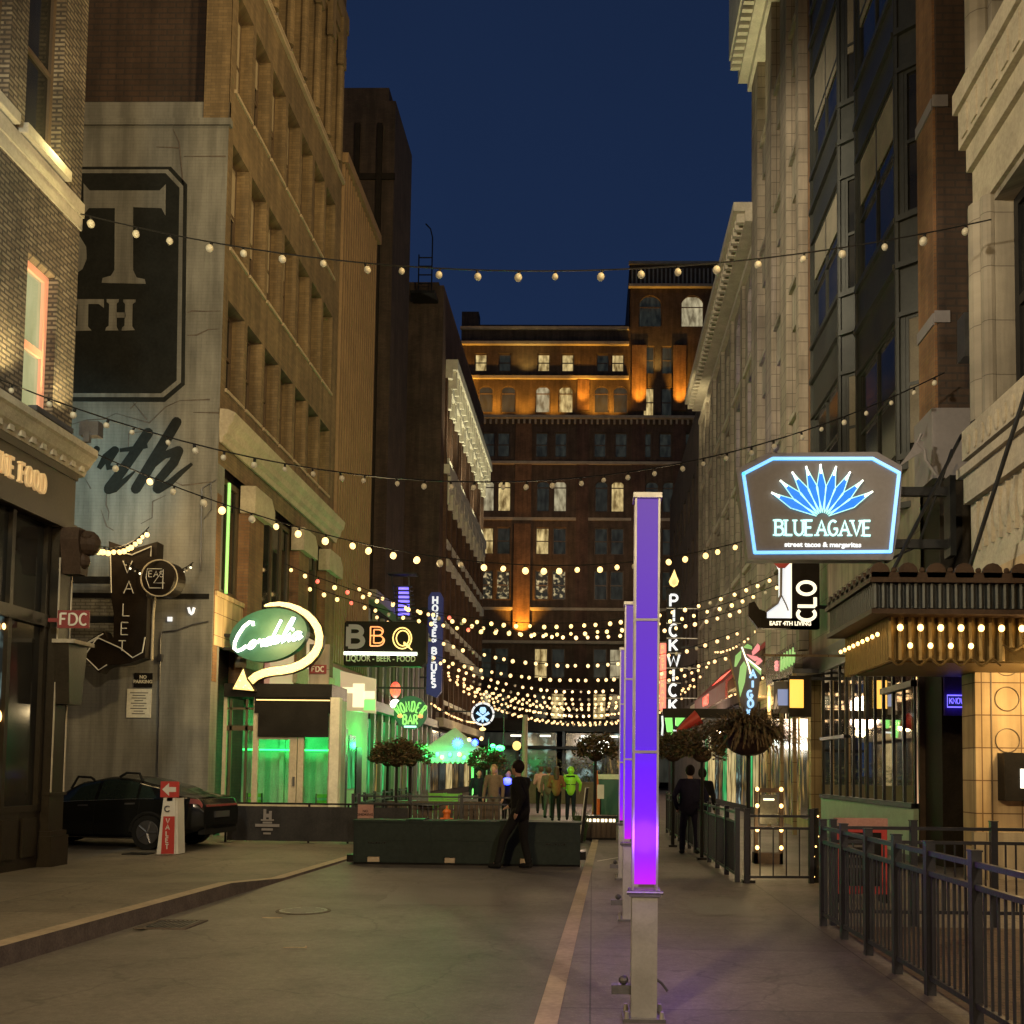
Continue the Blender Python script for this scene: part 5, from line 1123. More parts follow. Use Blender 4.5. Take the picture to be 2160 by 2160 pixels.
mb = MB(); gro = lambda u, d, z: (xr - z, Yc + d, zr + u)              # letters turned a quarter
xr = q1.x - .12; zr = A(0, 1294, Yc).z
def rot(u, d, z): return (xr - z, Yc + d, zr + u)
letters(mb, 'CLO', 0, 0, .46, rot, .085, -.03, 0, sp=.07, xs=.95); mb.build('lettering', M['letter_cream'], t)
ftext('EAST 4TH LIVING', .15, gs, (ql.x + q1.x) / 2, q1.z + .08, -.01, 'small_lettering', M['letter_cream'], t, bold=.005, sx=.95)
mb = MB(); mb.box(q1.x, 6.9, Yc + .1, Yc + .16, 6.0, 6.1); build_each(mb, 'bracket', M['dark_metal'], t)

# bamboo and flower neon sign reading AIGON
Ysg = 24.0; gs = fY(Ysg)
t = thing('bamboo_neon_sign', 'grey upright sign with neon bamboo leaves, pink lily and pale blue letters downwards', 'neon sign', (3.7, Ysg, 3.8))
z8 = lambda L: [(1480 + x / 6.0375, 1340 + y / 6.0375) for x, y in L]
mb = MB(); mb.prism(PP(z8([(345, 210), (510, 140), (640, 105), (780, 300), (740, 600), (700, 960), (520, 1000)]), Ysg), gs, 0, .14); mb.build('cabinet', M['sign_grey'], t)
mb = MB()
for L in ([(505, 190), (430, 260), (415, 400), (440, 400), (500, 290)], [(540, 330), (490, 400), (465, 600), (490, 790), (550, 600), (575, 400)], [(530, 150), (580, 110), (640, 140), (640, 180), (560, 165)], [(590, 340), (680, 370), (760, 430), (755, 510), (660, 410)]): mb.prism(PP(z8(L), Ysg), gs, -.02, 0)
mb.build('bamboo_leaves', M['leaf_neon'], t)
mb = MB()
for L in ([(510, 150), (560, 290), (600, 400), (620, 490)], [(560, 290), (640, 350), (750, 440)]): mb.tube([(x, Ysg - .02, z) for x, z in PP(z8(L), Ysg)], .016, 5)
mb.build('stem_tube', M['neon_cream'], t)
mb = MB()
for L in ([(710, 105), (740, 140), (735, 190), (690, 230), (650, 260), (640, 210), (680, 150)], [(570, 240), (640, 260), (700, 270), (740, 300), (680, 330), (620, 290)], [(740, 290), (775, 330), (720, 380), (680, 370), (700, 330)]): mb.prism(PP(z8(L), Ysg), gs, -.03, 0)
mb.build('lily_petals', M['petal_neon'], t)
mb = MB()
for ch, (x, y), hh in (('A', (615, 545), .19), ('I', (645, 665), .16), ('G', (585, 800), .17), ('O', (590, 915), .17), ('N', (575, 1000), .1)):
    q = PP(z8([(x, y)]), Ysg)[0]; letters(mb, ch, q[0], q[1], hh, gs, .05, -.03, 0, xs=.9)
mb.build('lettering', M['sky_blue_neon'], t)
mb = MB(); mb.tube([A(1536, 1375, Ysg), A(1562, 1490, Ysg)], .02, 5); mb.tube([(4.0, Ysg + .07, 4.4), (6.2, Ysg + .07, 4.4)], .03, 5); build_each(mb, 'bracket', M['stone_gold'], t)

# vertical theatre sign PICKWICK and the red one beside it
Yp = 55.0; gs = fY(Yp)
t = thing('flame_blade_sign', 'tall black vertical PICKWICK sign with white letters and a flame on top', 'sign', (4.3, Yp, 8))
mb = MB(); mb.box(3.92, 4.68, Yp, Yp + .4, 4.6, 11.5); mb.build('cabinet', M['black_paint'], t)
mb = MB(); letters(mb, 'PICKWICK', 4.3, 10.55, .62, gs, .13, -.04, 0, vertical=True, pitch=.81); mb.build('lettering', M['letter_pale'], t)
mb = MB()
for k in range(8): mb.box(3.9, 4.7, Yp - .03, Yp, 10.42 - k * .81, 10.45 - k * .81); mb.box(4.68, 5.6, Yp + .1, Yp + .14, 10.42 - k * 1.62, 10.47 - k * 1.62) if k < 4 else None
build_each(mb, 'divider', M['steel'], t)
mb = MB(); mb.prism([(4.3 + x, 11.62 + z) for x, z in ((0, 0), (.2, .12), (.26, .32), (.14, .58), (.02, .95), (-.14, .58), (-.26, .32), (-.2, .12))], gs, 0, .2); mb.build('flame_outer', M['neon_gold'], t)
mb = MB(); mb.prism([(4.3 + x, 11.68 + z) for x, z in ((0, 0), (.13, .08), (.15, .22), (.05, .42), (-.12, .25), (-.13, .08))], gs, -.03, .01); mb.build('flame_core', M['flame'], t)
t = thing('red_blade_sign', 'narrow red neon vertical RESTAURANT sign left of the black flame sign', 'neon sign', (3.7, Yp, 6.4))
mb = MB(); mb.box(3.58, 3.9, Yp + .05, Yp + .35, 4.95, 8.55); mb.build('cabinet', M['neon_red'], t)
mb = MB(); letters(mb, 'RESTAURANT', 3.72, 8.22, .2, gs, .045, .02, .05, vertical=True, pitch=.345); mb.build('lettering', M['neon_orange'], t)
mb = MB(); mb.box(3.9, 6.2, Yp + .15, Yp + .2, 8.3, 8.4); build_each(mb, 'bracket', M['dark_metal'], t)
t = thing('green_cube_sign', 'bright green lit box sign with white edge tubes under the red awning', 'sign', (3.2, 33, 3))
q0 = A(1398, 1513, 33); q1 = A(1446, 1552, 33); gs = fY(33)
mb = MB(); mb.prism(PP([(1403, 1514), (1418, 1514), (1420, 1550), (1408, 1551)], 33), gs, 0, .1); mb.prism(PP([(1425, 1514), (1445, 1514), (1430, 1532), (1425, 1530)], 33), gs, 0, .1); mb.build('face', M['green_face'], t)
mb = MB(); mb.tube([A(1397, 1510, 33), A(1398, 1530, 33), A(1396, 1555, 33)], .035, 5); mb.tube([A(1420, 1541, 33), A(1440, 1540, 33)], .03, 5); mb.build('edge_tube', M['letter_pale'], t)
mb = MB(); mb.box(q0.x, 6.2, 33.1, 33.2, q0.z, q0.z + .3); build_each(mb, 'bracket', M['sign_black'], t)
t = thing('red_horn', 'red cone shaped horn sticking up out of the planted poles', 'horn ornament', (3.0, 30, 3))
mb = MB(); mb.cyl(A(1428, 1542, 30), A(1474, 1513, 30), .05, .24, 14, cap=False); mb.build('cone', M['red_paint'], t)

# ================================================================== SIGNS ON THE LEFT
Yo = 24.0; gs = fY(Yo)
t = thing('oval_script_sign', 'oval green sign with white neon Cordelia script wrapped by a glowing amber arrow', 'neon sign', (-7.7, Yo, 4.7))
z5 = lambda L: [(440 + x / 5.084, 1240 + y / 5.084) for x, y in L]
ec = Vector(PP(z5([(655, 510)]), Yo)[0]); ea, eb, er = .93, .62, R(12)
def ell(a, b, n, t0=0, t1=360):
    o = []
    for k in range(n + 1):
        th = R(t0 + (t1 - t0) * k / n); x, z = a * math.cos(th), b * math.sin(th); o.append((ec.x + x * math.cos(er) - z * math.sin(er), ec.y + x * math.sin(er) + z * math.cos(er)))
    return o
mb = MB(); mb.prism(ell(ea, eb, 40)[:-1], gs, -.1, .16); mb.build('oval_cabinet', M['teal_paint'], t)
AR = PP(z5([(600, 195), (660, 180), (760, 172), (870, 190), (960, 225), (1050, 280), (1120, 350), (1170, 430), (1190, 520), (1180, 620), (1140, 700), (1075, 770), (990, 825), (890, 865), (780, 885), (680, 895), (590, 915), (510, 950), (450, 1000)]), Yo)
AW = [.04, .09, .1, .12, .14, .16, .17, .18, .18, .18, .19, .2, .2, .2, .2, .2, .19, .19, .19]
mb = MB(); mb.ribbon(AR, [w + .03 for w in AW], gs, .0, .16); mb.prism(PP(z5([(375, 850), (240, 1085), (510, 1110), (480, 1050), (420, 1000)]), Yo), gs, .0, .16); mb.build('arrow_cabinet', M['wood_front'], t)
mb = MB(); mb.ribbon(AR, AW, gs, -.02, .0); mb.prism(PP(z5([(375, 870), (262, 1085), (490, 1105), (450, 1040), (410, 985)]), Yo), gs, -.02, .0); mb.build('arrow_face', M['arrow_amber'], t)
mb = MB()
for i in range(len(AR) - 1):
    for f in (0.4,):
        p = Vector(AR[i]).lerp(Vector(AR[i + 1]), f); q = Vector(AR[i + 1]) - Vector(AR[i]); n_ = Vector((-q.y, q.x)).normalized()
        for s_ in (-.3, .3): c_ = p + n_ * AW[i] * s_; mb.ball((c_.x, Yo - .05, c_.y), .016, 6, 5)
for x, y in ((300, 1060), (340, 1000), (370, 930), (400, 1050), (440, 1080), (380, 1070)): q = PP(z5([(x, y)]), Yo)[0]; mb.ball((q[0], Yo - .05, q[1]), .022, 6, 5)
mb.build('arrow_bulbs', M['arrow_bulb'], t)
mb = MB()
def sc(u, v): return (425 + u * 104 + v * 40, 668 - u * 20 - v * 86)
def lo(cu, cv, ru, rv, a0, a1, n=12): return [(cu + ru * math.cos(R(a0 + (a1 - a0) * k / n)), cv + rv * math.sin(R(a0 + (a1 - a0) * k / n))) for k in range(n + 1)]
S_ = [[(500, 415), (498, 380), (460, 378), (400, 425), (340, 515), (302, 600), (300, 660), (335, 685), (385, 665), (430, 630)]]
for L in (lo(.42, .5, .3, .5, 60, 420), [(.72, .75), (.95, .6), (1.05, 1.0), (1.2, .8), (1.42, .95), (1.4, .4), (1.55, .05), (1.75, .15)], lo(2.05, .5, .3, .5, 40, 400), [(2.42, 3.1), (2.38, 2.0), (2.36, .5), (2.5, .02), (2.75, .3)],
          [(2.75, .4), (3.1, .62), (3.12, .95), (2.9, 1.0), (2.74, .5), (2.9, .02), (3.15, .1), (3.5, .9), (3.8, 2.2), (3.78, 3.1), (3.6, 3.1), (3.5, 2.0), (3.5, .4), (3.65, .02), (3.9, .25)], [(3.9, .25), (4.15, 1.0), (4.15, .3), (4.3, .02), (4.6, .3)], lo(4.9, .5, .3, .5, 40, 400), [(5.25, 1.0), (5.2, .3), (5.35, .02), (5.65, .35)]): S_.append([sc(*p) for p in L])
for L in S_: mb.tube([(x, Yo - .15, z) for x, z in PP(z5(L), Yo)], .032 if L is not S_[0] else .04, 7)
q = PP(z5([sc(4.2, 1.5)]), Yo)[0]; mb.ball((q[0], Yo - .15, q[1]), .04, 7, 5); mb.build('script_tube', M['neon_white'], t)
mb = MB(); mb.box(-8.8, -8.5, Yo - .02, Yo + .1, 4.72, 4.79); mb.box(-8.8, -8.5, Yo - .02, Yo + .1, 4.4, 4.47); mb.build('mounting_arm', M['dark_metal'], t)
lamp('POINT', 'sign_glow', (-7.5, 23.2, 4.8), 190, (1, .68, .25), size=.5)
t = thing('fire_hose_sign', 'small dark red framed FDC sign right below the oval sign arrow', 'sign', (-6.6, 24, 4), 'red FDC signs')
q0 = A(653, 1402, 24.4); q1 = A(688, 1421, 24.4)
mb = MB(); mb.box(q0.x, q1.x, 24.4, 24.43, q1.z, q0.z); mb.build('panel', M['dark_red'], t)
mb = MB(); mb.box(q0.x - .02, q1.x + .06, 24.43, 24.48, 3.2, q0.z + .5); mb.build('backing', M['stone_pale'], t)
mb = MB(); letters(mb, 'FDC', q0.x + .06, q1.z + .05, .12, fY(24.4), .025, -.01, 0, sp=.03); mb.build('lettering', M['stone_white'], t)

Yq = 35.5; gs = fY(Yq)
t = thing('barbecue_sign', 'dark brown BBQ sign with neon outlined letters and LIQUOR BEER FOOD under a light bar', 'neon sign', (-7.4, Yq, 6))
mb = MB(); q0 = A(722, 1310, Yq); q1 = A(898, 1406, Yq); mb.prism([(q0.x, q0.z - .15), (q0.x + .15, q0.z), (q1.x - .15, q0.z), (q1.x, q0.z - .15), (q1.x, q1.z + .15), (q1.x - .15, q1.z), (q0.x + .15, q1.z), (q0.x, q1.z + .15)], gs, 0, .4); mb.build('cabinet', M['sign_black'], t)
z4 = lambda L: [(640 + x / 2.76, 1240 + y / 2.76) for x, y in L]
def bigl(ch, x, y, hpx, mat, w, double=False):
    q = PP(z4([(x, y)]), Yq)[0]; h = hpx / 2.76 * Yq / F; mb = MB()
    letters(mb, ch, q[0], q[1], h, gs, w, -.04, 0, tube=double, xs=1.15)
    if double: letters(mb, ch, q[0] + .12, q[1] + .1, h - .2, gs, w, -.04, 0, tube=True, xs=1.1)
    mb.build('letter', mat, t)
bigl('B', 262, 340, 115, M['letter_dim'], .17); bigl('B', 390, 338, 112, M['neon_orange'], .05, True); bigl('Q', 520, 355, 125, M['neon_gold'], .05, True)
q = PP(z4([(235, 390), (662, 376)]), Yq); mb = MB(); mb.box(q[0][0], q[1][0], Yq - .06, Yq, q[0][1], q[1][1]); mb.build('light_bar', M['neon_white'], t)
q = PP(z4([(450, 428)]), Yq)[0]; ftext('LIQUOR - BEER - FOOD', .3, gs, q[0], q[1], -.012, 'small_lettering', M['stone_white'], t, bold=.004, sx=.78)
mb = MB(); mb.box(-8.8, q0.x + .05, Yq + .1, Yq + .2, 6.2, 6.35); mb.box(-8.8, q0.x + .05, Yq + .1, Yq + .2, 5.5, 5.6); mb.build('mounting_arm', M['dark_metal'], t)

Yh = 52.5; gs = fY(Yh)
t = thing('vertical_blues_sign', 'tall dark blue vertical sign reading HOUSE OF BLUES in pale block letters', 'sign', (-8.2, Yh, 8))
mb = MB(); mb.prism([(-8.62, 10.5), (-8.45, 10.78), (-8.0, 10.78), (-7.85, 10.5), (-7.85, 5.6), (-8.1, 5.3), (-8.62, 5.5)], gs, 0, .35); mb.build('cabinet', M['sign_blue_face'], t)
mb = MB()
z = 10.2
for ch in 'HOUSE': letters(mb, ch, -8.24, z, .33, gs, .09, -.04, 0, vertical=True, serif=.05); z -= .43
letters(mb, 'OF', -8.24, z + .13, .16, gs, .05, -.04, 0, center=True); z -= .5
for ch in 'BLUES': letters(mb, ch, -8.24, z, .33, gs, .09, -.04, 0, vertical=True, serif=.05); z -= .43
mb.build('lettering', M['letter_pale'], t)
mb = MB(); mb.box(-9.0, -8.6, Yh + .1, Yh + .2, 9.9, 10.0); mb.box(-9.0, -8.6, Yh + .1, Yh + .2, 6.3, 6.4); mb.build('mounting_arm', M['dark_metal'], t)

Yw = 36.5; gs = fY(Yw)
t = thing('round_bar_sign', 'round dark green WONDER BAR sign with fan shaped bright green letters', 'sign', (-6.54, Yw, 3.6))
wc = PP([(866, 1503)], Yw)[0]; disc = lambda r, n=28: [(wc[0] + r * math.cos(2 * math.pi * k / n), wc[1] + r * math.sin(2 * math.pi * k / n)) for k in range(n)]
mb = MB(); mb.prism(disc(.6), gs, 0, .14); mb.build('disc', M['green_disc_glow'], t)  # faint glow put into the disc material so the unlit face shows
mb = MB()
for i, ch in enumerate('WONDER'):
    a = R(124 - i * 13.6); u = Vector((math.cos(a), math.sin(a))); v_ = Vector((u.y, -u.x)); base = Vector((wc[0], wc[1] - .62)) + u * .66
    mpf = (lambda base, u, v_: lambda uu, d, zz: (base.x + v_.x * uu + u.x * zz, Yw + d, base.y + v_.y * uu + u.y * zz))(base, u, v_)
    letters(mb, ch, -.06 if ch != 'W' else -.07, 0, .36, mpf, .055, -.03, 0, xs=.42)
letters(mb, 'BAR', wc[0], wc[1] - .42, .33, gs, .06, -.03, 0, sp=.08, xs=.6, center=True); mb.build('lettering', M['neon_green'], t)
mb = MB()
for s_ in (-1, 1): mb.prism([(wc[0] + s_ * .37 + .08 * math.cos(k) * (1 + .2 * (k % 2)), wc[1] - .12 + .08 * math.sin(k)) for k in [j * .785 for j in range(8)]], gs, -.03, 0)
build_each(mb, 'rosette', M['neon_orange'], t)
mb = MB(); mb.box(wc[0] - .22, wc[0] + .22, Yw - .02, Yw, wc[1] - .54, wc[1] - .47); mb.build('light_strip', M['neon_cyan'], t)
mb = MB(); mb.box(wc[0] - .02, wc[0] + .02, Yw + .05, Yw + .1, wc[1] + .55, wc[1] + 1.6); mb.box(-8.8, wc[0] + .5, Yw + .05, Yw + .1, wc[1] + .85, wc[1] + .92); mb.build('hanger', M['dark_metal'], t)

Yk = 57.0; gs = fY(Yk)
t = thing('round_spade_sign', 'round white rimmed sign with a pale spade over crossed tools', 'sign', (-6.15, Yk, 4.7))
wc = PP([(1018.5, 1506)], Yk)[0]
mb = MB(); mb.prism(disc(.6), gs, 0, .25); mb.build('disc', M['navy_cloth'], t)
mb = MB()
for k in range(8): mb.ribbon([(wc[0] + .6 * math.cos(R(45 * k + a)), wc[1] + .6 * math.sin(R(45 * k + a))) for a in (3, 13, 23, 33, 42)], .11, gs, -.05, .02)
mb.build('rim', M['letter_pale'], t)
mb = MB(); mb.prism([(wc[0] + x, wc[1] + z) for x, z in ((0, -.02), (.15, .08), (.19, .24), (.12, .38), (-.12, .38), (-.19, .24), (-.15, .08))], gs, -.05, 0)
for s_ in (-1, 1): mb.ribbon([(wc[0] - s_ * .34, wc[1] + .08), (wc[0], wc[1] - .16), (wc[0] + s_ * .3, wc[1] - .38)], [.16, .09, .17], gs, -.04 - .005 * s_, 0)
mb.prism([(wc[0] - .07, wc[1] - .14), (wc[0] + .07, wc[1] - .14), (wc[0] + .05, wc[1] - .46), (wc[0] - .05, wc[1] - .46)], gs, -.052, 0); mb.build('emblem', M['sky_blue_neon'], t)
mb = MB(); mb.box(-9, wc[0] - .5, Yk + .1, Yk + .16, wc[1] + .1, wc[1] + .18); mb.build('arm', M['dark_metal'], t)
mb = MB(); mb.ball((wc[0], Yk, wc[1] - .85), .14, 8, 6, (1.3, 1, .7)); mb.cyl((wc[0], Yk, wc[1] - .8), (wc[0], Yk, wc[1] - .6), .02, .02, 5); mb.build('lamp', M['bulb_lit'], t)

gs = fY(32.5)
t = thing('market_sign', 'lit cream and salmon market sign board with a bright green corner square', 'sign', (-7.4, 32.5, 4.8))
def Q(x0, y0, x1, y1, Y, d0, d1, mb): a = A(x0, y0, Y); c = A(x1, y1, Y); mb.box(a.x, c.x, Y + d0, Y + d1, c.z, a.z)
mb = MB(); mb.prism(PP([(718, 1415), (792, 1432), (792, 1505), (718, 1497)], 32.5), gs, 0, .12); mb.build('board', M['pink_panel'], t)
emit('board_cream', (1, .85, .5), 1.1); mb = MB(); Q(745, 1442, 768, 1492, 32.5, -.02, 0, mb); Q(722, 1450, 745, 1462, 32.5, -.02, 0, mb); Q(768, 1458, 790, 1474, 32.5, -.02, 0, mb); mb.build('cream_blocks', M['board_cream'], t)
mb = MB(); Q(768, 1476, 791, 1498, 32.5, -.02, 0, mb); mb.build('green_block', M['green_face'], t)
mb = MB(); mb.box(-8.9, A(720, 0, 32.5).x, 32.5, 32.6, 4.7, 4.8); build_each(mb, 'bracket', M['dark_metal'], t)
t = thing('red_lantern', 'red lit bottle shaped lantern with white glow hung beside the round green bar sign', 'lantern', (-7.6, 37.5, 4.3))
q = A(834, 1455, 37.5); mb = MB(); mb.ball((q.x, 37.5, q.z), .2, 10, 8, (1, 1, 1.5)); mb.build('red_glass', M['neon_red'], t)
q2 = A(834, 1485, 37.5); mb = MB(); mb.ball((q2.x, 37.5, q2.z), .2, 10, 8, (1, 1, .9)); mb.build('white_glass', M['neon_white'], t)
mb = MB(); mb.cyl((q.x, 37.5, q.z + .2), (q.x, 37.5, q.z + .9), .02, .02, 5); mb.box(-8.8, q.x, 37.48, 37.52, q.z + .86, q.z + .9); mb.build('hanger', M['dark_metal'], t)
t = thing('blue_lit_stair', 'dark fire escape stair lit violet from behind on the low shop row', 'fire escape', (-8.3, 44, 9))
mb = MB()
for k in range(9): q = A(830 + 1.2 * k, 1238 + k * 9, 43); mb.box(q.x, q.x + .8, 42.9, 43.1, q.z, q.z + .05)
mb.tube([A(826, 1215, 43), A(838, 1310, 43)], .04, 5); mb.tube([A(862, 1215, 43), A(868, 1310, 43)], .04, 5); Q(820, 1210, 880, 1214, 43, -.3, .3, mb); mb.build('steps', M['dark_metal'], t)
mb = MB(); Q(841, 1236, 863, 1300, 43.4, 0, .05, mb); mb.build('light_panel', M['neon_violet'], t)
t['label'] = 'dark stair with violet light panel above the BBQ sign on the left side'
# ================================================================== LIGHT COLUMNS
def make_column():
    t = thing('light_column', 'nearest and tallest looking square steel column with violet lit panels', 'light column', (0.355, 6.94, 0), 'square light columns along the kerb')
    x, y = .355, 6.94; w = .085
    mb = MB(); mb.box(x - w, x + w, y - w, y + w, .03, .82); mb.build('base_post', M['steel'], t)
    mb = MB(); mb.box(x - w - .055, x + w + .055, y - w - .055, y + w + .055, .0, .03)
    mb.build('base_plate', M['steel_dark'], t)
    mb = MB()
    for sx_ in (-1, 1):
        for sy_ in (-1, 1): mb.cyl((x + sx_ * (w + .03), y + sy_ * (w + .03), .03), (x + sx_ * (w + .03), y + sy_ * (w + .03), .075), .018, .012, 8)
    mb.build('bolts', M['steel'], t)
    mb = MB(); mb.box(x - w - .02, x + w + .02, y - w - .02, y + w + .02, .82, .86); mb.cyl((x - w - .035, y - w - .01, .845), (x + w + .035, y - w - .01, .845), .014, .014, 8); mb.build('collar', M['steel_dark'], t)
    mb = MB()
    for sx_ in (-1, 1):
        for sy_ in (-1, 1): a = x + sx_ * (w - .006); b_ = y + sy_ * (w - .006); mb.box(a - .007, a + .007, b_ - .007, b_ + .007, .86, 3.5)
    for z in (1.77, 2.66): mb.box(x - w, x + w, y - w, y + w, z, z + .016)
    mb.box(x - w - .012, x + w + .012, y - w - .012, y + w + .012, 3.5, 3.535); mb.build('frame', M['steel'], t)
    mb = MB()
    for z0, z1 in ((.9, 1.765), (1.79, 2.655), (2.68, 3.49)): mb.box(x - w + .014, x + w - .014, y - w - .003, y + w - .014, z0, z1)
    mb.build('light_panel', M['panel_violet'], t)
    mb = MB(); mb.box(x - w - .13, x - w, y - .05, y + .03, .17, .23); mb.ball((x - w - .05, y - .02, .26), .032, 8, 6); mb.tube([(x + w, y - .05, .27), (x + w + .03, y - .06, .25), (x + w + .07, y - .07, .2)], .009, 5); mb.build('cable_lug', M['steel_dark'], t)
    return t
E_[0].position = 0.0; mr.inputs[1].default_value = .88
col0 = make_column()
for i, (x, y) in enumerate(((.43, 11.43), (.49, 15.7))):
    c = copy_tree(col0); c.location = (x + .055 * 0, y, 0)
    c['label'] = ('second light column from the viewer, half hidden behind the nearest one', 'third and farthest light column in the row, showing a thin magenta edge')[i]
    lamp('POINT', 'column_spill', (x - .25, y - .2, 1.3), 3.0, (.35, .05, 1), size=.1)
lamp('POINT', 'column_spill', (.36, 6.62, 1.2), 9.0, (.35, .05, 1), size=.12)
lamp('POINT', 'column_spill', (.8, 9.6, 1.2), 14.0, (.35, .05, 1), size=.12)

# ================================================================== FENCES
def fence(name, label, P, hts, group, step=.9, pk=.11, base=0.0, pw=.035, mat='fence_metal', posts=None):
    (x0, y0), (x1, y1) = P; L = math.hypot(x1 - x0, y1 - y0); tx, ty = (x1 - x0) / L, (y1 - y0) / L
    top, r1, r2, rb = hts
    t = thing(name, label, 'fence', (x0, y0, base), group)
    mpf = lambda u, d, z: (x0 + tx * u - ty * d, y0 + ty * u + tx * d, base + z)
    ps = posts or [L * k / max(1, round(L / step)) for k in range(max(1, round(L / step)) + 1)]
    for u in ps:
        mb = MB(); mb.mbox(mpf, u - pw, u + pw, -pw, pw, 0, top); mb.mbox(mpf, u - pw - .006, u + pw + .006, -pw - .006, pw + .006, top, top + .012)
        mb.build('post', M[mat], t)
    mb = MB()
    for z in (r1, r2, rb):
        if z: mb.mbox(mpf, ps[0], ps[-1], -.02, .02, z - .018, z + .018)
    mb.build('rails', M[mat], t)
    mb = MB(); u = ps[0] + pk
    while u < ps[-1]:
        if all(abs(u - p) > .05 for p in ps): mb.mbox(mpf, u - .008, u + .008, -.008, .008, rb, r2)
        u += pk
    mb.build('pickets', M[mat], t)
    return t
fence('patio_fence', 'black metal picket fence running along the right pavement at the near right', ((2.56, 5.2), (2.5, 11.2)), (1.14, 1.06, .91, .14), 'black patio fences', posts=[0, .8, 1.7, 2.6, 3.4, 4.25, 5.12, 6.0])
fence('patio_fence', 'black metal fence crossing behind the near right fence towards the building', ((2.62, 11.25), (6.1, 11.3)), (1.14, 1.06, .91, .16), 'black patio fences')
fence('patio_fence', 'black fence receding from the fern pole towards the dark standing person', ((2.18, 15.5), (2.0, 27.5)), (1.1, 1.04, .9, .12), 'black patio fences', step=1.1)
fence('patio_gate', 'open barred gate frame between the fern pole and the string lit post', ((2.3, 15.35), (3.28, 15.45)), (1.1, 1.0, .82, .1), 'black patio fences', pk=.2, posts=[0, .98])
t = thing('lit_post', 'gate end post wrapped with small warm lights', 'post', (3.34, 15.55, 0))
mb = MB(); mb.cyl((3.36, 15.55, 0), (3.36, 15.55, 1.12), .05, .05, 10); build_each(mb, 'post', M['black_paint'], t)
mb = MB()
for k in range(7): mb.ball((3.36 + .055 * math.cos(k * 2.3 + 4), 15.55 - .05, .1 + k * .15), .014, 6, 4)
mb.build('fairy_lights', M['bulb_amber'], t)
fence('patio_fence', 'dark fence around the green lit patio behind the long barrier', ((-5.6, 24.6), (-1.9, 24.6)), (1.02, .97, .8, .1), 'dark fences around the left patio', pk=.14, step=1.2)
fence('patio_fence', 'dark slanting fence at the left side of the green lit patio', ((-5.7, 24.4), (-6.0, 33)), (1.02, .97, .8, .1), 'dark fences around the left patio', pk=.2, step=1.4)

t = thing('red_sandwich_board', 'red framed board with pale top behind the near right fence', 'sign board', (3.6, 13.2, 0))
mb = MB(); q0 = A(1762, 1742, 13.2); q1 = A(1872, 1868, 13.2)
for a, b_, c, d in ((q0.x, q0.x + .07, .12, q0.z), (q1.x - .07, q1.x, .12, q0.z), (q0.x + .07, q1.x - .07, q0.z - .08, q0.z), (q0.x + .07, q1.x - .07, .12, .22)): mb.box(a, b_, 13.2, 13.26, c, d)
mb.build('frame', M['red_paint'], t)
mb = MB(); mb.box(q0.x + .07, q1.x - .07, 13.22, 13.25, .22, q0.z - .08); mb.build('board', M['black_paint'], t)
mb = MB(); mb.box(q0.x, q1.x, 13.17, 13.3, q0.z + .0, q0.z + .1); mb.build('top_strip', M['pink_cloth'], t)
mb = MB()
for k in range(3): z = .45 + k * .13; mb.box(q0.x + .15, q1.x - .2, 13.21, 13.22, z, z + .03)
mb.build('print', M['grey_cloth'], t)
mb = MB(); mb.box(q0.x, q0.x + .05, 13.3, 13.5, 0, .12); mb.box(q1.x - .05, q1.x, 13.3, 13.5, 0, .12); mb.box(q0.x, q0.x + .05, 13.2, 13.26, 0, .12); mb.box(q1.x - .05, q1.x, 13.2, 13.26, 0, .12); mb.build('feet', M['black_paint'], t)

t = thing('lit_menu_stand', 'menu stand with warm bulbs glowing behind the barred gate', 'menu stand', (3.0, 18.6, 0))
q0 = A(1592, 1662, 18.6); q1 = A(1652, 1790, 18.6)
mb = MB(); mb.box(q0.x, q0.x + .06, 18.6, 18.7, 0, q0.z); mb.box(q1.x - .06, q1.x, 18.6, 18.7, 0, q0.z); mb.box(q0.x + .06, q1.x - .06, 18.6, 18.7, q0.z - .08, q0.z); mb.box(q0.x + .06, q1.x - .06, 18.6, 18.7, .62, .68); mb.build('frame', M['wood_planter'], t)
mb = MB(); mb.box(q0.x + .1, q1.x - .1, 18.62, 18.66, .72, q0.z - .12); mb.build('menu', M['pale_glass'], t)
mb = MB(); mb.box(q0.x + .16, q1.x - .16, 18.6, 18.62, q0.z - .22, q0.z - .19); mb.box(q0.x + .2, q1.x - .2, 18.6, 18.62, .85, .87); mb.build('menu_print', M['neon_cream'], t)
for z in (.3, .62, 1.05, q0.z - .02):
    for x in (q0.x + .04, q1.x - .04): mbulb('bulb', (x, 18.56, z), .035, M['bulb_amber'], t)
mb = MB(); mb.box(q0.x, q1.x, 18.6, 18.9, 0, .2); mb.build('base', M['wood_planter'], t)
lamp('POINT', 'menu_glow', (3.0, 18.2, .8), 10, (1, .7, .3), size=.1)

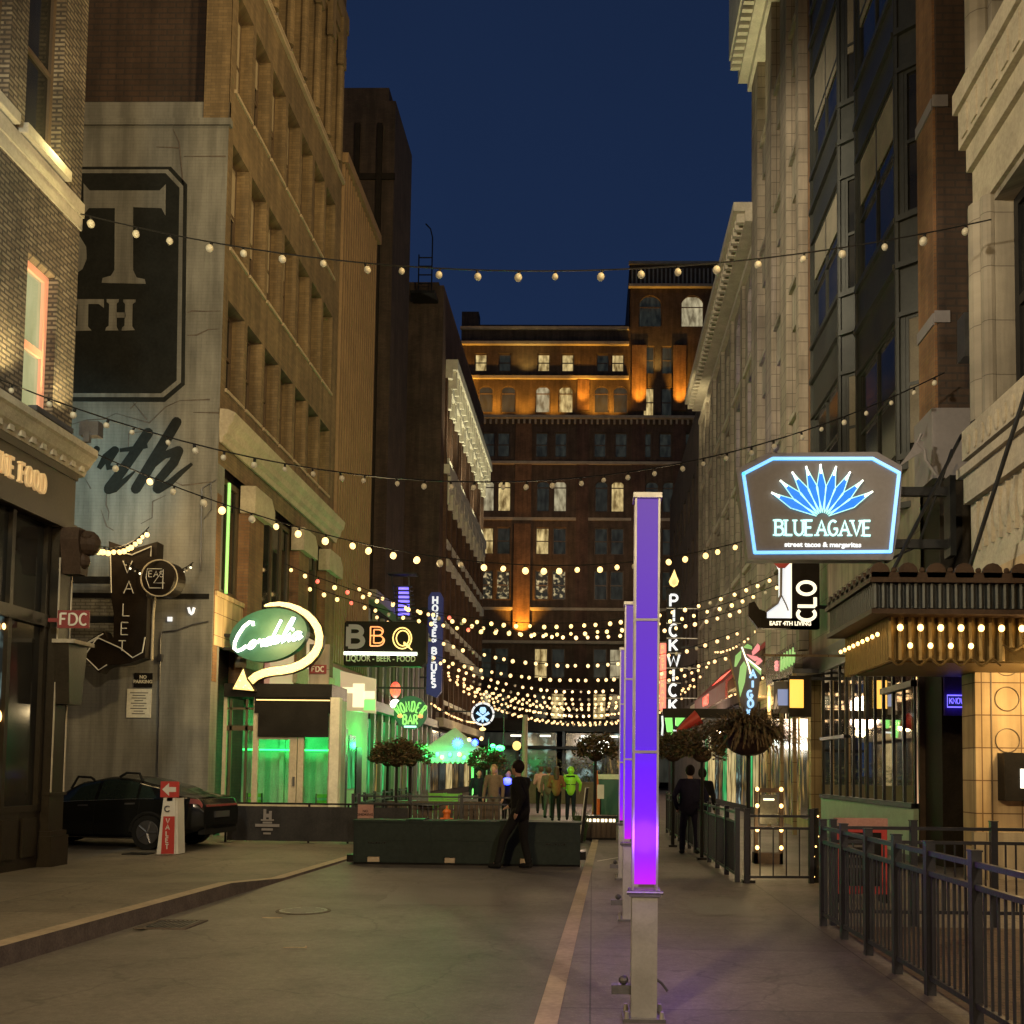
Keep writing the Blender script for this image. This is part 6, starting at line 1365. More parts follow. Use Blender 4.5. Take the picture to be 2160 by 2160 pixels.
# ================================================================== LONG BARRIER
t = thing('street_barrier', 'long dark green wooden road barrier box across the street', 'barrier', (-2.15, 17.7, 0))
X0, X1, Y0, Y1 = -4.08, -.2, 17.55, 18.1
mb = MB()
blk = [(A(817, 0, 17.6).x, A(843, 0, 17.6).x), (A(971, 0, 17.6).x, A(994, 0, 17.6).x), (A(1122, 0, 17.6).x, A(1147, 0, 17.6).x)]
us = [X0] + [v for b_ in blk for v in b_] + [X1]
for i in range(0, len(us), 2): mb.box(us[i], us[i + 1], Y0, Y1, .04, .14)
mb.box(X0, X1, Y0, Y1, .14, .72); mb.build('body', M['barrier_green'], t)
mb = MB(); mb.box(X0 - .02, X1 + .02, Y0 - .02, Y1 + .02, .72, .76); mb.box(X0 + .9, X0 + 1.2, Y0 - .03, Y1, .755, .78); mb.box(X0 + 2.5, X0 + 2.8, Y0 - .03, Y1, .755, .78)
for x in (X0 + .01, X0 + 1.3, X0 + 2.6, X1 - .04): mb.box(x, x + .03, Y0 - .012, Y0, .14, .72)
mb.box(X0, X1, Y0 - .008, Y0, .42, .432); mb.build('top_rail', M['barrier_green'], t)
mb = MB()
for a, b_ in blk: mb.box(a + .01, b_ - .01, Y0 + .01, Y1 - .01, .045, .13)
mb.build('wood_blocks', M['kerb_stone'], t)
mb = MB(); mb.box(X0 - .12, X0, Y0 + .05, Y1 - .05, .04, .16); mb.box(X1, X1 + .1, Y0 + .05, Y1 - .05, .12, .26); mb.box(X0, X1, Y0 + .06, Y1 - .06, 0, .045); mb.build('skid', M['black_paint'], t)
mb = MB()
for x0_, z_, w_ in ((X0 + .25, .36, .32), (X0 + 3.3, .37, .35)):
    for k in range(7): mb.box(x0_ + k * w_ / 7, x0_ + k * w_ / 7 + w_ / 11, Y0 - .006, Y0, z_, z_ + .03 - .01 * (k % 3))
mb.build('stencil_marks', M['black_paint'], t)

# banner fence left of it
t = thing('banner_fence', 'dark fabric banner fence with a pale printed crest between the car and the barrier', 'fence', (-6, 22, 0))
mb = MB(); n = 40
for i in range(n):
    a, b_ = -7.85 + i * 3.9 / n, -7.85 + (i + 1) * 3.9 / n
    ya, yb = 22 + .02 * math.sin(i * .9), 22 + .02 * math.sin((i + 1) * .9)
    mb.quad((a, ya, .06), (b_, yb, .06), (b_, yb, .8), (a, ya, .8))
mb.build('banner', M['banner_cloth'], t)
mb = MB(); mb.cyl((-7.9, 22.03, .86), (-3.9, 22.03, .86), .02, .02, 8)
for x in (-7.9, -6.1, -5.25, -3.92): mb.box(x - .02, x + .02, 22.03, 22.07, 0, .88); mb.box(x - .15, x + .15, 21.95, 22.15, 0, .02)
mb.build('rail', M['black_paint'], t)
mb = MB(); cx = A(614, 0, 21.95).x
for x0_, x1_, z0_, z1_ in ((-.09, -.03, .52, .74), (.03, .09, .52, .7), (-.03, .03, .56, .64), (-.14, .14, .49, .52), (-.26, .26, .36, .42), (-.1, .1, .43, .47), (-.12, .12, .28, .33), (-.08, .08, .2, .24)): mb.box(cx + x0_, cx + x1_, 21.955, 21.962, z0_, z1_)
mb.build('printed_crest', M['sign_grey'], t)
t = thing('no_smoking_sign', 'small pale pink notice standing at the left end of the barrier', 'sign', (-4.0, 20.5, 0))
q0 = A(755, 1697, 20.5); q1 = A(787, 1731, 20.5)
mb = MB(); mb.box(q0.x, q1.x, 20.5, 20.53, q1.z - .02, q0.z); mb.build('panel', M['pink_cloth'], t)
mb = MB(); mb.box((q0.x + q1.x) / 2 - .02, (q0.x + q1.x) / 2 + .02, 20.53, 20.57, 0, q0.z); mb.box((q0.x + q1.x) / 2 - .15, (q0.x + q1.x) / 2 + .15, 20.45, 20.65, 0, .02); mb.build('stand', M['steel_dark'], t)
ftext('NO\nSMOKING', .07, fY(20.49), (q0.x + q1.x) / 2, q0.z - .15, -.002, 'lettering', M['black_paint'], t)

# ================================================================== VALET STAND AND CAR
t = thing('valet_stand', 'slim white stand with red VALET panel and a red arrow plate on top', 'sign stand', (-8.0, 18.7, 0))
Yv = 18.7; gs = fY(Yv)
def pz(x, y): q = A(x, y, Yv); return (q.x, q.z)
mb = MB(); mb.prism([pz(345, 1683), pz(370, 1683), pz(370, 1802), pz(330, 1802)], gs, 0, .05); mb.build('board', M['white_paint'], t)
mb = MB(); mb.prism([pz(345, 1722), pz(369, 1722), pz(367, 1801), pz(340, 1801)], gs, -.012, 0); mb.build('red_panel', M['red_paint'], t)
mb = MB(); a = pz(340, 1648); c = pz(377, 1682); mb.mbox(gs, a[0], c[0], -.02, .02, c[1], a[1]); mb.build('arrow_plate', M['red_paint'], t)
mb = MB(); u = lambda x, y: pz(340 + x * 37, 1648 + y * 34)
mb.prism([u(.1, .5), u(.48, .12), u(.48, .36), u(.88, .36), u(.88, .66), u(.48, .66), u(.48, .9)], gs, -.035, -.02); mb.build('arrow', M['white_paint'], t)
mb = MB(); c0 = pz(354, 1706); mb.tube([(c0[0] + .05 * math.cos(R(k)), Yv - .02, c0[1] + .05 * math.sin(R(k))) for k in range(40, 330, 20)], .012, 5); mb.build('emblem', M['steel_dark'], t)
mb = MB(); z0 = pz(354, 1736)[1]; letters(mb, 'VALET', pz(354.5, 1736)[0] , z0, .085, gs, .018, -.02, -.01, vertical=True, pitch=.118); mb.build('lettering', M['white_paint'], t)
mb = MB(); mb.prism([pz(352, 1682), pz(364, 1682), pz(364, 1690), pz(352, 1690)], gs, .0, .03); mb.box(pz(326, 0)[0], pz(376, 0)[0], Yv - .05, Yv + .3, 0, .03); mb.build('base', M['black_paint'], t)
mb = MB(); a = pz(366, 1684); mb.prism([pz(366, 1684), pz(372, 1684), pz(374, 1802), pz(368, 1802)], gs, .04, .35); mb.build('rear_leg', M['white_paint'], t)

def make_car():
    t = thing('parked_car', 'black fastback saloon car parked sideways in the alley beside the grey wall', 'car', (0, 0, 0))
    L = 4.75                                                          # x from nose 0 to tail L
    def lerp(tab, x):
        for (a, va), (b_, vb) in zip(tab, tab[1:]):
            if x <= b_: f = (x - a) / (b_ - a); f = f * f * (3 - 2 * f) * .5 + f * .5; return va + (vb - va) * f
        return tab[-1][1]
    W_ = [(0, .62), (.25, .82), (.8, .91), (2.4, .93), (3.9, .92), (4.5, .84), (4.75, .70)]
    ZB = [(0, .34), (.5, .2), (4.1, .2), (4.75, .4)]
    SH = [(0, .56), (.4, .72), (1.3, .86), (2.4, .90), (3.6, .96), (4.5, 1.0), (4.66, .98), (4.75, .84)]
    RF = [(0, .60), (.4, .76), (1.25, .93), (1.5, 1.0), (2.15, 1.34), (2.7, 1.44), (3.1, 1.42), (3.7, 1.28), (4.3, 1.06), (4.5, 1.02), (4.66, 1.0), (4.75, .86)]
    def surf(x, s, off=0):                                            # s 0..1 around half section from sill to roof centre
        w, zb, sh, rf = lerp(W_, x), lerp(ZB, x), lerp(SH, x), lerp(RF, x); rw = w * .72 if rf - sh > .1 else w * .86
        K = [(0, w * .86, zb), (.12, w * .97, zb + .06), (.25, w, zb + (sh - zb) * .42), (.38, w * 1.0, zb + (sh - zb) * .75), (.5, w * .955, sh), (.56, w * .93, sh + (rf - sh) * .08), (.78, rw * 1.0 + .02, rf - (rf - sh) * .2), (.86, rw * .86, rf - (rf - sh) * .06 - .01), (1.0, 0, rf)]
        for (a, ya, za), (b_, yb, zb_) in zip(K, K[1:]):
            if s <= b_ + 1e-9: f = (s - a) / (b_ - a); y, z = ya + (yb - ya) * f, za + (zb_ - za) * f; break
        n_ = Vector((y * .9, z - .7)); n_ = n_.normalized() if n_.length > 0 else Vector((0, 1))
        return (x, -(y + off * n_.x), z + off * n_.y)
    def patch(mb, f, nx, ns, off, both=True):
        for sg in ((1, -1) if both else (1,)):
            n0 = len(mb.v)
            for i in range(nx + 1):
                for j in range(ns + 1):
                    x, s = f(i / nx, j / ns); p = surf(x, s, off); mb.v.append((p[0], p[1] * sg, p[2]))
            for i in range(nx):
                for j in range(ns): a = n0 + i * (ns + 1) + j; mb.f.append((a, a + 1, a + ns + 2, a + ns + 1)); mb.m.append(0)
    mb = MB(); patch(mb, lambda a, b_: (a * L, b_), 60, 26, 0)
    for x_, s_ in ((0, 1), (L, 1)):
        ring = [surf(x_, j / 26) for j in range(27)]; mb.quad(*([(p[0], p[1], p[2]) for p in ring] + [(p[0], -p[1], p[2]) for p in ring[::-1]][1:]))
    n0 = len(mb.v)
    body = mb.build('body', M['car_paint'], t, True)
    mb = MB()
    patch(mb, lambda a, b_: ((1.62 + .55 * b_) * (1 - a) + (2.52 + .02 * b_) * a, .555 + .235 * b_), 10, 8, .006); build_each(mb, 'front_side_window', M['car_glass'], t, True)
    mb = MB(); patch(mb, lambda a, b_: ((2.60 + .0 * b_) * (1 - a) + (3.42 - .05 * b_) * a, .555 + .235 * b_), 10, 8, .006); build_each(mb, 'rear_side_window', M['car_glass'], t, True)
    mb = MB(); patch(mb, lambda a, b_: ((3.47 - .04 * b_) * (1 - a) + (3.86 - .25 * b_) * a, .56 + .21 * b_), 6, 6, .006); build_each(mb, 'quarter_window', M['car_glass'], t, True)
    mb = MB(); patch(mb, lambda a, b_: (3.3 + .95 * a, .86 + .14 * b_), 10, 5, .006); patch(mb, lambda a, b_: (1.5 + .62 * a, .8 + .2 * b_), 8, 5, .006); mb.build('rear_window', M['car_glass'], t, True)
    mb = MB()
    for x in (1.55, 2.56, 3.5): patch(mb, (lambda x: lambda a, b_: (x + .012 * a, .13 + .40 * b_))(x), 1, 8, .004)
    patch(mb, lambda a, b_: (.9 + 3.0 * a, .10 + .02 * b_), 12, 1, .006); mb.build('door_seams', M['rubber'], t)
    mb = MB(); patch(mb, lambda a, b_: (1.6 + 2.2 * a, .545 + .008 * b_), 14, 1, .01); patch(mb, lambda a, b_: (1.6 + 2.0 * a, .05 + .02 * b_), 12, 1, .012); mb.build('chrome_line', M['steel'], t)
    for x in (2.2, 3.2):
        mb = MB(); patch(mb, (lambda x: lambda a, b_: (x + .22 * a, .45 + .02 * b_))(x), 3, 1, .012); mb.build('door_handle', M['steel_dark'], t)
    mb = MB(); patch(mb, lambda a, b_: (4.52 + .2 * a, .43 + .08 * b_), 6, 3, .008)
    mb.box(4.72, 4.765, -.6, .6, .84, .88); mb.build('tail_light', M['dark_red'], t)
    mb = MB(); mb.box(4.70, 4.78, -.28, .28, .62, .74); mb.build('number_plate', M['steel_dark'], t)
    mb = MB(); mb.prism([(-.66, .30), (.66, .30), (.6, .5), (-.6, .5)], lambda u, d, z: (4.62 + d, u, z), 0, .13); mb.build('rear_bumper', M['rubber'], t)
    mb = MB(); patch(mb, lambda a, b_: (4.38 + .2 * a, .8 + .2 * b_), 4, 4, .03); mb.build('tail_spoiler', M['car_paint'], t, True)
    for x, s in ((.92, -1), (3.72, -1), (.92, 1), (3.72, 1)):
        yo = s * .93; w = thing_child('wheel', t)
        mb = MB(); mb.cyl((x, s * .70, .34), (x, yo * 1.005, .34), .34, .33, 28)
        mb.build('tyre', M['rubber'], w)
        mb = MB(); mb.cyl((x, yo, .34), (x, yo + s * .012, .34), .235, .225, 24)
        for k in range(5): a = k * 1.2566; mb.cyl((x, yo + s * .015, .34), (x + .21 * math.cos(a), yo + s * .015, .34 + .21 * math.sin(a)), .03, .022, 6)
        mb.build('rim', M['steel_dark'], w)
        mb = MB(); mb.tube([(x + .375 * math.cos(R(k)), yo * .985, .34 + .375 * math.sin(R(k))) for k in range(-8, 190, 11)], .035, 6); mb.build('wheel_arch', M['rubber'], t)
    for x in (2.1, 3.15):
        mb = MB(); mb.tube([(x - .25, -.62, lerp(RF, x - .25) - .03), (x - .12, -.6, lerp(RF, x) + .07), (x + .16, -.6, lerp(RF, x) + .06), (x + .25, -.62, lerp(RF, x + .25) - .04)], .026, 6)
        mb.build('roof_rack_foot', M['rubber'], t)
    return t
def thing_child(name, parent):
    o = bpy.data.objects.new(name, None); COL.objects.link(o); o.parent = parent; return o
car = make_car(); car.rotation_euler.z = R(-8)
ca = R(-8); wx, wy = 3.72, -.93                                      # put the near rear wheel at its place
car.location = (-8.6 - (wx * math.cos(ca) - wy * math.sin(ca)), 19.75 - (wx * math.sin(ca) + wy * math.cos(ca)), .012)

# ================================================================== STRING LIGHTS
bulb_me = {}
def bulb_mesh(mat, r):
    k = (mat, r)
    if k not in bulb_me:
        mb = MB(); mb.ball((0, 0, -.045 - r), r, 10, 8, (1, 1, 1.1), 0); mb.cyl((0, 0, 0), (0, 0, -.05), .022, .02, 7, 1)
        me = bpy.data.meshes.new('bulb'); me.from_pydata(mb.v, [], mb.f); me.materials.append(M[mat]); me.materials.append(M['black_paint'])
        me.polygons.foreach_set('material_index', mb.m); me.polygons.foreach_set('use_smooth', [True] * len(mb.f)); bulb_me[k] = me
    return bulb_me[k]
def strand(p0, p1, sag, n, matf, r, label, group='festoon light strings across the street', wire=.012, t0=0.0, t1=1.0):
    p0 = Vector(p0); p1 = Vector(p1)
    def P(t): p = p0.lerp(p1, t); p.z -= 4 * sag * t * (1 - t); return p
    t = thing('string_light', label, 'string light', tuple(P(.5)), group)
    mb = MB(); mb.tube([P(t0 + (t1 - t0) * i / 30) for i in range(31)], wire, 5); mb.build('cable', M['black_paint'], t)
    rd = random.Random(n + int(p0.y * 7))
    for i in range(n):
        tt = t0 + (t1 - t0) * (i + .5 + rd.uniform(-.13, .13)) / n; q = P(tt) - Vector(t.location); m = matf(i)
        if m in ('bulb_lit', 'bulb_far') and rd.random() < .06: m = 'bulb_dim'
        if m is None: continue
        o = bpy.data.objects.new('bulb', bulb_mesh(m, r)); COL.objects.link(o); o.parent = t; o.location = q + Vector((0, 0, -.01)); o.rotation_euler = (rd.uniform(-.3, .3), rd.uniform(-.35, .35), 0); o.scale = (rd.uniform(.85, 1.12),) * 3
    return t
strand((-8.8, 16.6, 10.95), (6.2, 15.8, 10.4), .92, 23, lambda i: 'bulb_dim', .058, 'highest string of unlit round bulbs crossing against the dark blue sky')
strand((-8.8, 14.6, 7.3), (6.2, 18.0, 8.8), 1.75, 36, lambda i: 'bulb_dim', .042, 'second highest string of small unlit bulbs crossing the painted script word')
strand((-8.8, 16.9, 7.05), (6.2, 25.0, 8.3), 1.8, 38, lambda i: 'bulb_dim' if i in (0, 1, 4, 15, 24) else 'bulb_lit', .06, 'nearest lit bulb string starting over the painted script word')
strand((-8.8, 28.5, 7.4), (6.2, 33.0, 8.2), 1.72, 38, lambda i: 'bulb_red' if i in (2, 4, 11) else 'bulb_lit', .058, 'lit bulb string with a few red bulbs above the oval script sign')
strand((-8.8, 30.5, 7.2), (6.2, 33.5, 7.9), 1.55, 38, lambda i: 'bulb_red' if i in (3, 12) else 'bulb_lit', .058, 'lit bulb string just below the one with red bulbs')
for i, (Y, zc) in enumerate(((37.5, 6.65), (41, 5.98), (44.5, 5.72), (52, 5.75), (55, 5.6), (58, 5.55), (61.5, 5.5), (64.5, 5.6), (67.5, 5.4), (70.5, 5.5), (73.5, 5.2), (77, 5.2), (80, 5.35))):
    s_ = 1.5 + .22 * math.sin(i * 2.3)
    strand((-8.7, Y - 1.2, zc + s_ + .1), (6.1, Y + 1.2, zc + s_ - .1), s_ + .02 * (i % 3), 36, lambda i: 'bulb_far', .054 + .0004 * Y, ('first', 'second', 'third', 'fourth', 'fifth', 'sixth', 'seventh', 'eighth', 'ninth', 'tenth', 'eleventh', 'twelfth', 'last')[i] + ' of the far lit bulb strings counted away from the BBQ sign', wire=.014)
a = A(148, 1108, 16.85); b_ = A(314, 1112, 22.2)
strand(tuple(a), tuple(b_), .42, 17, lambda i: 'bulb_lit', .05, 'short tightly hung bright bulb string from the restaurant corner to the VALET arrow', 'short light strings by the arrow sign')
lamp('POINT', 'corner_string_glow', (-10.4, 21.6, 6.9), 90, (1, .68, .3), size=.4)
a = A(262, 1182, 21.9); b_ = A(408, 1186, 22.6)
strand(tuple(a), tuple(b_), .3, 16, lambda i: 'neon_cream' if i % 2 else 'bulb_dim', .022, 'faint string of tiny bulbs draped over the VALET arrow and round sign', 'short light strings by the arrow sign')
strand((5.9, 32, 5.2), (5.6, 52, 5.4), .4, 26, lambda i: 'bulb_far', .05, 'lit string along the shop fronts behind the bamboo sign', 'light strings along the right shop fronts')
strand((6.0, 30, 7.4), (5.9, 50, 7.6), .6, 20, lambda i: 'bulb_far', .05, 'lit string higher on the right stone facades', 'light strings along the right shop fronts')
strand((-8.6, 54, 5.2), (-8.6, 78, 5.3), .3, 34, lambda i: 'bulb_far', .06, 'lit string along the red brick building shops', 'light strings along the left shop fronts')

# ================================================================== PLANTS ON POLES
def fern(name, label, x, y, z, r, pole_r, mat, n, up=.5, seed=1, group='planted poles', shape='fern'):
    rd = random.Random(seed)
    t = thing(name, label, 'planted pole', (x, y, 0), group)
    mb = MB(); mb.cyl((x, y, 0), (x, y, z), pole_r, pole_r * .85, 10); mb.box(x - .09, x + .09, y - .09, y + .09, 0, .05); mb.build('pole', M['black_paint'], t)
    mb = MB()
    for i in range(8):
        for j in range(14): pass
    mb.ball((x, y, z + r * .12), r * (.52 if shape == 'fern' else .36), 14, 10, (1, 1, .75)); mb.build('basket', M['terracotta'], t, True)
    mb = MB()
    for k in range(n):
        a = rd.uniform(0, 6.283); el = rd.uniform(-.25, 1.35); L = r * rd.uniform(.55, 1.15)
        d = Vector((math.cos(a) * math.cos(el), math.sin(a) * math.cos(el), math.sin(el) * up + .15)); p = Vector((x, y, z + r * .28)) + Vector((d.x, d.y, max(0, d.z) * .6)) * r * .25
        side = Vector((-math.sin(a), math.cos(a), 0)); S = 7; pr_ = p
        for s in range(S):
            f = (s + 1) / S; droop = -1.0 * f * f * r * rd.uniform(.25, .6)
            q = p + d * L * f + Vector((0, 0, droop)); wv = r * .065 * (1 - f * .75) * rd.uniform(.8, 1.3)
            e1 = (q - pr_) * .9 + Vector((0, 0, rd.uniform(-.015, .02)))
            for sg in (-1, 1):
                tip = q + side * sg * wv + Vector((0, 0, -wv * .4)); mb.quad(pr_, q, tip + e1 * .3, m=0)
                mb.quad(pr_, tip - e1 * .5, q, m=1 if rd.random() < .25 else 0)
            pr_ = q
    if shape == 'ball':
        mb = MB()
        for k in range(n * 14):
            a = rd.uniform(0, 6.283); u_ = rd.uniform(-.55, 1); rr = r * (rd.uniform(.3, 1) ** .45) * (1 + .18 * math.sin(a * 3 + seed) + .12 * math.sin(u_ * 9 + a)); cq = math.sqrt(max(0, 1 - u_ * u_))
            p = Vector((x + rr * cq * math.cos(a), y + rr * cq * math.sin(a), z + r * .42 + rr * .75 * u_)); L = r * rd.uniform(.11, .24)
            d = Vector((math.cos(a) + rd.uniform(-.8, .8), math.sin(a) + rd.uniform(-.8, .8), rd.uniform(-.5, 1))).normalized() * L; w_ = d.cross(Vector((rd.uniform(-1, 1), rd.uniform(-1, 1), 1))).normalized() * L * .3
            mb.quad(p, p + d * .5 + w_, p + d, p + d * .5 - w_, m=1 if rd.random() < .3 else 0)
    mb.build('foliage', [mat, M['leaf_green']], t)
    return t
q = A(1579, 1575, 15.45)
fern('fern_pole', 'big drooping fern on a black pole at the corner of the open gate', q.x, 15.45, q.z + .05, .72, .035, M['leaf_brown'], 330, seed=3)
q = A(1470, 1600, 19.3); fern('fern_pole', 'brownish fern on a pole right behind the standing dark person', q.x + .1, 19.3, q.z, .5, .035, M['leaf_brown'], 120, seed=5, shape='ball')
q = A(1420, 1600, 22.5); fern('fern_pole', 'dry brown fern beside the tall violet column on the right pavement', q.x, 22.5, q.z, .48, .04, M['leaf_brown'], 120, seed=8, shape='ball')
q = A(837, 1612, 25.5); fern('fern_pole', 'round brown leafy crown on a pole left of the green tent', q.x, 25.5, q.z, .52, .04, M['leaf_brown'], 170, up=.9, seed=11, shape='ball')
q = A(818, 1612, 31); fern('fern_pole', 'left one of the overlapping brown planted poles behind the barrier', q.x, 31, q.z, .5, .05, M['leaf_brown'], 120, up=.9, seed=12, shape='ball')
q = A(866, 1612, 28); fern('fern_pole', 'right one of the overlapping brown planted poles behind the barrier', q.x, 28, q.z, .5, .05, M['leaf_brown'], 120, up=.9, seed=13, shape='ball')
q = A(1022, 1620, 30); fern('fern_pole', 'planted pole right of the green tent by the green lamp', q.x, 30, q.z, .5, .045, M['leaf_brown'], 120, up=1.0, seed=14, shape='ball')
q = A(1256, 1600, 25.5); fern('fern_pole', 'planted pole left of the light columns above the dark planter', q.x, 25.5, q.z, .5, .045, M['leaf_brown'], 140, up=.7, seed=15, shape='ball')

# ================================================================== TENT, TABLES, CHAIRS IN THE LEFT PATIO
t = thing('pop_up_tent', 'pale pointed tent with green lit scalloped valance in the left patio', 'tent', (-4.45, 32, 0))
ax, ay, hw = -4.45, 32.9, .95; zt, ze, zv = 2.98, 2.2, 1.83
mb = MB(); c4 = [(ax - hw, ay - hw, ze), (ax + hw, ay - hw, ze), (ax + hw, ay + hw, ze), (ax - hw, ay + hw, ze)]
for i in range(4): mb.quad(c4[i], c4[(i + 1) % 4], (ax, ay, zt))
mb.build('canopy', M['tent_cloth'], t)
mb = MB()
for i in range(4):
    a = Vector(c4[i]); c = Vector(c4[(i + 1) % 4])
    for k in range(12):
        p = a.lerp(c, k / 12); q_ = a.lerp(c, (k + 1) / 12); m__ = a.lerp(c, (k + .5) / 12); mb.quad(p, q_, (q_.x, q_.y, zv + .05), (m__.x, m__.y, zv - .03), (p.x, p.y, zv + .05))
mb.build('valance', M['tent_cloth'], t)
mb = MB()
for x, y, z in c4: mb.box(x - .02, x + .02, y - .02, y + .02, 0, z)
mb.build('leg', M['steel'], t)
t = thing('tent_lights', 'green LED lamps clustered along the tent front edge', 'lights', (-4.45, 31.9, 2.1))
for x, z, m__ in ((-5.2, 2.05, 'led_green'), (-4.85, 2.1, 'led_green'), (-4.7, 2.0, 'bulb_far'), (-4.45, 2.08, 'led_green'), (-4.15, 2.1, 'bulb_far'), (-4.0, 2.0, 'led_green'), (-3.8, 2.1, 'led_green'), (-3.6, 2.08, 'led_green')): mbulb('lamp', (x, 31.85, z), .06, M[m__], t)
lamp('POINT', 'tent_glow', (-4.5, 31.2, 2.1), 130, (.02, 1, .2), size=.1); lamp('POINT', 'tent_glow', (-3.0, 30.2, 2.3), 90, (.02, 1, .2), size=.1); lamp('POINT', 'patio_glow', (-4.6, 28.2, 2.3), 120, (.05, 1, .15), size=.1)
for i, (px, py, Y, s_) in enumerate(((966, 1568, 31.8, .12), (1002, 1566, 31.8, .08))):
    q = A(px, py, Y); t = thing('blue_star_lamp', ('larger', 'smaller')[i] + ' blue starburst lamp at the right edge of the tent roof', 'lamp', tuple(q), 'blue starburst lamps')
    mb = MB()
    for k in range(14): a = k * .449; mb.cyl(q, q + Vector((math.cos(a), -.3, math.sin(a))) * s_ * 1.5, .02, .004, 5)
    mb.build('rays', M['led_blue'], t); mb = MB(); mb.ball(q, s_ * .7, 8, 6); mb.build('core', M['led_blue'], t)
    mbulb('bulb', (q.x + (.35 if i == 0 else .2), Y, q.z + .12), .06, M['bulb_far'], t)
t = thing('green_spot_lamp', 'very bright green lamp cluster on a thin pole right of the tent', 'lamp', (-3.2, 30.5, 0))
q = A(1055, 1578, 30.5)
mb = MB(); mb.cyl((q.x + .1, 30.55, 0), (q.x + .1, 30.55, q.z + 1.2), .02, .02, 6); mb.cyl((q.x - .35, 30.55, 0), (q.x - .35, 30.55, 2.6), .02, .02, 6); mb.build('pole', M['dark_metal'], t)
mb = MB(); mb.ball((q.x, 30.5, q.z), .1, 8, 6, (1.4, 1, .9)); mb.ball((q.x - .22, 30.5, q.z + .05), .08, 8, 6); mb.build('lamps', M['led_green'], t)
mb = MB(); mb.cyl((A(1025, 0, 30.3).x, 30.3, .7), (A(1025, 0, 30.3).x, 30.3, 2.0), .035, .035, 6); mb.build('green_tube', M['tube_green'], t)
def chair(px, Y, mat, label):
    x = A(px, 1700, Y).x; t = thing('patio_chair', label, 'chair', (x, Y, 0), 'chairs in the left patio')
    mb = MB(); mb.box(x - .24, x + .24, Y - .22, Y + .22, .44, .48); mb.build('seat', M[mat], t)
    mb = MB()
    for k in range(5): mb.box(x - .24, x + .24, Y + .2, Y + .225, .55 + k * .085, .62 + k * .085)
    mb.box(x - .26, x - .23, Y + .19, Y + .23, .44, .98); mb.box(x + .23, x + .26, Y + .19, Y + .23, .44, .98); mb.build('backrest', M[mat], t)
    for dx, dy in ((-.22, -.2), (.22, -.2), (-.22, .2), (.22, .2)):
        mb = MB(); mb.box(x + dx - .012, x + dx + .012, Y + dy - .012, Y + dy + .012, 0, .44); mb.build('leg', M[mat], t)
chair(920, 28.5, 'chair_green', 'left yellowish green slatted chair in the left patio'); chair(952, 28.2, 'chair_green', 'bright green slatted chair right of the yellowish one')
chair(985, 26.6, 'steel_dark', 'grey chair in front of the tent table'); chair(880, 26.9, 'steel_dark', 'grey chair below the round leafy pole crown')
for px, Y, lb in ((905, 26.2, 'round patio table left of the bright green chair'), (975, 27.4, 'round patio table right of the bright green chair'), (845, 28.5, 'round patio table behind the leafy poles')):
    x = A(px, 1700, Y).x; t = thing('patio_table', lb, 'table', (x, Y, 0), 'tables in the left patio')
    mb = MB(); mb.cyl((x, Y, .72), (x, Y, .75), .42, .42, 20); mb.build('table_top', M['steel_dark'], t)
    mb = MB(); mb.cyl((x, Y, .02), (x, Y, .72), .03, .03, 8); mb.cyl((x, Y, 0), (x, Y, .03), .24, .22, 16); mb.build('pedestal', M['steel_dark'], t)
t = thing('patio_screen', 'low wooden slat screen panels around the green lit patio', 'screen', (-3.9, 26, 0))
mb = MB()
for k in range(22): mb.box(-5.2 + k * .13, -5.09 + k * .13, 26.0, 26.03, .1, .78)
mb.box(-5.2, -2.35, 26.03, 26.06, .3, .34); mb.box(-5.2, -2.35, 25.97, 26.06, .78, .82)
for x in (-5.2, -3.8, -2.4): mb.box(x, x + .06, 26.03, 26.09, 0, .8)
mb.build('slats', M['wood_planter'], t)
t = thing('fire_hydrant', 'orange red hydrant behind the barrier below the green chair', 'hydrant', (-3.9, 24.2, 0))
x = A(942, 1740, 24.2).x
mb = MB(); mb.cyl((x, 24.2, .03), (x, 24.2, .62), .085, .075, 12); mb.ball((x, 24.2, .63), .1, 10, 6, (1, 1, .8)); mb.cyl((x, 24.2, .68), (x, 24.2, .78), .03, .025, 6); mb.cyl((x, 24.2, 0), (x, 24.2, .04), .14, .14, 12); mb.build('barrel', M['orange_paint'], t, False)
mb = MB(); mb.cyl((x - .15, 24.2, .45), (x + .15, 24.2, .45), .045, .045, 10); mb.cyl((x, 24.06, .4), (x, 24.2, .4), .05, .05, 10); mb.build('nozzle', M['orange_paint'], t)

# ================================================================== RIGHT OF THE BARRIER: planter, boards, pole, far street
t = thing('wood_planter', 'low dark wooden planter with a lit strip on top beyond the barrier end', 'planter', (.1, 24.4, 0))
q0 = A(1215, 1724, 24.4); q1 = A(1300, 1724, 24.4)
mb = MB()
for k in range(8): a = q0.x + k * (q1.x - q0.x) / 8; mb.box(a + .006, a + (q1.x - q0.x) / 8 - .006, 24.4, 24.46, .06, q0.z)
mb.box(q0.x, q1.x, 24.46, 25, .06, q0.z - .02); mb.build('box', M['wood_planter'], t)
mb = MB()
for k in range(9): a = q0.x + .12 + k * .095; mb.box(a, a + .05 + .02 * (k % 2), 24.37, 24.39, q0.z - .1, q0.z - .03)
mb.build('lit_print', M['neon_cream'], t)
mb = MB(); mb.box(q0.x - .03, q1.x + .03, 24.36, 25.03, q0.z, q0.z + .04); mb.box(q0.x, q1.x, 24.42, 25, 0, .06); mb.build('rim', M['black_paint'], t)
t = thing('a_board', 'thin leaning a board with pale edge beside the dark planter', 'sign board', (-.3, 23.4, 0))
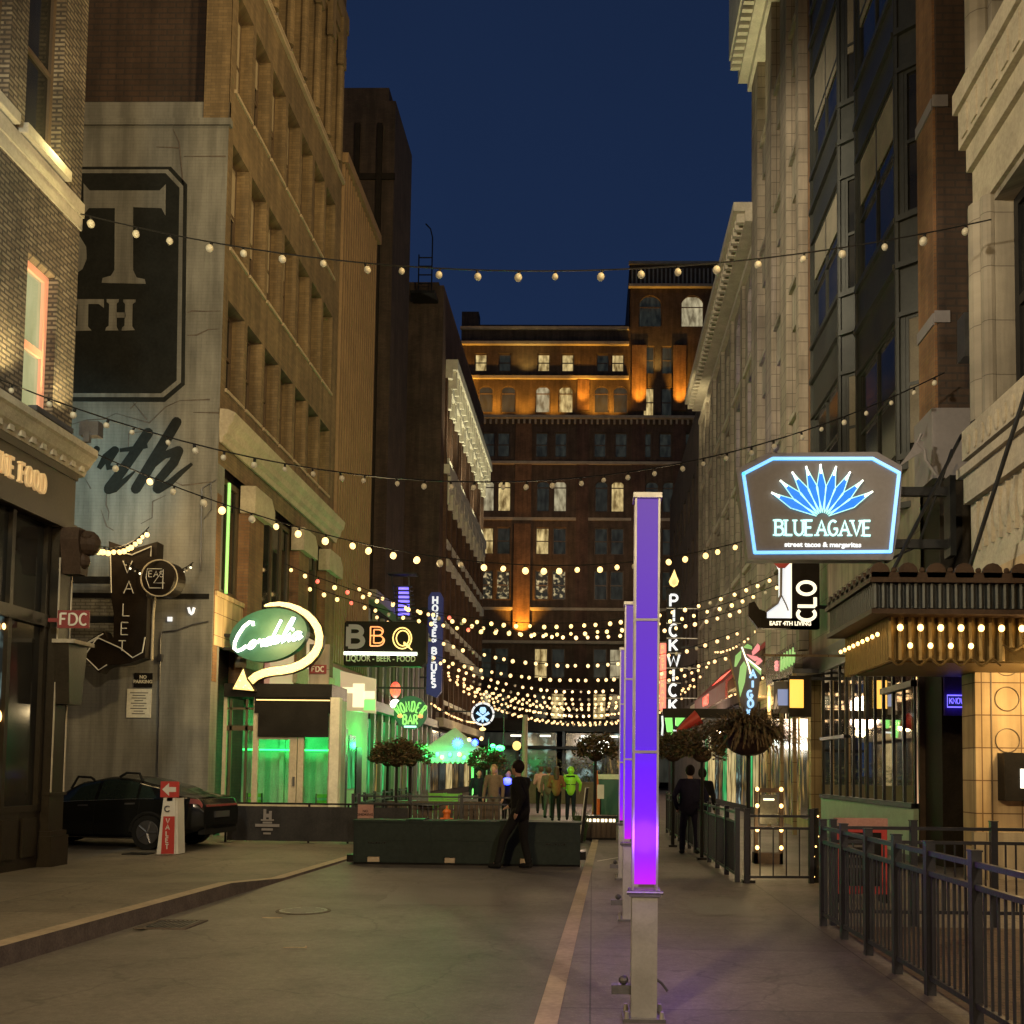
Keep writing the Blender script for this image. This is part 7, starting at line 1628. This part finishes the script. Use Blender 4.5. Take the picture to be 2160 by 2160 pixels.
mb = MB(); q0 = A(1226, 1662, 23.4); mb.prism([(q0.x - .03, 0), (q0.x + .05, 0), (q0.x + .17, q0.z), (q0.x + .1, q0.z)], fY(23.4), 0, .5); mb.build('board', M['black_paint'], t)
mb = MB(); mb.tube([(q0.x - .03, 23.39, .02), (q0.x + .1, 23.39, q0.z)], .012, 5); mb.build('edge', M['white_paint'], t)
t = thing('ornamental_grass', 'clump of green lit grass beside the leaning board', 'grass clump', (-.35, 24.0, 0))
mb = MB(); rd = random.Random(4); gx = A(1224, 1750, 24).x
for k in range(160):
    a = rd.uniform(0, 6.28); r_ = rd.uniform(0, .12); L_ = rd.uniform(.35, .8); bx, by = gx + r_ * math.cos(a), 24 + r_ * math.sin(a); o_ = rd.uniform(.05, .28)
    p = Vector((bx, by, 0)); q_ = p + Vector((o_ * math.cos(a) * .4, o_ * math.sin(a) * .4, L_ * .7)); r2 = p + Vector((o_ * math.cos(a), o_ * math.sin(a), L_))
    mb.quad(p, p + Vector((.012, 0, 0)), q_ + Vector((.01, 0, 0)), q_); mb.quad(q_, q_ + Vector((.01, 0, 0)), r2)
mb.build('blades', M['grass_leaf'], t)
t = thing('utility_cabinet', 'dark green street cabinet with pale top behind the right planted pole', 'cabinet', (.5, 32, 0))
q0 = A(1262, 1640, 32); q1 = A(1300, 1700, 32)
mb = MB(); mb.box(q0.x, q1.x + .3, 32, 32.7, 0, q0.z - .05); mb.build('body', M['teal_paint'], t)
mb = MB(); mb.box(q0.x - .03, q1.x + .33, 31.97, 32.73, q0.z - .05, q0.z + .1); mb.build('top', M['stone_white'], t)
t = thing('white_post_sign', 'small white printed post sign with orange traffic cone behind it', 'sign', (.2, 30, 0))
q0 = A(1260, 1655, 30); q1 = A(1274, 1685, 30); mb = MB(); mb.box(q0.x, q1.x, 30, 30.03, q1.z, q0.z); mb.build('panel', M['white_paint'], t)
mb = MB(); mb.box(q0.x + .08, q0.x + .12, 30.03, 30.07, 0, q0.z); build_each(mb, 'post', M['black_paint'], t)
t = thing('tall_cone', 'slim orange traffic cone behind the white post sign', 'traffic cone', (.0, 31, 0))
q0 = A(1259, 1625, 31); mb = MB(); mb.cyl((q0.x, 31, .03), (q0.x, 31, q0.z), .17, .02, 14); mb.build('cone', M['orange_paint'], t); mb = MB(); mb.box(q0.x - .2, q0.x + .2, 30.8, 31.2, 0, .03); mb.build('base', M['rubber'], t)
t = thing('street_pole', 'plain pale round pole standing in the middle of the far street', 'pole', (-3.1, 46, 0))
q = A(1108, 1508, 46); mb = MB(); mb.cyl((q.x, 46, 0), (q.x, 46, q.z), .14, .12, 14); mb.build('shaft', M['stone_cream'], t, True); mb = MB(); mb.cyl((q.x, 46, 0), (q.x, 46, .3), .22, .18, 14); mb.build('base', M['stone_cream'], t)
b = thing('far_pavilion', 'lit glazed pavilion with a flat dark canopy at the far crossing', 'building', (1, 88, 0))
mb = MB(); mb.box(-10.5, 9, 86, 96, 4.9, 5.8); mb.box(-10.5, 9, 85.4, 96, 3.4, 3.6); mb.build('canopy', M['storey_dark'], b)
mb = MB()
for x in (-10, -6.5, -2.6, .9, 4.4, 8): mb.box(x, x + .22, 87, 87.3, 0, 4.9)
build_each(mb, 'column', M['dark_metal'], b)
for i in range(5):
    a = (-9.7, -6.2, -2.3, 1.2, 4.7)[i]; mb = MB(); mb.box(a, a + 3.1, 87.5, 87.6, .7, 3.4); mb.build('window', M[('pane_dim', 'pane_street', 'pane_street', 'pane_shop', 'pane_dim')[i]], b)
    mb = MB(); mb.box(a, a + 3.1, 87.5, 87.6, 3.7, 4.8); mb.build('upper_window', M[('pane_dim', 'pane_street', 'pane_dim', 'pane_street', 'pane_dim')[i]], b)
mb = MB()
for x in (-7, -4.5, -1, 1.2, 2.2): mb.box(x, x + .9, 86.8, 86.9, 4.45, 4.6)
build_each(mb, 'strip_lamp', M['screen_white'], b)
t = thing('white_street_lamp', 'bright white boxy lamp hanging at the far crossing right of the pole', 'lamp', (.2, 60, 4))
q = A(1272, 1570, 60); mb = MB(); mb.box(q.x - .35, q.x + .35, 60, 60.3, q.z - .25, q.z + .25); mb.box(q.x - .65, q.x + .55, 60, 60.2, q.z - .55, q.z - .35); mb.build('lamp', M['screen_white'], t)
mb = MB(); mb.cyl((q.x, 60.4, 0), (q.x, 60.4, q.z), .05, .05, 8); mb.build('pole', M['dark_metal'], t)
lamp('POINT', 'crossing_lamp', (-1, 82, 4.2), 350, (.85, 1, .9), size=.3); lamp('POINT', 'crossing_lamp', (q.x, 59, 3.2), 120, (1, .9, .75), size=.2)
lamp('POINT', 'string_glow', (-1, 66, 4.6), 700, (1, .7, .5), size=.8); lamp('POINT', 'string_glow', (-4.5, 20.5, 5.4), 260, WARM, size=.6); lamp('POINT', 'string_glow', (2.5, 26, 5.6), 150, WARM, size=.6); lamp('POINT', 'string_glow', (-2, 36, 5), 260, WARM, size=.8); lamp('POINT', 'string_glow', (-1, 50, 4.6), 450, (1, .7, .5), size=.8)
t = thing('orange_globe', 'round orange globe lamp near the far pole', 'lamp', (-4.5, 48, 3))
q = A(1090, 1573, 48); mb = MB(); mb.ball(q, .2, 10, 8, (1, 1, 1.1)); mb.build('globe', M['neon_gold'], t); mb = MB(); mb.cyl((q.x, 48, 0), (q.x, 48, q.z - .2), .03, .03, 6); build_each(mb, 'post', M['dark_metal'], t)
t = thing('low_wall', 'low brown wall across the far street behind the people', 'wall', (-1, 50, 0))
mb = MB(); mb.box(-6, 2.5, 50, 50.3, 0, 1.0); mb.box(-6.05, 2.55, 49.95, 50.35, 1.0, 1.08); mb.build('wall', M['tan_cloth'], t)
sheet('promenade', [(-4.5, 37.2), (.9, 37.2), (.9, 43.5), (-4.5, 43.5)], .012, solid('pink_paving', (.24, .14, .16), .6))
t = thing('shrub_row', 'dark shrubs in front of the far pavilion', 'shrubs', (-1, 48, 0)); t['kind'] = 'stuff'
mb = MB(); rd = random.Random(9)
for k in range(2600):
    x, y, z = rd.uniform(-5.5, 2.4), rd.uniform(50.6, 51.6), rd.uniform(.2, 1.9 + .5 * math.sin(k)); d = Vector((rd.uniform(-1, 1), rd.uniform(-1, 1), rd.uniform(-1, 1))) * .12; e2 = Vector((rd.uniform(-1, 1), rd.uniform(-1, 1), rd.uniform(-1, 1))) * .12
    p = Vector((x, y, z)); mb.quad(p, p + d, p + e2)
mb.build('leaves', M['leaf_green'], t)

# litter on the road
t = thing('paper_scrap', 'pale curved scrap lying on the road nearer the barrier', 'litter', tuple(A(572, 1936, 9.6))); q = ray(572, 1937); q = EYE + q * ((0.012 - EYE.z) / q.z); t.location = q
mb = MB()
for k in range(6): a = q.x - .11 + k * .037; mb.quad((a, q.y + .01 * abs(k - 3), .01), (a + .037, q.y + .01 * abs(k - 2), .01), (a + .037, q.y + .035, .02), (a, q.y + .035, .02))
mb.build('paper', M['kerb_stone'], t)
t = thing('leaf_scrap', 'thin light twig lying on the road nearer the viewer', 'litter'); q = ray(620, 1998); q = EYE + q * ((0.012 - EYE.z) / q.z); t.location = q
mb = MB(); mb.tube([(q.x - .1, q.y, .008), (q.x, q.y + .01, .01), (q.x + .11, q.y - .01, .012)], .004, 4); mb.ball((q.x + .11, q.y, .015), .012, 6, 4); mb.build('twig', M['kerb_stone'], t)

# ================================================================== PEOPLE
def bake(mb, name, mat, parent, voxel, sm=2):
    o = mb.build(name, mat, None)
    md = o.modifiers.new('r', 'REMESH'); md.mode = 'VOXEL'; md.voxel_size = voxel; md.use_smooth_shade = True
    s = o.modifiers.new('s', 'SMOOTH'); s.iterations = sm; s.factor = .5
    bpy.context.view_layer.update()
    me = bpy.data.meshes.new_from_object(o.evaluated_get(bpy.context.evaluated_depsgraph_get())); me.name = name
    bpy.data.objects.remove(o); me.materials.clear(); me.materials.append(mat)
    o = bpy.data.objects.new(name, me); COL.objects.link(o); o.parent = parent; return o
def cap(mb, p, q, r0, r1): mb.cyl(p, q, r0, r1, 12); mb.ball(p, r0, 12, 8); mb.ball(q, r1, 12, 8)
def person(label, loc, heading, cloth, legs, hair, pose={}, scale=1.0, longcoat=False, hairlong=False, group=None, wide=1.0, hood=None, shoe='rubber'):
    t = thing('person', label, 'person', (0, 0, 0), group)
    J = dict(pel=(0, 0, .95), che=(0, .0, 1.30), nec=(0, .0, 1.50), hea=(0, .02, 1.64), ls=(-.18, 0, 1.43), rs=(.18, 0, 1.43), le=(-.25, -.02, 1.14), re=(.25, -.02, 1.14), lw=(-.26, .06, .88), rw=(.26, .06, .88),
             lh=(-.09, 0, .93), rh=(.09, 0, .93), lk=(-.10, .03, .50), rk=(.10, .03, .50), la=(-.11, -.02, .08), ra=(.11, -.02, .08))
    J.update(pose); V = {k: Vector(v) for k, v in J.items()}
    v = .016
    mb = MB()                                                          # the body: one surface
    mb.ball(V['hea'], .098, 14, 10, (.86, 1.0, 1.2)); mb.ball(V['hea'] + Vector((0, .085, -.02)), .02, 8, 6, (.8, 1.2, 1.3)); mb.ball(V['hea'] + Vector((0, .05, -.075)), .045, 8, 6)
    for s in (-1, 1): mb.ball(V['hea'] + Vector((s * .085, 0, -.01)), .022, 8, 6, (.5, .8, 1.3))
    cap(mb, V['nec'] - Vector((0, 0, .06)), V['hea'] - Vector((0, .01, .06)), .055, .05)
    mb.ball(V['che'], .15, 14, 10, (1.1 * wide, .72, 1.3)); mb.ball(V['pel'], .14, 14, 10, (1.15 * wide, .8, 1.0)); cap(mb, V['pel'], V['che'], .12 * wide, .13 * wide)
    for s in 'lr':
        cap(mb, V[s + 's'], V[s + 'e'], .048, .038); cap(mb, V[s + 'e'], V[s + 'w'], .036, .026); cap(mb, V[s + 's'], V['nec'] - Vector((0, 0, .05)), .05, .05)
        d = (V[s + 'w'] - V[s + 'e']).normalized(); hd = V[s + 'w'] + d * .05; cap(mb, V[s + 'w'], hd, .028, .034); sd = 1 if s == 'l' else -1
        for k, L in enumerate((.06, .075, .07, .055)):
            o_ = Vector((0, (k - 1.5) * .018, 0)); cap(mb, hd + d * .015 + o_, hd + d * (.02 + L) + o_ + Vector((sd * .012, 0, 0)), .0095, .0085)
        cap(mb, hd - d * .02 + Vector((sd * .01, .025, 0)), hd + d * .03 + Vector((sd * .02, .045, 0)), .011, .010)
        cap(mb, V[s + 'h'], V[s + 'k'], .078, .052); cap(mb, V[s + 'k'], V[s + 'a'], .052, .034); cap(mb, V[s + 'a'], V[s + 'a'] + Vector((0, .12, -.04)), .035, .03)
    bake(mb, 'body', M['skin'], t, v)
    mb = MB()
    mb.ball(V['che'], .15, 14, 10, (1.22 * wide, .86, 1.38)); cap(mb, V['pel'] + Vector((0, 0, .0)), V['che'], .155 * wide, .155 * wide); mb.ball(V['pel'] + Vector((0, 0, -.02)), .15, 12, 8, (1.18 * wide, .86, 1.0))
    for s in 'lr':
        cap(mb, V[s + 's'], V[s + 'e'], .068, .056); cap(mb, V[s + 'e'], V[s + 'w'], .053, .043); cap(mb, V[s + 's'], V['nec'] - Vector((0, 0, .05)), .066, .06)
        if longcoat: cap(mb, V[s + 'h'], V[s + 'h'].lerp(V[s + 'k'], .75), .13, .12)
    if hood: mb.ball(V['hea'] + Vector((0, -.02, -.01)), .125, 12, 8, (.95, 1, 1.15))
    bake(mb, 'jacket', M[cloth], t, v)
    mb = MB(); mb.ball(V['pel'] + Vector((0, 0, -.04)), .14, 12, 8, (1.14 * wide, .82, .95))
    for s in 'lr': cap(mb, V[s + 'h'], V[s + 'k'], .098, .072); cap(mb, V[s + 'k'], V[s + 'a'] + Vector((0, 0, .03)), .07, .06)
    bake(mb, 'trousers', M[legs], t, v)
    mb = MB()
    for s in 'lr': cap(mb, V[s + 'a'] + Vector((0, -.03, -.025)), V[s + 'a'] + Vector((0, .15, -.045)), .05, .038)
    bake(mb, 'shoes', M[shoe], t, v)
    if not hood:
        mb = MB(); mb.ball(V['hea'] + Vector((0, -.022, .022)), .108, 12, 10, (.92, 1.0, 1.12))
        if hairlong: cap(mb, V['hea'] + Vector((0, -.05, 0)), V['nec'] + Vector((0, -.07, -.12)), .10, .09)
        bake(mb, 'hair', M[hair], t, v, 1)
    t.rotation_euler.z = heading; t.location = loc; t.scale = (scale,) * 3
    return t, V
q = ray(1078, 1831); q = EYE + q * ((0.0 - EYE.z) / q.z)
person('dark clothed person striding past the middle of the long barrier', (A(1098, 1740, 17).x, 17.0, 0), R(62), 'black_cloth', 'black_cloth', 'hair_dark',
       dict(lk=(-.10, .26, .52), la=(-.11, .36, .09), rk=(.10, .0, .50), ra=(.10, -.10, .10), le=(-.27, -.2, 1.18), lw=(-.24, -.08, .94), re=(.27, .12, 1.16), rw=(.22, .34, 1.02), che=(0, .03, 1.31), nec=(0, .05, 1.5), hea=(0, .08, 1.64)), 1.02)
q = A(1455, 1801, 20.6); P1, _ = person('broad dark clothed person standing with back turned beside the fence on the right pavement', (q.x, 20.6, .01), R(6), 'blue_black_cloth', 'blue_black_cloth', 'hair_dark', dict(la=(-.16, -.02, .08), ra=(.15, -.02, .08), lk=(-.14, .03, .5), rk=(.14, .03, .5), lw=(-.24, .1, .9), le=(-.33, -.02, 1.15), re=(.33, -.02, 1.15)), 1.0, wide=1.35)
q = A(1482, 1790, 21.8); person('second dark person close behind the broad one', (q.x, 21.9, .01), R(-20), 'black_cloth', 'blue_black_cloth', 'hair_dark', {}, .97)
def feet(px, Y): return A(px, 1740, Y).x
hv, _ = person('person in bright yellow green safety jacket and black trousers facing away', (feet(1203, 33.8), 33.8, .01), 0, 'hivis', 'navy_cloth', 'hair_dark', dict(le=(-.30, .03, 1.18), lw=(-.22, .2, 1.05), re=(.32, .03, 1.2), rw=(.30, .12, .98)), 1.0, hood=True)
mb = MB()
mb.box(-.185, .185, -.15, -.135, 1.16, 1.18); mb.box(-.15, .15, -.145, -.13, 1.42, 1.46); o_ = mb.build('reflective_band', M['navy_cloth'], None); o_.parent = hv
person('woman with long hair and rusty brown jacket left of the safety jacket', (feet(1172, 33.2), 33.2, .01), R(10), 'brown_cloth', 'black_cloth', 'hair_brown', dict(lw=(-.12, .2, 1.1), le=(-.27, .03, 1.15), rw=(.12, .2, 1.12), re=(.27, .02, 1.15)), .98, hairlong=True)
person('person in tan patterned top half hidden behind the woman in brown', (feet(1156, 35), 35, .01), R(-15), 'tan_cloth', 'grey_cloth', 'hair_brown', {}, .98)
person('person in pink jacket walking away with one foot lifted', (feet(1140, 38), 38, .01), R(8), 'pink_cloth', 'black_cloth', 'hair_brown', dict(lk=(-.1, .16, .52), la=(-.1, .1, .1), rk=(.1, .02, .5), ra=(.08, -.3, .24), lw=(-.2, .2, 1.15), rw=(.18, .22, 1.18)), 1.0)
person('person with light brown hair in beige coat standing behind the barrier', (feet(1040, 27), 27, .01), R(170), 'tan_cloth', 'grey_cloth', 'hair_blond', {}, 1.0, hairlong=True)
person('dark dressed person with a blue lit cap next to the beige coat', (feet(1070, 27.6), 27.6, .01), R(-160), 'black_cloth', 'black_cloth', 'hair_dark', {}, .93)
q = A(1070, 1648, 27.3); t = thing('blue_glow_cap', 'glowing blue light ornament worn above the dark dressed person', 'light ornament', tuple(q)); mb = MB(); mb.ball((q.x, 27.3, q.z), .13, 10, 6, (1.1, 1, .8)); mb.build('glow', M['led_blue'], t)
person('dark green lit person seated at the back of the patio', (feet(1008, 29.3), 29.3, .01), R(200), 'navy_cloth', 'navy_cloth', 'hair_dark', {}, .93, hairlong=True)
# iron covers, gum and patches on the road
t = thing('manhole_cover', 'round dark iron manhole cover set in the road near the left kerb', 'manhole cover', (-3.3, 11.8, .004))
mb = MB(); mb.cyl((-3.3, 11.8, .0), (-3.3, 11.8, .008), .31, .31, 28); mb.build('frame', M['kerb_face'], t)
mb = MB(); mb.cyl((-3.3, 11.8, .008), (-3.3, 11.8, .012), .27, .27, 28)
for k in range(-3, 4): mb.box(-3.3 - .24 * math.cos(k * .4), -3.3 + .24 * math.cos(k * .4), 11.8 + k * .07 - .008, 11.8 + k * .07 + .008, .012, .016)
mb.build('lid', M['steel_dark'], t)
solid('tar', (0.098, 0.09, 0.08), 0.5, var=.3, scale=4, bump=.3); solid('new_concrete', (.21, .175, .14), .7, var=.3, scale=3, bump=.3)
def patch_sheet(name, cx_, cy_, w, h, ang, z, mat, sd):
    rd = random.Random(sd); P = []
    for k in range(28):
        t_ = k / 28 * 4; sd_ = int(t_); f = t_ - sd_; x, y = ((-1 + 2 * f, -1), (1, -1 + 2 * f), (1 - 2 * f, 1), (-1, 1 - 2 * f))[sd_]
        x = x * w / 2 + rd.uniform(-.03, .03); y = y * h / 2 + rd.uniform(-.03, .03); P.append((cx_ + x * math.cos(ang) - y * math.sin(ang), cy_ + x * math.sin(ang) + y * math.cos(ang)))
    sheet(name, P, z, mat)
patch_sheet('road_patch', -1.9, 13.6, 1.5, 2.2, .05, .004, M['tar'], 1)
patch_sheet('pavement_patch', -6.6, 13.4, 1.5, 1.1, .05, .139, M['new_concrete'], 3) if False else None
patch_sheet('pavement_patch', 1.6, 12.6, .8, 1.5, .0, .013, M['tar'], 4)
t = thing('drain_grate', 'square iron drain grate in the road beside the left kerb', 'drain', (-4.4, 10.6, .004))
mb = MB(); mb.box(-4.62, -4.56, 10.35, 10.95, 0, .012); mb.box(-4.14, -4.08, 10.35, 10.95, 0, .012); mb.box(-4.56, -4.14, 10.35, 10.4, 0, .012); mb.box(-4.56, -4.14, 10.9, 10.95, 0, .012); mb.build('frame', M['kerb_face'], t)
mb = MB(); mb.box(-4.56, -4.14, 10.4, 10.9, 0, .003)
mb.build('pit', M['black_paint'], t); mb = MB()
for k in range(9): mb.box(-4.55 + k * .048, -4.53 + k * .048, 10.4, 10.9, .003, .011)
mb.build('bars', M['steel_dark'], t)
